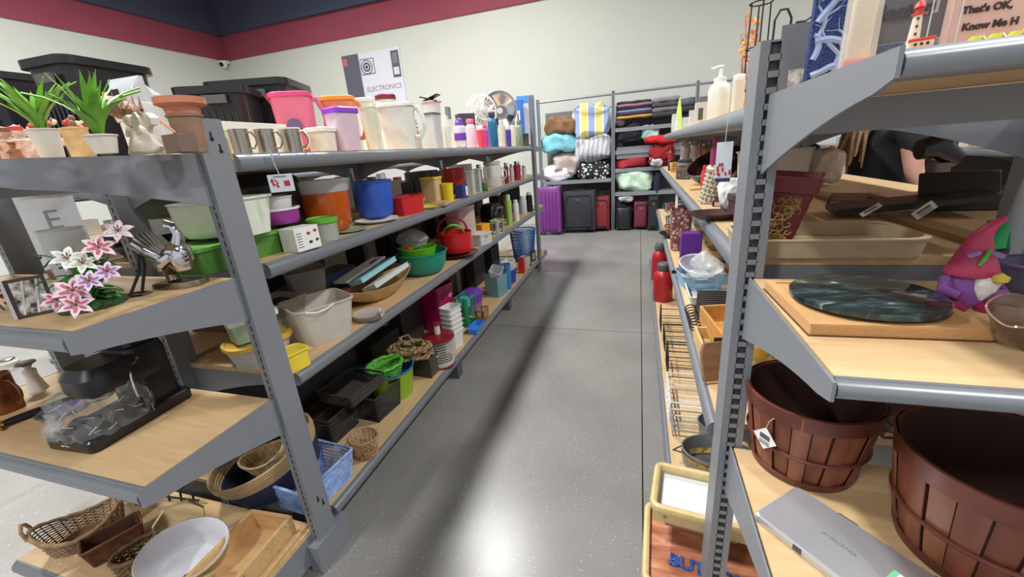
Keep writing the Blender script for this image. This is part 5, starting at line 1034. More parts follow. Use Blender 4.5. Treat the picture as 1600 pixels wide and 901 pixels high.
# cork board with marble round
P = Vector((.325, .700, E2)); 
R = empty('cork_board', P, 0, 'thick square cork board under the green marble round', 'board'); R.rotation_euler = (0, 0, .035)
ck = ramp_mat('cork', 'noise', [(.3, (188, 142, 92)), (.55, (200, 154, 102)), (.7, (208, 164, 114))], 420, .8, detail=2, bump=.15)
MB().box((0, 0, .0085), (.2, .195, .015)).jit(.0006, 80).build('cork_body', ck, R, smooth=False, bev=.0015)
MB().box((0, 0, .0005), (.204, .199, .001)).build('bottom_veneer', mat((90, 60, 40), .7), R, smooth=False)
for x, y, a, b_ in ((-.094, 0, .012, .195), (.094, 0, .012, .195), (0, .091, .176, .012), (0, -.091, .176, .012)): MB().box((x, y, .0165), (a, b_, .0022)).build('edge_strip', mat((206, 160, 108), .6), R, smooth=False)
mb_ = bpy.data.materials.new('green_marble'); mb_.use_nodes = True; nt = mb_.node_tree; bs = nt.nodes['Principled BSDF']; bs.inputs['Roughness'].default_value = .12
tc = nt.nodes.new('ShaderNodeTexCoord'); mp = nt.nodes.new('ShaderNodeMapping'); mp.inputs['Scale'].default_value = (1, 3.2, 1); mp.inputs['Rotation'].default_value = (0, 0, .15); n1 = nt.nodes.new('ShaderNodeTexNoise'); n1.inputs['Scale'].default_value = 20; n1.inputs['Detail'].default_value = 10; n1.inputs['Distortion'].default_value = .9
nt.links.new(tc.outputs['Object'], mp.inputs[0]); nt.links.new(mp.outputs[0], n1.inputs['Vector']); r = nt.nodes.new('ShaderNodeValToRGB'); el = r.color_ramp.elements; el.new(.5); el.new(.58)
for e, p, c in zip(el, (.3, .54, .64, .8), ((22, 30, 32), (44, 56, 58), (72, 90, 90), (206, 216, 212))): e.position = p; e.color = lin(c)
nt.links.new(n1.outputs['Fac'], r.inputs[0]); nt.links.new(r.outputs[0], bs.inputs['Base Color'])
o = MB().lathe([(.092, 0), (.094, .001), (.094, .0075), (.091, .0095), (.0005, .0098)], 64).build('marble_round', mb_, None, loc=(.328, .700, E2+.0215), rot=(0, 0, .2)); tag(o, 'dark green veined marble round lying on the cork board', 'board')
o = MB().lathe([(.05, 0), (.05, .004)], 32).build('turntable_foot', BLACKP, o, loc=(0, 0, -.0042))
# beige baking tray (rounded)
P = Vector((.375, 1.035, R2)); vessel('baking_dish', P, .33, .2, .038, mat((186, 168, 138), .4, var=.05), 'beige rounded rectangular baking dish under the maroon planter', 'dish', .97, r=.045, t=.006, rim=.003)
# maroon tapered planter with gold relief
P = Vector((.275, 1.02, R2+.008)); R = empty('planter', P, 0, 'maroon square planter with gold swirl relief standing in the beige dish', 'planter'); R.rotation_euler = (.0, .10, -.35); R.scale = (1.2, 1.2, 1.2)
mr = mat((112, 30, 44), .35, var=.1, name='maroon_glaze'); 
MB().loft([rrect(.072, .072, .004, 0), rrect(.108, .108, .004, .105), rrect(.118, .118, .005, .107), rrect(.122, .122, .005, .132), rrect(.112, .112, .004, .132), rrect(.1, .1, .004, .1), rrect(.066, .066, .004, .004)]).build('body', mr, R)
gd = mat((176, 146, 84), .4, .15, var=.3, scale=90, name='gold_relief'); rnd = random.Random(4)
for (nx, ny, rz_) in ((0, -1, 0), (-1, 0, -pi/2), (1, 0, pi/2)):
    b = MB()
    for k in range(110):
        u = rnd.uniform(-.8, .8); v = rnd.uniform(.06, .94); s = rnd.choice((-1, 1)); r0 = rnd.uniform(.005, .010); ph = rnd.uniform(0, 6.3); pts = []
        for t in range(14):
            a = ph+s*t*.42; rr_ = r0*(1-t/16); z = min(.101, max(.004, .105*v+rr_*sin(a))); hw = .036+.018*(z/.105); x = max(-hw*.92, min(hw*.92, u*hw*.9+rr_*cos(a)))
            pts.append((x, -(.0362+.018*(z/.105))-.0006, z))
        b.tube(pts, .0012, 4)
    b.xf(Matrix.Rotation(rz_, 4, 'Z')).build('gold_relief', gd, R)
# gnome
P = Vector((.472, .74, E2)); R = empty('garden_gnome', P, 0, 'little gnome figurine with a pink pointed hat and purple coat by the marble round', 'figurine'); R.rotation_euler = (0, 0, -.15)
pk_ = mat((198, 62, 104), .45, name='pink_glaze')
MB().loft([ell(.058, .05, .048, 20), ell(.060, .052, .052, 20), ell(.05, .044, .066, 20, .0), ell(.036, .032, .085, 20, -.002), ell(.024, .02, .105, 20, -.001), ell(.017, .015, .12, 20, .006), ell(.014, .012, .128, 20, .014), ell(.004, .004, .133, 20, .018)]).jit(.0012, 60).build('hat', pk_, R)
MB().loft([ell(.036, .036, .0, 20), ell(.052, .046, .012, 20), ell(.052, .045, .03, 20), ell(.04, .036, .052, 20)]).build('coat', mat((132, 82, 156), .5), R)
MB().loft([ell(.012, .01, .05, 16, .012, -.02), ell(.03, .02, .046, 16, .012, -.018), ell(.024, .02, .03, 16, .01, -.02), ell(.004, .004, .016, 16, .008, -.022)]).jit(.0012, 90).build('beard', mat((226, 224, 218), .8, bump=.4, scale=120), R)
MB().lathe([(.0004, -.008), (.008, -.004), (.009, .002), (.0004, .008)], 12).xf(Matrix.Translation((.018, -.03, .052))).build('nose', mat((222, 204, 84), .45), R)
for s in (-1, 1): MB().tube([(s*.024, 0, .04), (s*.03, -.014, .026), (s*.016, -.026, .022)], [.009, .009, .007], 10).build('arm', mat((132, 82, 156), .5), R)
for s in (-1, 1): MB().loft([ell(.02, .03, 0, 14, s*.014, -.02), ell(.022, .032, .006, 14, s*.014, -.02), ell(.012, .018, .013, 14, s*.014, -.016)]).build('boot', mat((150, 40, 80), .4), R)
for s in (-1, 1): MB().loft([ell(.006, .003, .088, 10, s*.008, -.021), ell(.017, .004, .084, 10, s*.012, -.022), ell(.004, .003, .079, 10, s*.016, -.024)]).build('wing', mat((150, 110, 180), .4), R)
MB().tube([(-.006, -.027, .068), (-.001, -.024, .078), (.004, -.02, .09)], [.002, .003, .0022], 8).build('dragonfly_body', mat((96, 176, 66), .4), R)
# leaf shaped glass dish, bowl behind, green packet
GLB = mat((110, 84, 70), .08, 0, .55, name='brown_glass')
def leafloop(s, z, n=36): return [(.058*s*cos(2*pi*i/n)*(1+.16*cos(6*pi*i/n)), .04*s*sin(2*pi*i/n)*(1+.12*cos(8*pi*i/n)), z+.006*s*cos(6*pi*i/n)) for i in range(n)]
P = Vector((.455, .595, E2)); R = empty('glass_dish', P, 0, 'brown glass leaf shaped dish with a scalloped bright edge in front of the gnome', 'dish'); R.rotation_euler = (.25, 0, .1)
MB().loft([leafloop(.4, .006), leafloop(.75, .02), leafloop(1, .045), leafloop(.98, .047), leafloop(.7, .023), leafloop(.35, .009)]).build('body', GLB, R)
MB().tube([(p[0], p[1], p[2]) for p in leafloop(1, .046)], .0012, 5, closed=True).build('bright_edge', mat((226, 200, 180), .15, .6), R)
P = Vector((.425, .525, E2)); R = empty('glass_stopper', P, 0, 'faceted clear glass piece at the shelf front by the right edge', 'glass')
MB().lathe([(.010, 0), (.014, .004), (.014, .012), (.008, .02), (.0005, .022)], 8).build('facets', clear(a=.6, rough=.05), R, smooth=False)
P = Vector((.60, .93, E2+.02)); R = carton(Vector((.665, .96, R2)), .08, .04, .06, mat((40, 140, 84), .3), 'green shiny packet leaning at the right edge behind the gnome', 'packet', 'packet', rot=(-.35, .3, .2))
vessel('glass_bowl', Vector((.60, .80, E2)), .12, .1, .05, mat((110, 112, 140), .1, 0, .6), 'bluish purple glass bowl right of the gnome', 'bowl', .6, 'bowl', rim=.003, rimm=mat((120, 90, 160), .3))
# ---- top shelf of right end
BL = mat((38, 62, 122), .8, var=.5, scale=260, bump=.5, name='blue_woven')
def canvas(P, w, h, rz, label, m, d_=.018, rot=None):
    R = empty('canvas_picture', P, rz, label, 'picture', None, rot)
    MB().box((0, d_/2, h/2), (w, d_, h)).build('canvas', m, R, smooth=False, bev=.001); return R
rz1 = .2
R = canvas(Vector((.325, .80, ET)), .16, .30, -.10, 'blue woven canvas with pale branching coral pattern on the right top shelf', BL)
cm = mat((150, 168, 206), .8, name='pale_coral'); b = MB(); rnd = random.Random(12)
def branch(x, z, a, ln, wd, dep):
    pts = [(x, .0025, z)]
    for k in range(4):
        a += rnd.uniform(-.3, .3); x += ln/4*cos(a); z += ln/4*sin(a)
        if not (-.077 < x < .077 and .003 < z < .296): break
        pts.append((x, .0025, z))
    if len(pts) > 1: b.tube(pts, wd*1.25, 6)
    if dep > 0 and len(pts) > 3:
        branch(x, z, a+rnd.uniform(.4, .9), ln*.78, wd*.82, dep-1); branch(x, z, a-rnd.uniform(.4, .9), ln*.78, wd*.82, dep-1)
[branch(-.074, z, a, .032, .0040, 4) for z, a in ((.018, .3), (.04, .9), (.065, .2), (.09, .7), (.12, .4), (.16, .6), (.2, .3))]; [branch(x, .006, 1.5, .035, .0040, 4) for x in (-.045, -.01, .03, .06)]; [branch(x, .1, 1.3, .035, .0040, 3) for x in (-.03, .02, .055)]
b.build('coral_pattern', cm, R)
# clear pack
P = Vector((.229, .60, ET)); R = empty('clear_package', P, 0, 'tall clear plastic package holding cream goods with a red band, by the blue coral canvas', 'package'); R.rotation_euler = (0, 0, -.15); R.scale = (.62, .62, .7)
MB().loft([rrect(.05, .03, .006, 0), rrect(.048, .03, .006, .1), rrect(.036, .022, .006, .15)]).build('plastic', clear((236, 230, 220), .4, .08), R)
MB().box((0, 0, .05), (.034, .018, .095)).build('cream_content', mat((222, 206, 176), .6), R, bev=.004); MB().box((0, -.001, .008), (.04, .022, .012)).build('red_band', mat((226, 84, 84), .5), R, bev=.002)
# Boston picture box (plastic case)
P = Vector((.272, .61, ET)); R = empty('picture_box', P, 0, 'clear cased dark picture with black script reading Boston behind the red lighthouse', 'picture'); R.rotation_euler = (0, 0, -.06); R.scale = (.52, .52, .6)
MB().box((.0, .03, .095), (.155, .012, .11)).build('picture_panel', mat((92, 86, 90), .4), R, smooth=False)
MB().box((.0, .0225, .018), (.15, .002, .036)).build('blue_lower_print', ramp_mat('coral_print', 'noise', [(.42, (62, 76, 112)), (.5, (150, 166, 196)), (.58, (70, 84, 120))], 34, .5), R, smooth=False)
MB().box((.045, .0215, .105), (.028, .002, .05)).build('pale_window', mat((196, 190, 192), .4), R, smooth=False)
MB().box((.045, .0205, .105), (.018, .002, .044)).build('window_print', mat((120, 100, 104), .4), R, smooth=False)
text('Boston', .036, mat((14, 12, 14), .5), R, (-.004, .016, .078), (pi/2, 0, 0), 'script_lettering', .0006, shear=.35, bold=.0012)
MB().box((0, .012, .077), (.166, .05, .154)).build('clear_case', mat((220, 226, 236), .05, 0, .07, var=0), R, smooth=False)
for x in (-.083, .036, .083): MB().box((x, -.012, .077), (.002, .002, .154)).build('case_edge', mat((226, 230, 238), .1, 0, .8, var=0), R, smooth=False)
# lighthouse
P = Vector((.243, .525, ET)); R = empty('lighthouse_figurine', P, 0, 'small white lighthouse figurine with a red roof and red base at the shelf edge', 'figurine'); R.rotation_euler = (0, 0, -.3); R.scale = (.7, .7, .7)
rd = mat((206, 52, 48), .45)
MB().lathe([(.006, .006), (.0072, .006), (.0046, .044), (.0046, .045)], 16).build('tower', mat((222, 210, 186), .5), R)
MB().lathe([(.007, .045), (.007, .047), (.004, .048), (.004, .053), (.0062, .0535), (.0045, .058), (.0006, .062)], 14).build('lantern', rd, R)
for k in range(3): MB().box((.0, -.0062+.0004*k, .022+.009*k), (.0022, .002, .0028)).build('window', INK, R, smooth=False)
MB().box((.008, 0, .008), (.024, .016, .010)).build('keeper_house', mat((222, 210, 186), .5), R, smooth=False)
MB().box((.008, 0, .0145), (.027, .019, .0035)).build('house_roof', rd, R, bev=.001)
for k in range(3): MB().box((.002+.006*k, -.0085, .009), (.003, .001, .003)).build('window', INK, R, smooth=False)
MB().loft([rrect(.05, .03, .008, 0, cx=.008), rrect(.04, .024, .008, .004, cx=.008)]).build('base', rd, R)
# pink sign
P = Vector((.333, .60, ET)); R = empty('message_sign', P, 0, 'pale pink board printed with dark text at the top right', 'sign'); R.rotation_euler = (0, 0, .03)
MB().box((.075, .01, .07), (.2, .012, .14)).build('board', mat((206, 172, 162), .6), R, smooth=False, bev=.001)
DK = mat((52, 40, 46), .6)
text("That's OK,", .0092, DK, R, (-.017, .0032, .040), (pi/2, 0, 0), 'lettering', .0003, 'LEFT', bold=.0004); text("Know Me H", .0092, DK, R, (-.014, .0032, .0245), (pi/2, 0, 0), 'lettering', .0003, 'LEFT', bold=.0004)
P = Vector((.295, .52, ET)); R = empty('beetle_ornament', P, 0, 'glossy yellow green beetle shaped ornament row in front of the pink sign', 'ornament'); R.scale = (.72, .6, .55)
for k in range(4): MB().loft([ell(.018, .014, 0, 14, .019*k-.01), ell(.022, .018, .005, 14, .019*k-.01), ell(.012, .01, .013, 14, .019*k-.01)]).build('shell', mat((186, 186, 70), .15), R); MB().lathe([(.003, 0), (.003, .005), (.0005, .007)], 8, c=(.019*k-.01, -.012)).build('bead', INK, R)
# ================= behind the right end, main run =================
P = Vector((.42, 1.16, .702)); R = empty('fruit_picture', P, 0, 'beige picture of two lemons with green leaves behind the bushel basket', 'picture', rot=(-.08, 0, -.15))
MB().box((0, 0, .12), (.26, .012, .24)).build('board', mat((192, 180, 140), .6, var=.1, scale=8), R, smooth=False)
for (x, z) in ((-.085, .085), (-.02, .075)):
    MB().lathe([(.0005, -.028), (.008, -.024), (.021, -.008), (.021, .008), (.008, .024), (.0005, .028)], 18, sy_=.12).xf(Matrix.Translation((x, -.007, z)) @ Matrix.Rotation(.4, 4, 'Y')).build('lemon', mat((206, 160, 60), .5), R)
    for a in (-.4, .5, 1.6): MB().loft([[(q*.014*sin(pi*s)-0, -.0065-.001*(1-abs(q)), s*.045) for q in (-1, 0, 1)]+[(0, -.0062, s*.045)] for s in (0.03, .25, .5, .75, .97)]).xf(Matrix.Translation((x+.018, -.002, z+.012)) @ Matrix.Rotation(1.57-a, 4, 'Y')).build('leaf', mat((70, 104, 62), .5), R)
carton(Vector((.54, 1.12, R3)), .16, .16, .12, mat((206, 172, 120), .6), 'tan carton standing between the two bushel baskets')
for k in range(3):
    R = empty('book', Vector((.60, 1.02, R3+.001+.125*0+.02*k)), .2+.1*k, ['bottom book of the gilt edged pile behind the bushel baskets', 'middle book of the gilt edged pile', 'top gilt edged book behind the bushel baskets'][k], 'book', 'gilt edged books')
    MB().box((0, 0, .0012), (.15, .11, .0024)).box((0, 0, .0178), (.15, .11, .0024)).box((-.074, 0, .0095), (.002, .11, .016)).build('cover', mat((60, 46, 44), .5), R, smooth=False); MB().box((0, 0, .0095), (.144, .104, .0138)).build('pages', mat((224, 196, 140), .4), R, smooth=False)
# second shelf beyond the dish: books, black tablets, screens
def booklike(P, w, d, h, c, label, rz=0, rot=None, pages=True, name='book', cat='book'):
    R = empty(name, P, rz, label, cat, None, rot)
    MB().box((0, 0, .001), (w, d, .002)).box((0, 0, h-.001), (w, d, .002)).box((-w/2+.001, 0, h/2), (.002, d, h)).build('cover', mat(c, .4), R, smooth=False); MB().box((0, 0, h/2), (w*.96, d*.94, h-.0045)).build('pages', PAPER if pages else mat((60, 56, 58), .5), R, smooth=False); return R
booklike(Vector((.80, 1.70, R2)), .3, .22, .012, (110, 36, 48), 'open maroon covered album lying on the rear right shelf', rot=(0, -.0, -.4))
booklike(Vector((.90, 1.62, R2+.013)), .28, .2, .01, (205, 150, 140), 'pinkish thin book with white pages lying on the rear right shelf', rot=(0, 0, .1))
booklike(Vector((.42, 1.75, R2)), .26, .2, .02, (96, 30, 44), 'dark red book half hidden behind the near right post', rot=(0, 0, -.3))
R = carton(Vector((.72, 1.42, R2)), .34, .13, .018, mat((34, 30, 32), .4), 'long flat black electronic slab with small controls on the rear shelf', 'device', 'device', rz=-.12, rot=(0, -.1, -.12)); R.location.z += .024
P = ony(1495, 1.45, R2); R = empty('tablet_screen', P, 0, 'black upright screen with a hanging white price tag left of the gnome', 'screen', rot=(-.35, 0, -.1))
MB().box((0, 0, .055), (.17, .012, .11)).build('panel', BLACKP, R, bev=.003); MB().box((0, .05, .05), (.05, .08, .01), M=Matrix.Rotation(.9, 4, 'X')).build('stand', BLACKP, R)
taglabel(Vector((.70, 1.30, R2+.03)), .05, .022, 'white barcode price tag dangling from the black upright screen', rot=(-.3, -.7, .1))
taglabel(Vector((.60, 1.33, R2+.03)), .05, .014, 'small white sticker tag on the black slab', rot=(-.9, -.6, .1), text_lines=1)
P = ony(1455, 1.75, R2); R = empty('exercise_handle', P, 0, 'black and grey padded appliance arm in front of the person', 'appliance', rot=(0, 0, .2)); R.scale = (.72, .72, .92)
MB().loft([rrect(.1, .06, .02, 0), rrect(.08, .05, .02, .12)]).build('stand', mat((110, 104, 98), .5), R); MB().tube([(-.1, 0, .17), (-.03, 0, .18), (.07, 0, .13)], [.035, .045, .03], 14).build('pad', BLACKP, R)
vessel('vase', Vector((.385, 1.45, R2)), .17, .12, .20, mat((196, 190, 178), .5), 'large cream rectangular vase just behind the right post', 'vase', .85, r=.02, rz=.3)
# clothes-like heaps beyond
for k, (x, y, w__, d__, h__, c, lb) in enumerate([(.76, 2.45, .16, .2, .17, (40, 54, 92), 'navy blue bundled garment behind the person'), (.80, 2.25, .13, .16, .15, (214, 206, 192), 'cream bundled cloth on the rear right shelf'), (.85, 3.6, .2, .2, .12, (60, 56, 60), 'charcoal bundled cloth on the rear right shelf'), (.70, 2.9, .12, .15, .1, (70, 150, 150), 'teal small bundle on the rear right shelf')]):
    bundle('cloth_bundle', Vector((x, y, R2)), w__, d__, h__, mat(c, .9, bump=.3), lb, 'cloth', seed=k+3, amp=.15)

# ================= right run: top shelf =================
P, w_, h_ = GR(1106, 1142, 97, .30, RT)
R = bottle(P, w_, h_*.8, mat((230, 228, 216), .3, 0, .92), None, 'large white pump bottle on the right top shelf', 'bottle', 'pump_bottle', 'bottle', n=24)
MB().lathe([(w_*.28, h_*.66), (w_*.28, h_*.74), (w_*.1, h_*.76), (w_*.08, h_*.9)], 14).tube([(w_*.1, 0, h_*.92), (-w_*.05, 0, h_*.93), (-w_*.42, 0, h_*.9)], w_*.07, 8).build('pump', WHITE, R)
P, w_, h_ = GR(1143, 1162, 118, .30, RT); R = carton(P, w_*.9, w_*.8, h_*.93, mat((206, 198, 184), .5), 'tall beige square bottle with a white cap beside the pump bottle', 'bottle', 'bottle', rz=.3, bev=.004); MB().box((0, 0, h_*.97), (w_*.8, w_*.7, h_*.12)).build('cap', WHITE, R, bev=.003)
P, w_, h_ = GR(1127, 1144, 128, .36, RT); bottle(P, w_, h_, mat((200, 172, 70), .25, .6, var=.4, scale=50), None, 'golden patterned candle jar behind the pump bottle', 'jar', 'candle_jar', 'candle')
P, w_, h_ = GR(1132, 1160, 147, .42, RT); carton(P, w_, .08, h_, mat((214, 178, 150), .6), 'peach coloured box behind the beige square bottle')
P, w_, h_ = GR(1084, 1110, 160, .3, RT); R = carton(P, w_*.9, .05, h_, mat((196, 190, 180), .5), 'square pale box with a small bird picture left of the pump bottle', panels=[(-.15, .5, .3, .5, mat((70, 80, 70), .5))])
P, w_, h_ = GR(1054, 1068, 150, .34, RT); bottle(P, w_, h_, mat((186, 214, 110), .5, bump=.5), None, 'yellow green cone shaped ornament tree', 'cone', 'cone_tree', 'ornament')
for a, b_, t, X, n, kd in [(1030, 1040, 182, .34, 'clear crumpled bag nearest the far end', 'jar'), (1040, 1052, 172, .32, 'clear glass jar left of the green cone', 'jar'), (1066, 1078, 178, .30, 'clear etched drinking glass right of the green cone', 'tumbler'), (1076, 1086, 164, .38, 'blue white speckled glass beside the pale bird box', 'tumbler'), (1050, 1060, 184, .27, 'short clear glass in front of the green cone', 'tumbler')]:
    P, w_, h_ = GR(a, b_, t, X, RT); bottle(P, w_, h_, clear((220, 224, 226), .5, .1), None, n, kd, 'glass_jar', 'glass')
# fall leaves in a pot and wire tower
P = onx(1160, .60, RT); R = empty('autumn_bouquet', P, 0, 'autumn leaf bouquet of orange and red leaves behind the wire tower', 'flower arrangement')
rnd = random.Random(3); hs = hof(P, 12)
for k in range(9):
    a = rnd.uniform(0, 6.28); tp = Vector((.05*cos(a)-.01, .05*sin(a), hs*rnd.uniform(.5, 1))); MB().tube([(0, 0, .0), tp*.5+Vector((.01, 0, 0)), tp], .0015, 4).build('stem', mat((120, 84, 40), .8), R)
lm = [mat(c, .6, name='autumn_leaf') for c in ((232, 150, 50), (206, 84, 44), (222, 186, 60), (170, 46, 50), (84, 120, 48))]
for k in range(110):
    z = rnd.uniform(.02, 1)*hs; r_ = .055*(1.1-.5*z/hs); c = Vector((rnd.uniform(-r_, r_)-.01, rnd.uniform(-r_, r_), z)); s = rnd.uniform(.012, .022); q = Matrix.Rotation(rnd.uniform(0, 6.28), 4, 'Z') @ Matrix.Rotation(rnd.uniform(.3, 1.5), 4, 'X')
    pts = []
    for i in range(10): rr_ = s*(1 if i % 2 == 0 else .38)*(1 if i else 1.3); pts.append((rr_*cos(i*pi/5), rr_*sin(i*pi/5)))
    b = MB().poly(pts, 0, .0008); b.xf(Matrix.Translation(c) @ q).build('leaf', lm[(0, 0, 2, 1, 3, 1, 4)[k % 7] if z < hs*.5 else (0, 2, 0, 1)[k % 4]], R, smooth=False)
P = onx(1172, .40, RT); R = empty('wire_tower', P, 0, 'tall black wire plant stand with a ring top behind the right post', 'stand'); hh = hof(P, 4)
for a in (0, 1.57, 3.14, 4.71): MB().tube([(.035*cos(a), .035*sin(a), 0), (.03*cos(a), .03*sin(a), hh)], .0028, 6).build('rod', BLACKM, R)
for z in (.25, .62, 1): MB().tube([(.036*cos(2*pi*i/24), .036*sin(2*pi*i/24), hh*z) for i in range(24)], .0028, 6, closed=True).build('ring', BLACKM, R)
P = Vector((.265, 1.02, RT)); R = empty('wire_holder', P, 0, 'dark looped wire holder rising just behind the top of the right post', 'stand')
for k, hh_ in ((0, .16), (1, .135)): MB().tube([(-.02+.03*k, 0, 0), (-.02+.03*k, 0, hh_*.9), (-.012+.03*k, 0, hh_), (.0+.03*k, 0, hh_), (.008+.03*k, 0, hh_*.9), (.008+.03*k, 0, 0)], .0022, 6).build('loop', BLACKM, R)
P = Vector((.34, 1.1, RT)); o = MB().tube([(-.04, 0, .0), (-.04, 0, .1), (-.02, 0, .15), (.03, 0, .18)], .002, 6).tube([(.03, 0, .0), (.03, 0, .18)], .002, 6).build('wire_arc', BLACKM, None, loc=P); tag(o, 'thin curved black wire stem left of the blue coral canvas', 'wire')
carton(Vector((.46, 1.02, RT)), .4, .02, .08, mat((206, 206, 200), .6, var=.8, scale=60), 'cream box with black figures seen under the grey panel behind the blue canvas', 'box')
P = Vector((.235, 1.03, ET+.035)); MB().box((.16, .0, 0), (.30, .004, .075)).build('x', GREY).name = 'grey_panel'; o = bpy.data.objects['grey_panel']; o.location = (.235, .965, ET+.085); tag(o, 'short grey steel divider panel standing behind the blue coral canvas', 'panel')
# ================= right run: second shelf =================
IT = [(1036, 1046, 232, .30, (150, 40, 50), 'flask', 'dark red bottle at the far end'), (1063, 1078, 216, .36, (190, 184, 182), 'flask', 'clear grey jug behind the wooden blocks'), (1078, 1092, 218, .33, (160, 156, 156), 'gob', 'silver hourglass vase'), (1090, 1097, 218, .38, (190, 100, 100), 'tumbler', 'pale red glass'), (1109, 1122, 213, .36, (216, 90, 150), 'bottle', 'pink and clear squeeze bottle'), (1124, 1140, 222, .42, (64, 62, 66), 'flask', 'dark grey canister'), (1095, 1108, 258, .3, (206, 60, 70), 'jar', 'red topped short jar'), (1132, 1142, 262, .36, (196, 150, 120), 'jar', 'copper coloured jar'), (1044, 1052, 250, .26, (40, 44, 70), 'jar', 'navy small jar')]
for a, b_, t, X, c, kd, n in IT:
    P, w_, h_ = GR(a, b_, t, X, R2); bottle(P, w_, h_, mat(c, .3), mat(tuple(int(v*.8) for v in c), .4), n+' on the right second shelf', kd, 'jar', 'jar')
for k in range(3):
    P = onx(1053, .27, R2); carton(P+Vector((0, 0, .027*k)), .055, .05, .025, mat((206, 156, 84), .6), ['lowest amber wooden block of the small tower', 'middle amber wooden block of the small tower', 'top amber wooden block of the small tower'][k], 'wooden_block', 'block', rz=.2*k)
P, w_, h_ = GR(1056, 1090, 248, .30, R2); bottle(P, w_, h_, mat((110, 96, 84), .6, var=.6, scale=50, bump=.6), mat((60, 60, 66), .5), 'mottled grey brown stone jar with a dark lid', 'jar', 'stone_jar', 'jar', capw=.85)
P, w_, h_ = GR(1088, 1124, 264, .26, R2); R = wicker('woven_vase', P, w_*.9, w_*.8, h_, mat((196, 188, 172), .8), 'cream coarse woven vase tilted near the dark bowls', tw=.75, rows=8, stakes=12, th=.006, rot=(.1, .25, 0), lining=mat((160, 150, 136), .8))
P = onx(1122, .42, R2); vessel('wok', P+Vector((0, 0, .05)), .28, .28, .09, mat((52, 28, 32), .25), 'dark plum bowl leaning on the right second shelf', 'bowl', .5, 'bowl', rim=.004, rot=(.3, -.45, 0))
P, w_, h_ = GR(1130, 1164, 282, .29, R2+.02); o = bundle('plastic_wrap', P, .09, .07, h_, mat((226, 226, 226), .4, var=.1), 'white crumpled plastic wrapped item near the right post', 'wrapping', seed=9, amp=.2)
P = Vector((.33, 1.42, R2)); 
carton(P, .12, .16, .06, mat((74, 44, 46), .45), 'dark brown leather box behind the right post on the second shelf', 'box', 'box', rz=.15); carton(P+Vector((0, 0, .061)), .13, .17, .02, mat((58, 34, 36), .4), 'dark lid resting on the dark brown leather box', 'lid', 'lid', rz=.15)
P = onx(1115, .235, R2); plate(P+Vector((0, -.02, 0)), .16, mat((66, 46, 42), .4, bump=.4), 'brown leaf textured plate at the shelf front edge', .02, sy_=.8)
P = onx(1090, .29, R2); carton(P, .1, .12, .012, mat((206, 170, 120), .6), 'pale wooden board lying by the leather box', 'board', 'board', rz=.1)
P = Vector((.245, 1.18, R2)); o = MB().box((0, 0, .06), (.012, .05, .12)).build('wooden_paddle', mat((206, 146, 76), .5), None, loc=P, rot=(.0, .35, .3), bev=.004); tag(o, 'orange wooden paddle board leaning by the right post', 'board')
vessel('jug', Vector((.265, 1.06, R2)), .06, .06, .12, mat((214, 208, 186), .4), 'slim cream jug beside the right post and maroon planter', 'jug', .8, 'deep', rim=.003)
# hanging sign right
P = Vector((.178, 1.03, RT-.045)); R = empty('hanging_sign', P, 0, 'white shelf sign with red figures hanging from the right top shelf by the post', 'sign'); R.rotation_euler = (0, 0, -.2)
MB().box((0, 0, -.07), (.032, .0015, .085)).build('card', mat((222, 228, 236), .4), R, smooth=False); MB().tube([(.002, 0, .045), (0, 0, -.03)], .0025, 6, flat=.3).build('strap', mat((190, 214, 226), .3), R)
b = MB(); rnd = random.Random(8)
for k in range(9): b.box((rnd.uniform(-.013, .013), -.0012, -.085+rnd.uniform(-.012, .012)), (.004, .0006, .004+rnd.random()*.01))
b.build('red_print', mat((196, 48, 58), .5), R, smooth=False); MB().box((0, -.0012, -.108), (.03, .0006, .008)).build('dark_strip', mat((50, 56, 84), .5), R, smooth=False)

# ================= right run: third shelf =================
def wirerack(P, w, d, h, m, label, nx=6, nz=4, rz=0, r=.0025, name='wire_rack', cat='rack', rot=None, curl=False, group=None, flatbars=False):
    R = empty(name, P, rz, label, cat, group, rot); b = MB()
    for y in (-d/2, d/2):
        for k in range(nz+1): b.tube([(-w/2, y, h*k/nz), (w/2, y, h*k/nz)], r, 5, flat=1)
        for k in range(nx+1): b.tube([(-w/2+w*k/nx, y, 0), (-w/2+w*k/nx, y, h)], r, 5)
    for k in range(nz+1):
        for x in (-w/2, w/2): b.tube([(x, -d/2, h*k/nz), (x, d/2, h*k/nz)], r, 5)
    for k in range(nx+1): b.tube([(-w/2+w*k/nx, -d/2, 0), (-w/2+w*k/nx, d/2, 0)], r, 5)
    b.build('wire_grid', m, R)
    if curl:
        c = MB()
        for s in (-1, 1): c.tube([(s*(.02+.035*t/18*cos(t*.5)), -d/2, h+.03+.035*t/18*sin(t*.5)) for t in range(20)], r, 5)
        c.tube([(-w/2, -d/2, h), (-w/4, -d/2, h+.05), (0, -d/2, h+.02), (w/4, -d/2, h+.05), (w/2, -d/2, h)], r, 5); c.build('scrolls', m, R)
    return R
P = onx(1068, .33, R3); wirerack(P, .16, .12, hof(P, 300)*.95, WHITE, 'white wire grid rack standing far along the third shelf', 4, 5, RZ, .0035)
P = onx(1063, .24, R3); P, w_, h_ = GR(1044, 1082, 327, .26, R3); R = vessel('pattern_basket', P, w_, .12, h_, ramp_mat('diamond_weave', 'voronoi', [(.2, (206, 186, 180)), (.4, (150, 96, 96)), (.6, (110, 66, 66))], 45, .8, bump=.5), 'rose and cream diamond patterned basket past the purple box', 'basket', .9, r=.02, rz=RZ)
P, w_, h_ = GR(1038, 1060, 342, .24, R3); wicker('wicker_basket', P, w_, w_, h_*.6, WK((160, 120, 76)), 'small rough straw basket at the far end of the third right shelf', rows=6, stakes=14)
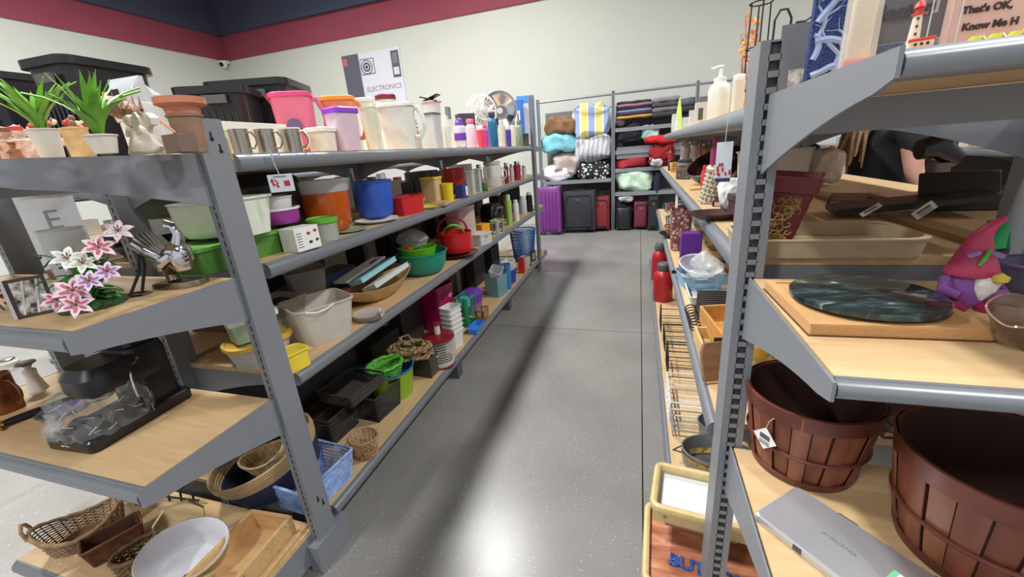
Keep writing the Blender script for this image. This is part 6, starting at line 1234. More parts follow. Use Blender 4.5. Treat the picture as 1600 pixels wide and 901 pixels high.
P, w_, h_ = GR(1064, 1094, 352, .27, R3); carton(P, w_*.8, .1, h_*.85, mat((96, 38, 140), .5), 'deep purple box behind the white wire bowl', rz=RZ)
P = onx(1052, .25, R3); o = plate(P+Vector((0, 0, 0)), .2, mat((34, 32, 34), .3), 'black frying pan lying past the wire bowl', .03)
P = onx(1062, .26, R3); R = gridbasket('wire_basket', onx(1092, .285, R3), .19, .17, .075, mat((140, 180, 206), .35), 'light blue wire mesh basket under the white wire bowl', tw=.8, r=.03, nz=9, bar=.0013, rim=.003, solid=.1, rz=.2)
R = gridbasket('wire_bowl', onx(1092, .285, R3)+Vector((-.005, -.01, .062)), .19, .19, .06, mat((226, 228, 230), .3), 'round white wire mesh bowl tilted on the blue mesh basket', tw=.5, r=None, nz=9, bar=.0013, rim=.004, solid=.1, rot=(.25, .1, 0))
o = MB().loft([loop(.02, .02, None, 0), loop(.12, .11, None, .03), loop(.1, .1, None, .06), loop(.03, .03, None, .10)]).jit(.012, 30, 7).build('cellophane', clear((230, 234, 238), .35, .1), None, loc=onx(1096, .30, R3)+Vector((0, 0, .07))); tag(o, 'crumpled clear cellophane inside the white wire bowl', 'wrapping')
R = vessel('tray_box', onx(1088, .31, R3)+Vector((0, .0, 0)) if False else Vector((.335, 1.90, R3)), .24, .34, .045, mat((206, 204, 196), .5), 'shallow off white tray in front of the mesh baskets', 'tray', .95, r=.01, rim=.004)
# black handle
R = vessel('saucepan', Vector((.30, 2.14, R3)), .10, .10, .04, BLACKP, 'small black pan with its stubby handle over the shelf edge above the red flask', 'pan', .9, rim=.003); MB().tube([(-.045, 0, .03), (-.08, 0, .034), (-.13, -.005, .034)], [.007, .011, .009], 10).build('handle', BLACKP, R)
P = Vector((.30, 1.62, R3)); R = empty('disc_rack', P, 0, 'dark brown ribbed rack of slots beside the wooden tray', 'rack')
dk = mat((62, 52, 50), .5); MB().box((.0, 0, .008), (.13, .22, .014)).build('base', dk, R, bev=.002)
for k in range(9): MB().box((.0, -.1+.025*k, .045), (.12, .01, .07)).build('divider', dk, R, bev=.002)
R = empty('coil_rack', Vector((.21, 1.58, R3)), 0, 'row of dark wire coils at the shelf edge beside the ribbed rack', 'rack')
for k in range(7): MB().tube([(.02*cos(2*pi*i/14), -.09+.028*k, .021+.019*sin(2*pi*i/14)) for i in range(14)], .0028, 6, closed=True).build('coil', mat((70, 66, 68), .35, .5), R)
WT = ramp_mat('honey_wood', 'noise', [(.3, (186, 132, 66)), (.6, (206, 154, 84)), (.8, (222, 172, 104))], 8, .5, (6, 1, 6), 5)
def woodtray(P, w, d, h, label, rz=0, m=WT, rot=None, t=.008, name='wooden_tray', low=None):
    R = empty(name, P, rz, label, 'tray', None, rot)
    MB().box((0, 0, t/2), (w-.002, d-.002, t)).build('bottom', m, R, smooth=False)
    for s in (-1, 1): MB().box((s*(w/2-t/2), 0, h/2+.001), (t, d, h)).build('side_board', m, R, smooth=False, bev=.0008); MB().box((0, s*(d/2-t/2), h/2+.001), (w-2*t-.001, t, h)).build('end_board', m, R, smooth=False, bev=.0008)
    return R
woodtray(Vector((.30, 1.385, R3+.03)), .12, .25, .07, 'honey coloured deep wooden tray tilted beside the right post', .12, rot=(.0, -.05, .14))
MB().box((0, 0, .0), (.05, .004, .05)).build('x', mat((60, 44, 34), .5)).name = 'stamp_block'; o = bpy.data.objects['stamp_block']; o.location = (.255, 1.252, R3+.065); o.rotation_euler = (.0, 0, .14); tag(o, 'small dark carved panel on the front of the honey wooden tray', 'panel')
woodtray(Vector((.235, 1.32, R3)), .07, .20, .05, 'smaller pale wooden tray in front of the deep honey tray', .05, mat((214, 180, 126), .55, var=.15))
o = MB().loft([rrect(.10, .012, .005, 0), rrect(.10, .012, .005, .085), rrect(.075, .012, .005, .11)]).build('x', ramp_mat('brown_board', 'noise', [(.3, (120, 84, 56)), (.7, (150, 110, 78))], 6, .5, (1, 1, 7))); o.name = 'cutting_board'; o.location = (.235, 1.14, R3+.008); o.rotation_euler = (-.35, 0, .35); tag(o, 'brown board with rounded corners leaning below the wooden trays', 'board')
# ================= right run: bottom deck =================
def flask(P, w, h, label):
    R = empty('red_flask', P, 0, label, 'flask'); m = mat((178, 34, 48), .35, name='red_enamel')
    n = 28; L = []
    for r, z in ((.47, 0), (.5, .02), (.5, .62), (.46, .72), (.3, .8), (.26, .82)): L.append([(w*r*(1+(.03 if (i % 2 and .02 < z < .62) else 0))*cos(2*pi*i/n), w*r*(1+(.03 if (i % 2 and .02 < z < .62) else 0))*sin(2*pi*i/n), h*z) for i in range(n)])
    MB().loft(L).build('body', m, R); MB().lathe([(w*.3, h*.81), (w*.33, h*.83), (w*.33, h*.96), (w*.26, h)], 20).build('cap', mat((90, 92, 92), .5), R); return R
P, w_, h_ = GR(1021, 1050, 416, .21, R4); P = at(1035, 468, R4); h_ = hof(P, 410); w_ = wof(P, 1020, 1051, h_); flask(P, w_, h_, 'nearer red fluted flask with a grey cap on the bottom deck')
P, w_, h_ = GR(1019, 1040, 380, .21, R4); P = at(1029, 436, R4); h_ = hof(P, 380); w_ = wof(P, 1018, 1042, h_); flask(P, w_, h_, 'farther red flask with a pale label partly behind the nearer one')
for k, (x, y, w__, h__, c) in enumerate([(.24, 2.72, .16, .10, True), (.25, 2.45, .18, .10, False), (.25, 2.15, .18, .12, False)]):
    wirerack(Vector((x, y, R4)), w__, .16, h__, BLACKM, ['black scrolled wire rack farthest of three on the right deck', 'middle black wire rack on the right deck', 'nearest black wire basket rack before the white rack'][k], 4, 2, RZ, .0028, curl=c)
wirerack(Vector((.24, 1.80, R4)), .26, .17, .10, WHITE, 'white coated wire rack with a crossed lattice on the right deck', 6, 3, RZ, .0042)
wirerack(Vector((.25, 1.62, R4+.0)), .10, .18, .06, mat((200, 202, 204), .25, .6), 'low shiny metal wire rack just past the galvanized tub', 3, 2, RZ, .003)
P = Vector((.30, 1.405, R4)); R = vessel('galvanized_tub', P, .24, .17, .085, mat((150, 156, 160), .35, .8, var=.15, scale=12), 'oval galvanized metal tub with a mustard patterned outside', 'tub', .82, 'deep', rim=.004)
MB().loft([loop(.24*s, .17*s, None, z, 40) for s, z in ((.845, .008), (.95, .03), (1.01, .07))], False, False).build('mustard_band', ramp_mat('mustard_pattern', 'noise', [(.4, (176, 150, 84)), (.5, (206, 180, 110)), (.56, (130, 112, 60))], 30, .5), R)
MB().tube([(-.12, -.02, .07), (-.15, 0, .06), (-.12, .02, .07)], .004, 6).build('handle', STEEL, R); MB().box((.02, -.03, .012), (.06, .04, .001)).build('paper_label', PAPER, R, smooth=False)
vessel('metal_pail', Vector((.31, 1.56, R4)), .11, .11, .1, mat((140, 146, 150), .35, .8), 'small galvanized pail behind the oval tub', 'pail', .8, rim=.004)
vessel('metal_pail', Vector((.52, 1.36, R4)), .2, .2, .11, mat((176, 184, 198), .3, .7), 'round bluish metal bowl visible right of the post behind the bushel basket', 'bowl', .7, 'bowl', rim=.004)
PN = mat((222, 196, 140), .45, var=.06, name='pale_pine')
def roundframe(P, w, d, r, label, name, rz, rot=None):
    R = empty(name, P, rz, label, 'tray', None, rot)
    return R
# framed white tray
R = empty('bed_tray', Vector((.225, 1.085, .315)), 0, 'white topped tray with a rounded pale wood frame beside the right post', 'tray'); R.rotation_euler = (0, .0, -.12)
path = rrect(.31, .18, .02, 0, 32)
MB().tube([(p[0], p[1], .012) for p in path], .0115, 8, closed=True, flat=1.3).build('frame', PN, R)
MB().loft([rrect(.305, .175, .02, -.02), rrect(.305, .175, .02, -.008)]).build('panel', mat((222, 228, 232), .35), R)
MB().box((0, -.089, -.012), (.31, .012, .045)).box((0, .089, -.012), (.31, .012, .045)).build('rail', mat((206, 184, 134), .5), R, bev=.002)
MB().lathe([(.0005, 0), (.005, 0), (.005, .003), (.0005, .004)], 12).xf(Matrix.Translation((-.12, -.095, -.01)) @ Matrix.Rotation(pi/2, 4, 'X')).build('screw_cap', STEEL, R)
MB().box((-.02, -.02, -.05), (.2, .09, .05)).build('under_box', mat((146, 118, 104), .6), R, bev=.002)
for s in (-1, 1): MB().box((s*.13, .05, -.085), (.02, .02, .13)).build('leg', PN, R, bev=.002)
# letter board frame
R = empty('letter_board', Vector((.225, .995, .19)), 0, 'reddish wood board with blue glitter letters in a pale rounded frame at the bottom', 'sign'); R.rotation_euler = (0, 0, -.04)
MB().tube([(p[0], p[1], .012) for p in rrect(.36, .27, .02, 0, 32)], .011, 8, closed=True, flat=1.3).build('frame', PN, R)
rw = ramp_mat('worn_red_wood', 'noise', [(.3, (130, 72, 50)), (.5, (176, 110, 78)), (.62, (196, 136, 100)), (.75, (222, 190, 160))], 7, .5, (1, 5, 1), 6, .4)
MB().box((0, 0, 0), (.345, .255, .012)).build('board', rw, R, smooth=False)
gl = mat((70, 110, 200), .3, .3, var=.8, scale=260, bump=.8, name='blue_glitter')
text('BUTTONS', .052, gl, R, (.0, -.075, .008), (0, 0, -.12), 'lettering', .0025, bold=.002)

# ================= back wall shelving =================
R = empty('steel_shelving', (0, 0, 0), 0, 'grey steel shelving against the back wall stacked with blankets and suitcases', 'shelving')
for x in (-1.62, -.412, .80, 2.0): post(R, x, 7.1, 2.17, 0, .05, .05)
for a, b_ in ((-1.62, -.412), (-.412, .80), (.80, 2.0)):
    MB().tube([(a+.03, 7.1, 2.125), (b_-.03, 7.1, 2.125)], .018, 8).build('top_rail', GREY, R)
    MB().box(((a+b_)/2, 7.62, 1.0), (b_-a-.02, .02, 1.98)).build('back_panel', mat((112, 110, 112), .6), R, smooth=False)
def wshelf(a, b_, z): sh = MB().box(((a+b_)/2, 7.34, z-.012), (b_-a-.06, .5, .024)).build('shelf', GREY, R, smooth=False); MB().box(((a+b_)/2, 7.085, z-.03), (b_-a-.07, .014, .055)).build('front_lip', GREY, sh, smooth=False)
for z in (.86, 1.2, 1.52): wshelf(-1.62, -.412, z) if z == .86 else None
for z in (.62, 1.0, 1.28, 1.62): wshelf(-.412, .80, z); wshelf(.80, 2.0, z)
MB().box((.194, 7.1, 1.24), (1.1, .012, .18)).build('grey_panel', mat((120, 118, 120), .5), R, smooth=False)
def BKp(x0, x1, ty, by, y=7.1):
    """bounding pixels -> centre base point, width, height at depth y"""
    a = ray((x0+x1)/2, by); k = y/a.y; B = Vector((a.x*k, y, H+a.z*k)); h = hof(B, ty); return B, wof(B, x0, x1, h)*1.02, h
CL = [(850, 897, 183, 213, (130, 98, 68), 'brown quilted comforter on top of the cyan blanket', 0, None), (842, 898, 211, 241, (128, 196, 210), 'cyan blue folded blanket at the left of the wall shelves', 0, None), (893, 955, 166, 220, None, 'big yellow blue and white striped comforter bundle', 3, 'stripe'),
      (897, 956, 216, 256, (176, 178, 184), 'grey ruched comforter bundle under the striped one', 2, 'grey'), (862, 905, 244, 277, (176, 162, 156), 'beige and brown crumpled blanket left of the grey bundle', 0, None), (844, 894, 262, 287, (226, 226, 230), 'white comforter bundle right above the purple suitcase', 0, None),
      (900, 955, 256, 287, None, 'black and white dotted folded blanket above the black suitcase', 0, 'dots'), (962, 1014, 247, 268, (150, 34, 46), 'dark red folded blanket in the right bay', 0, None), (961, 1021, 269, 305, (196, 222, 196), 'pale mint green pillow in the right bay', 0, None),
      (964, 1004, 199, 226, (28, 28, 34), 'black folded pile in the right bay', 0, None), (1000, 1030, 198, 222, (160, 206, 200), 'mint and white crumpled cloth next to the black pile', 0, None), (1006, 1060, 212, 226, (206, 36, 44), 'bright red cloth hanging over the right bay shelf', 0, None), (1012, 1050, 228, 262, (140, 20, 30), 'deep red cloth heap behind the far end of the right run', 0, None),
      (1016, 1036, 244, 262, (226, 226, 226), 'small white pillow by the deep red cloth', 0, None), (965, 990, 304, 318, (216, 214, 214), 'small white cushion under the mint pillow', 0, None), (1020, 1032, 265, 320, (30, 34, 48), 'dark navy garment hanging at the right bay', 0, None)]
strm = stripes((150, 168, 206), (224, 222, 206), (222, 208, 120), 1.3); 
dots = ramp_mat('dotted_cloth', 'voronoi', [(.0, (220, 220, 220)), (.3, (214, 214, 214)), (.38, (34, 34, 38)), (.8, (30, 30, 34))], 18, .9)
ruch = ramp_mat('ruched_cloth', 'wave', [(.2, (158, 160, 168)), (.6, (180, 182, 188)), (.9, (192, 194, 200))], 4, .9, dist=5, bump=.6)
for k, (x0, x1, t, b_, c, lb, e_, km) in enumerate(CL):
    B, w_, h_ = BKp(x0, x1, t, b_, 7.08 if k not in (11, 12, 13) else 6.95); m = {'stripe': strm, 'dots': dots, 'grey': ruch, None: None}[km] or mat(c, .9, bump=.5, scale=9, var=.15)
    bundle('comforter' if w_ > .5 else 'folded_cloth', B+Vector((0, .2, 0)), w_, .4, h_, m, lb, 'blanket', seed=k, amp=.22, e=.6)
for (x0, x1, t, b_, cs, lb, sd) in [(962, 1018, 156, 184, [(200, 150, 80), (50, 48, 58), (120, 124, 160), (40, 38, 46), (150, 110, 120), (58, 48, 56)], 'stack of folded dark clothes with red and blue stripes on the top shelf', 1), (1018, 1062, 150, 182, [(60, 60, 62), (110, 108, 108), (72, 70, 74), (130, 126, 126)], 'stack of folded grey and black jackets on the top shelf', 4), (1062, 1092, 152, 175, [(50, 50, 54), (90, 92, 104)], 'short pile of dark jackets behind the green cone', 6)]:
    B, w_, h_ = BKp(x0, x1, t, b_, 7.1); folded(B+Vector((0, .2, 0)), w_, .4, h_, [mat(c, .9, bump=.3) for c in cs], lb, len(cs), seed=sd, name='folded_clothes', cat='clothes')
# suitcases
def suitcase(P, w, d, h, m, label, soft=True, rz=0, trimm=None, hard=False):
    R = empty('suitcase', P, rz, label, 'suitcase'); tm = trimm or BLACKM
    MB().loft([rrect(w, d, .04, .05), rrect(w, d, .05, .06), rrect(w, d, .05, h*.96), rrect(w*.94, d*.9, .05, h)]).build('shell', m, R)
    if hard:
        for k in range(5): MB().box((-w*.32+w*.16*k, -d/2-.003, h*.52), (w*.05, .012, h*.8)).build('rib', m, R, bev=.004)
    else:
        MB().loft([rrect(w*.76, .03, .014, h*.16), rrect(w*.78, .034, .015, h*.2), rrect(w*.78, .034, .015, h*.68), rrect(w*.7, .03, .014, h*.72)]).build('pocket', m, R, loc=(0, -d/2-.012, 0))
        MB().tube([(-w*.36, -d/2-.006, h*.18), (-w*.36, -d/2-.006, h*.88), (-w*.3, -d/2-.006, h*.92), (w*.3, -d/2-.006, h*.92), (w*.36, -d/2-.006, h*.88), (w*.36, -d/2-.006, h*.18)], .006, 6).build('zip', tm, R)
        MB().box((0, -d/2-.032, h*.8), (w*.16, .004, .03)).build('badge', STEEL, R, bev=.001)
    MB().tube([(-w*.14, 0, h), (-w*.13, 0, h+.025), (w*.13, 0, h+.025), (w*.14, 0, h)], .009, 8).build('handle', tm, R)
    MB().tube([(-w*.3, -d/2-.01, h*.1), (-w*.26, -d/2-.03, h*.12), (w*.26, -d/2-.03, h*.12), (w*.3, -d/2-.01, h*.1)], .008, 6).build('foot_bar', tm, R)
    for s in (-1, 1):
        for q in (-1, 1): MB().tube([(s*w*.42-.012, q*d*.35, .027), (s*w*.42+.012, q*d*.35, .027)], .026, 12).build('wheel', BLACKM, R)
    return R
for (x0, x1, t, b_, y, d_, c, lb, hd) in [(842, 878, 290, 366, 6.7, .28, (112, 48, 122), 'glossy purple hard suitcase at the left end of the row', True), (879, 931, 297, 366, 6.85, .3, (40, 42, 48), 'large black soft suitcase with a front pocket', False), (927, 952, 305, 360, 6.95, .22, (120, 28, 36), 'dark red soft suitcase beside the post', False), (934, 954, 294, 330, 7.25, .2, (34, 34, 38), 'black suitcase standing behind the dark red one', False), (962, 986, 322, 357, 6.98, .22, (32, 34, 40), 'small black ribbed suitcase just right of the post', True), (990, 1012, 313, 356, 7.02, .24, (104, 34, 52), 'maroon soft suitcase leaning in the right bay', False), (1012, 1028, 305, 358, 6.9, .24, (30, 32, 40), 'black suitcase at the far right of the row', False), (975, 994, 318, 352, 7.3, .2, (40, 38, 44), 'dark grey suitcase behind the maroon one', False)]:
    P = ony((x0+x1)/2, y, 0); h_ = hof(P, t); w_ = wof(P, x0, x1, h_); suitcase(P+Vector((0, d_/2, 0)), w_, d_, h_-.03, mat(c, .3 if hd else .8, bump=0 if hd else .3), lb, hard=hd)
# ================= back wall poster, camera =================
def onwall(px, py, y=7.85): d = ray(px, py); k = y/d.y; return Vector((d.x*k, y, H+d.z*k))
a, b_ = onwall(538, 160), onwall(630, 85); c_ = onwall(540, 97)
wd = 1.27; R = empty('poster', (onwall(585, 125).x, 7.84, onwall(585, 125).z), 0, 'wall poster with a dark panel, a drawn camera and the word electronics', 'poster')
wP = onwall(632, 125).x-onwall(541, 125).x; hP = 1.0
MB().box((0, 0, 0), (wP, .01, hP)).build('sheet', mat((206, 208, 218), .6), R, smooth=False)
MB().box((-wP*.35, -.007, 0), (wP*.29, .004, hP)).build('dark_panel', mat((86, 86, 100), .6), R, smooth=False)
MB().box((-wP*.445, -.01, hP*.38), (wP*.07, .003, hP*.13)).build('red_emblem', mat((196, 96, 100), .6), R, smooth=False)
b = MB().box((-wP*.07, -.008, hP*.25), (wP*.24, .004, hP*.28)); b.build('camera_outline', mat((90, 88, 98), .6), R, smooth=False); MB().box((-wP*.07, -.0105, hP*.25), (wP*.22, .003, hP*.25)).build('camera_face', mat((206, 206, 214), .6), R, smooth=False)
for r_, c in ((.13, (90, 88, 98)), (.11, (206, 206, 214)), (.085, (80, 78, 88)), (.05, (190, 190, 198)), (.03, (50, 50, 58))): MB().lathe([(.0005, 0), (r_, 0), (r_, .002), (.0005, .002)], 28).xf(Matrix.Translation((-wP*.08, -.012-.004*(.14-r_)*10, hP*.24)) @ Matrix.Rotation(pi/2, 4, 'X')).build('lens_ring', mat(c, .6), R)
MB().box((wP*.41, -.008, hP*.22), (wP*.13, .004, hP*.46)).build('player_body', mat((78, 80, 92), .6), R, smooth=False); MB().box((wP*.41, -.011, hP*.32), (wP*.09, .003, hP*.18)).build('player_screen', mat((110, 112, 122), .5), R, smooth=False); MB().box((wP*.41, -.011, hP*.1), (wP*.09, .003, hP*.13)).build('player_pad', mat((200, 200, 208), .5), R, smooth=False)
text('ELECTRONICS', .125, mat((150, 120, 128), .6), R, (wP*.155, -.008, -hP*.20), (pi/2, 0, 0), 'lettering', .001)
P = onwall(348, 99, 7.7); R = empty('security_camera', P, 0, 'small white dome security camera in the corner under the red band', 'camera')
MB().box((0, .07, .03), (.14, .12, .06)).build('bracket', WHITE, R, bev=.01); MB().lathe([(.0005, -.1), (.06, -.08), (.08, -.02), (.08, .04), (.0005, .05)], 20).build('dome', mat((226, 226, 224), .3), R); MB().lathe([(.0005, 0), (.045, .0), (.04, .03), (.0005, .035)], 16).xf(Matrix.Translation((.035, -.06, -.03)) @ Matrix.Rotation(1.9, 4, 'X')).build('lens', INK, R)

# ================= person =================
def skin(name, pts, edges, radii, m, parent, sub=2, root=0):
    me = bpy.data.meshes.new(name); me.from_pydata([tuple(p) for p in pts], edges, []); o = bpy.data.objects.new(name, me); C.objects.link(o); o.parent = parent
    o.modifiers.new('skin', 'SKIN'); l = me.skin_vertices[0] if me.skin_vertices else None
    if l is None: bpy.context.view_layer.objects.active = o; bpy.ops.mesh.customdata_skin_add() if False else None
    for v, r in zip(me.skin_vertices[0].data, radii): v.radius = (r if isinstance(r, tuple) else (r, r))
    me.skin_vertices[0].data[root].use_root = True
    s = o.modifiers.new('sub', 'SUBSURF'); s.levels = s.render_levels = sub; o.modifiers['skin'].use_smooth_shade = True
    me.materials.append(m); return o
PP = Vector((1.37, 3.02, 0)); R = empty('person', PP, 0, 'person with long light brown hair and a dark t-shirt turned away beyond the right shelves', 'person'); R.rotation_euler = (0, 0, .0)
SK = mat((206, 156, 140), .5, name='skin'); TS = mat((34, 34, 40), .9, bump=.1, scale=60, name='tshirt'); JN = mat((40, 44, 60), .9, bump=.2, scale=120, name='jeans')
# whole body figure, facing +x
body = [(0, 0, .88), (.02, 0, 1.05), (0.0, 0, 1.2), (.02, 0, 1.33), (.07, 0, 1.365), (.14, 0, 1.37),
        (.02, -.17, 1.32), (.05, -.22, 1.08), (.16, -.23, .88), (.19, -.23, .81), (.02, .17, 1.32), (.05, .22, 1.08), (.16, .23, .88), (.19, .23, .81),
        (0, -.1, .85), (.02, -.1, .48), (-.01, -.1, .08), (.1, -.1, .04), (0, .1, .85), (.02, .1, .48), (-.01, .1, .08), (.1, .1, .04)]
ed = [(0, 1), (1, 2), (2, 3), (3, 4), (4, 5), (3, 6), (6, 7), (7, 8), (8, 9), (3, 10), (10, 11), (11, 12), (12, 13), (0, 14), (14, 15), (15, 16), (16, 17), (0, 18), (18, 19), (19, 20), (20, 21)]
rad = [(.13, .16), (.12, .145), (.13, .16), (.12, .15), .055, .05, .06, .042, .028, .022, .06, .042, .028, .022, .085, .058, .042, .035, .085, .058, .042, .035]
skin('body', body, ed, rad, SK, R)
# shirt, trousers as slightly larger skins
skin('tshirt', [(0, 0, .84), (.02, 0, 1.05), (0, 0, 1.2), (.02, 0, 1.33), (.045, 0, 1.40), (.02, -.17, 1.32), (.075, -.21, 1.17), (.02, .17, 1.32), (.075, .21, 1.17)], [(0, 1), (1, 2), (2, 3), (3, 4), (3, 5), (5, 6), (3, 7), (7, 8)], [(.16, .19), (.15, .175), (.155, .185), (.15, .18), (.075, .085), .085, .07, .085, .07], TS, R)
skin('trousers', [(0, 0, .86), (0, -.1, .80), (.02, -.1, .48), (-.01, -.1, .1), (0, .1, .80), (.02, .1, .48), (-.01, .1, .1)], [(0, 1), (1, 2), (2, 3), (0, 4), (4, 5), (5, 6)], [(.14, .17), .1, .075, .065, .1, .075, .065], JN, R)
# head: ellipsoid loft with face features, facing +x
Lh = []
for z, wx, wy, cx in [(1.455, .03, .03, .085), (1.465, .085, .075, .10), (1.49, .12, .10, .105), (1.53, .165, .125, .095), (1.57, .185, .145, .09), (1.62, .19, .155, .085), (1.66, .17, .14, .08), (1.685, .11, .09, .078), (1.695, .03, .03, .076)]: Lh.append([(cx+wx/2*cos(2*pi*i/24), wy/2*sin(2*pi*i/24), z) for i in range(24)])
MB().loft(Lh).build('head', SK, R, sub=1)
MB().loft([[(.178, -.012, 1.545), (.178, .012, 1.545), (.205, .006, 1.54), (.205, -.006, 1.54)], [(.172, -.006, 1.585), (.172, .006, 1.585), (.18, .003, 1.585), (.18, -.003, 1.585)]]).build('nose', SK, R)
MB().tube([(.168, -.022, 1.512), (.178, 0, 1.514), (.168, .022, 1.512)], .005, 6).build('mouth', mat((176, 96, 96), .5), R)
for s in (-1, 1):
    MB().lathe([(.0005, -.009), (.01, 0), (.0005, .009)], 10).xf(Matrix.Translation((.168, s*.032, 1.585))).build('eye', mat((230, 228, 226), .2), R); MB().lathe([(.0005, 0), (.005, 0), (.0005, .003)], 8).xf(Matrix.Translation((.176, s*.032, 1.585)) @ Matrix.Rotation(pi/2, 4, 'Y')).build('iris', INK, R)
    MB().lathe([(.0005, -.025), (.012, -.018), (.016, 0), (.012, .02), (.0005, .025)], 10, sy_=.5).xf(Matrix.Translation((.085, s*.078, 1.57))).build('ear', SK, R)
HR = ramp_mat('hair', 'noise', [(.3, (96, 70, 50)), (.55, (146, 112, 80)), (.75, (186, 150, 108))], 60, .5, (9, 9, 1))
MB().loft([[(cx+wx/2*cos(2*pi*i/24), wy/2*sin(2*pi*i/24), z) for i in range(24)] for z, wx, wy, cx in [(1.5, .12, .15, .03), (1.56, .16, .17, .045), (1.62, .19, .175, .065), (1.67, .19, .165, .075), (1.705, .12, .1, .076), (1.715, .02, .02, .076)]]).build('hair_cap', HR, R)
rnd = random.Random(5)
for k in range(22):
    y = rnd.uniform(-.09, .06); x = rnd.uniform(-.06, .02); MB().tube([(x+.03, y*.7, 1.62), (x-.03, y, 1.5), (x-.1-abs(y)*.1, y-.03, 1.38), (x-.13+rnd.uniform(-.02, .02), y-.05+rnd.uniform(-.02, .02), 1.24+rnd.uniform(-.05, .05))], [.018, .02, .016, .004], 6).build('hair_lock', HR, R)
for s, hx, hy, hz in ((-1, .19, -.23, .80), (1, .19, .23, .80)):   # hands
    hnd = MB().tube([(hx-.02, hy, hz), (hx+.03, hy, hz-.005), (hx+.07, hy, hz-.01)], [.022, .036, .036], 10, flat=.45)
    hnd.build('palm', SK, R)
    for f in range(4): fy = hy-.03+.02*f; ln = (.06, .07, .068, .055)[f]; MB().tube([(hx+.065, fy, hz-.008), (hx+.065+ln*.55, fy, hz-.012), (hx+.065+ln, fy, hz-.03)], [.009, .0085, .006], 8).build('finger', SK, R)
    MB().tube([(hx+.02, hy-s*.03, hz), (hx+.05, hy-s*.055, hz-.008), (hx+.075, hy-s*.06, hz-.02)], [.011, .0095, .007], 8).build('thumb', SK, R)
for s in (-1, 1): MB().loft([rrect(.24, .09, .04, 0, cx=.05, cy_=s*.1), rrect(.25, .095, .045, .02, cx=.05, cy_=s*.1), rrect(.2, .085, .04, .06, cx=.03, cy_=s*.1), rrect(.1, .08, .035, .1, cx=-.01, cy_=s*.1)]).build('shoe', BLACKM, R)

for o in kids(R):
    if o.name.split('.')[0] in ('head', 'nose', 'mouth', 'eye', 'iris', 'ear', 'hair_cap', 'hair_lock'): o.location = (.07, 0, -.115)
R.scale = (1.02, 1.02, 1.02)
for o in kids(R):
    if o.name.startswith('hair_lock'): o.location = (-.045, -.02, -.075)
# smaller goods between the bigger ones on the right run
rnd = random.Random(91)
PAL = [((118, 84, 60), 'brown'), ((196, 178, 150), 'cream'), ((70, 60, 58), 'dark'), ((150, 60, 60), 'red'), ((160, 160, 158), 'grey'), ((190, 146, 90), 'tan'), ((96, 110, 120), 'slate')]
def clutter(zs, xs, y0, y1, where, step=.16, hm=(.05, .13)):
    y = y0
    while y < y1:
        c, cn = rnd.choice(PAL); x = rnd.uniform(*xs); h_ = rnd.uniform(*hm); P = Vector((x, y, zs)); kd = rnd.choice('bjvwm')
        g_ = lambda n: dict(group=f'{cn} {n} on the {where}')
        if kd == 'b': carton(P, .09, .08, h_, mat(c, .6), f'small {cn} box on the {where}', rz=RZ+rnd.uniform(-.5, .5), **g_('boxes'))
        elif kd == 'j': bottle(P, .07, h_*1.2, mat(c, .35), mat(tuple(int(v*.6) for v in c), .4), f'{cn} lidded jar on the {where}', 'jar', 'jar', 'jar', **g_('jars'))
        elif kd == 'v': vessel('bowl', P, .11, .11, h_*.7, mat(c, .3), f'{cn} bowl on the {where}', 'bowl', .6, 'bowl', rim=.003, **g_('bowls'))
        elif kd == 'w': wicker('wicker_basket', P, .11, .10, h_*.7, WK(c), f'{cn} woven basket on the {where}', tw=.85, rows=6, stakes=14, th=.003, **g_('woven baskets'))
        else: mug(P, .08, .09, mat(c, .35), f'{cn} mug on the {where}', rz=rnd.uniform(0, 6), **g_('mugs'))
        y += step+rnd.uniform(0, .05)
clutter(R3, (.46, .56), 2.1, 4.45, 'back row of the third right shelf', hm=(.09, .2)); clutter(R3, (.26, .33), 2.95, 4.45, 'front row of the third right shelf', .15)
clutter(R2, (.48, .57), 1.9, 4.4, 'back row of the second right shelf', hm=(.08, .17)); clutter(R4, (.40, .52), 1.8, 4.4, 'back row of the right bottom deck', hm=(.1, .25))
clutter(R4, (.24, .3), 3.95, 4.45, 'far front of the right bottom deck', .2); clutter(RT, (.46, .56), 1.7, 4.3, 'back row of the right top shelf', hm=(.06, .12))
# goods on the aisle-far half of both runs
rnd = random.Random(77)
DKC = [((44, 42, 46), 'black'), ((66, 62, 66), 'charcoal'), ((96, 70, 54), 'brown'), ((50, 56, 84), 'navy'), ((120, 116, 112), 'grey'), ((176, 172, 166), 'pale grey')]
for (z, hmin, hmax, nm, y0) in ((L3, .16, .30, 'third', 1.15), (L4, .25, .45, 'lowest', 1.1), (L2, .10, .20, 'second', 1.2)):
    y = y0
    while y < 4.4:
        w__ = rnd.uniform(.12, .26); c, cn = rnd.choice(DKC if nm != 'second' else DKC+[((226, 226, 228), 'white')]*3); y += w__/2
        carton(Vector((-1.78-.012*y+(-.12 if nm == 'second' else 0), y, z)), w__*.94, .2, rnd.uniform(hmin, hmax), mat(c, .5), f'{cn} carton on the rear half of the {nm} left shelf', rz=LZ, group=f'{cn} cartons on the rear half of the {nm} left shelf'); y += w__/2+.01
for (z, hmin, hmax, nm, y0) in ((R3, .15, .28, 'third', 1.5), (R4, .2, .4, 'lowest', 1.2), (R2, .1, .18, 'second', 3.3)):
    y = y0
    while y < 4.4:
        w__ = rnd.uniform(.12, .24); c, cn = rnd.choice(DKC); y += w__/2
        carton(Vector((.83, y, z)), w__*.94, .2, rnd.uniform(hmin, hmax), mat(c, .5), f'{cn} carton on the rear half of the {nm} right shelf', rz=RZ, group=f'{cn} cartons on the rear half of the {nm} right shelf'); y += w__/2+.01
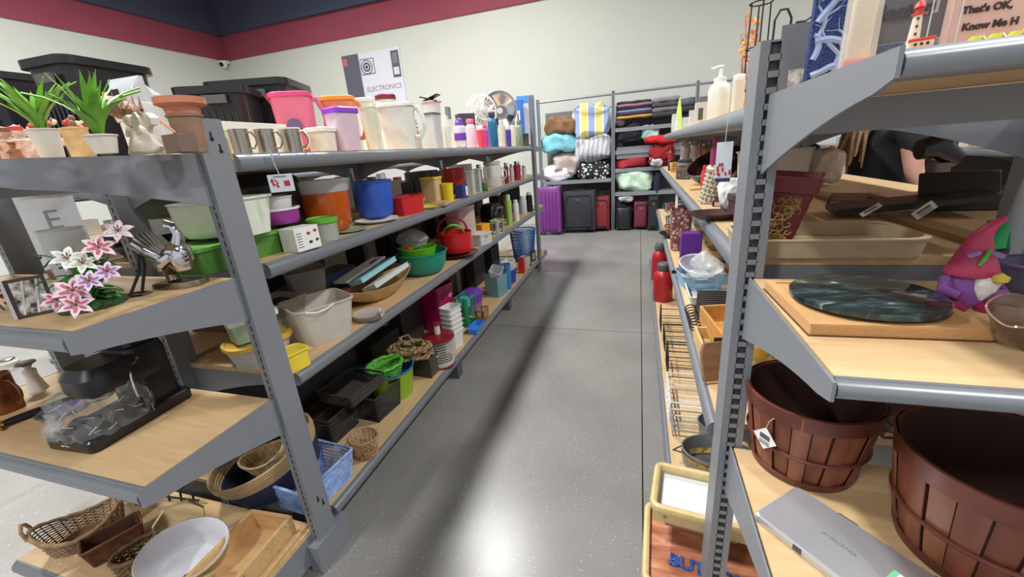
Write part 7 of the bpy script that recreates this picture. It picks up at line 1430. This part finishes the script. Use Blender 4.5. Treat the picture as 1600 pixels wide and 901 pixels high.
# ================= neighbouring shelving runs =================
RF = run('gondola_shelving', 'grey shelving run beyond the person on the far right', [1.95]*4, 2.4, [RT, 1.19, .75, .165], 1.2, [1.2]*4, -1, 2.85, 0, [(.17, 1.17)])
LF = run('gondola_shelving', 'grey shelving run on the far left across the next aisle', [-3.3]*4, -3.8, [1.36, 1.08, .7, .165], 1.6, [1.2]*4, 1, -4.3, 0, [(.17, 1.05)])
rnd = random.Random(33)
def fill(x, z, y0, y1, face, where, dens=.15, back=.2):
    y = y0; k = 0
    pal = [((228, 228, 230), 'white'), ((60, 60, 66), 'charcoal'), ((206, 198, 184), 'beige'), ((150, 40, 50), 'dark red'), ((150, 170, 190), 'grey blue'), ((226, 226, 226), 'white'), ((190, 190, 196), 'silver')]
    while y < y1:
        c, cn = rnd.choice(pal); xx = x-face*rnd.uniform(.09, back); hh = rnd.uniform(.07, .2); kd = rnd.choice(('box', 'box', 'jar', 'mug'))
        if kd == 'box': carton(Vector((xx, y, z)), rnd.uniform(.07, .12), .08, hh, mat(c, .5), f'{cn} carton on the {where}', rz=face*pi/2, group=f'{cn} cartons on the {where}')
        elif kd == 'jar': bottle(Vector((xx, y, z)), .07, hh, mat(c, .3), STEEL, f'{cn} steel capped canister on the {where}', 'jar', 'canister', 'canister', group=f'{cn} canisters on the {where}')
        else: mug(Vector((xx, y, z)), .08, .09, mat(c, .3), f'{cn} mug on the {where}', rz=1, group=f'{cn} mugs on the {where}')
        y += dens+rnd.uniform(0, .05)
fill(1.95, 1.19, 1.9, 5.6, -1, 'far right run second shelf'); fill(1.95, RT, 2.0, 5.6, -1, 'far right run top shelf'); fill(1.95, .75, 2.3, 5, -1, 'far right run third shelf', .2)
fill(-3.3, 1.36, 1.7, 6.2, 1, 'far left run top shelf', .16); fill(-3.3, 1.08, 1.7, 6.2, 1, 'far left run second shelf'); fill(-3.3, .7, 1.7, 4.6, 1, 'far left run third shelf', .22); fill(-3.3, .165, 1.8, 3.6, 1, 'far left run deck', .3)
vessel('mint_vase', Vector((2.42, 2.95, 1.19+.055)), .11, .11, .22, mat((150, 206, 180), .3), 'mint green cylinder vase lying on its side beyond the person', 'vase', .95, rim=.004, rot=(0, -pi/2, .2)).location = Vector((2.22, 3.75, 1.19+.06))
wirerack(Vector((2.12, 3.42, 1.19)), .2, .14, .12, WHITE, 'white wire basket on the far right run near the edge', 5, 4, 0, .003)
wirerack(Vector((1.72, 3.75, .0)), .3, .3, 1.05, WHITE, 'white wire display stand in the aisle beyond the person', 4, 5, 0, .005)

# each repeat gets its own label, counted along its row from the end nearest the viewer
bpy.context.view_layer.update()
rows = {}
for o in C.objects:
    if o.parent is None and o.get('label') and o.get('category'): rows.setdefault(o['label'], []).append(o)
ORD = ['nearest', 'second', 'third', 'fourth', 'fifth', 'sixth', 'seventh', 'eighth', 'ninth', 'tenth', 'eleventh', 'twelfth', 'thirteenth', 'fourteenth', 'fifteenth']
for lb, os_ in rows.items():
    if len(os_) > 1:
        os_.sort(key=lambda o: o.location.y)
        for k, o in enumerate(os_): o['label'] = (f'{lb}, nearest of its kind' if k == 0 else f'{lb}, {ORD[min(k, 14)]} from near')
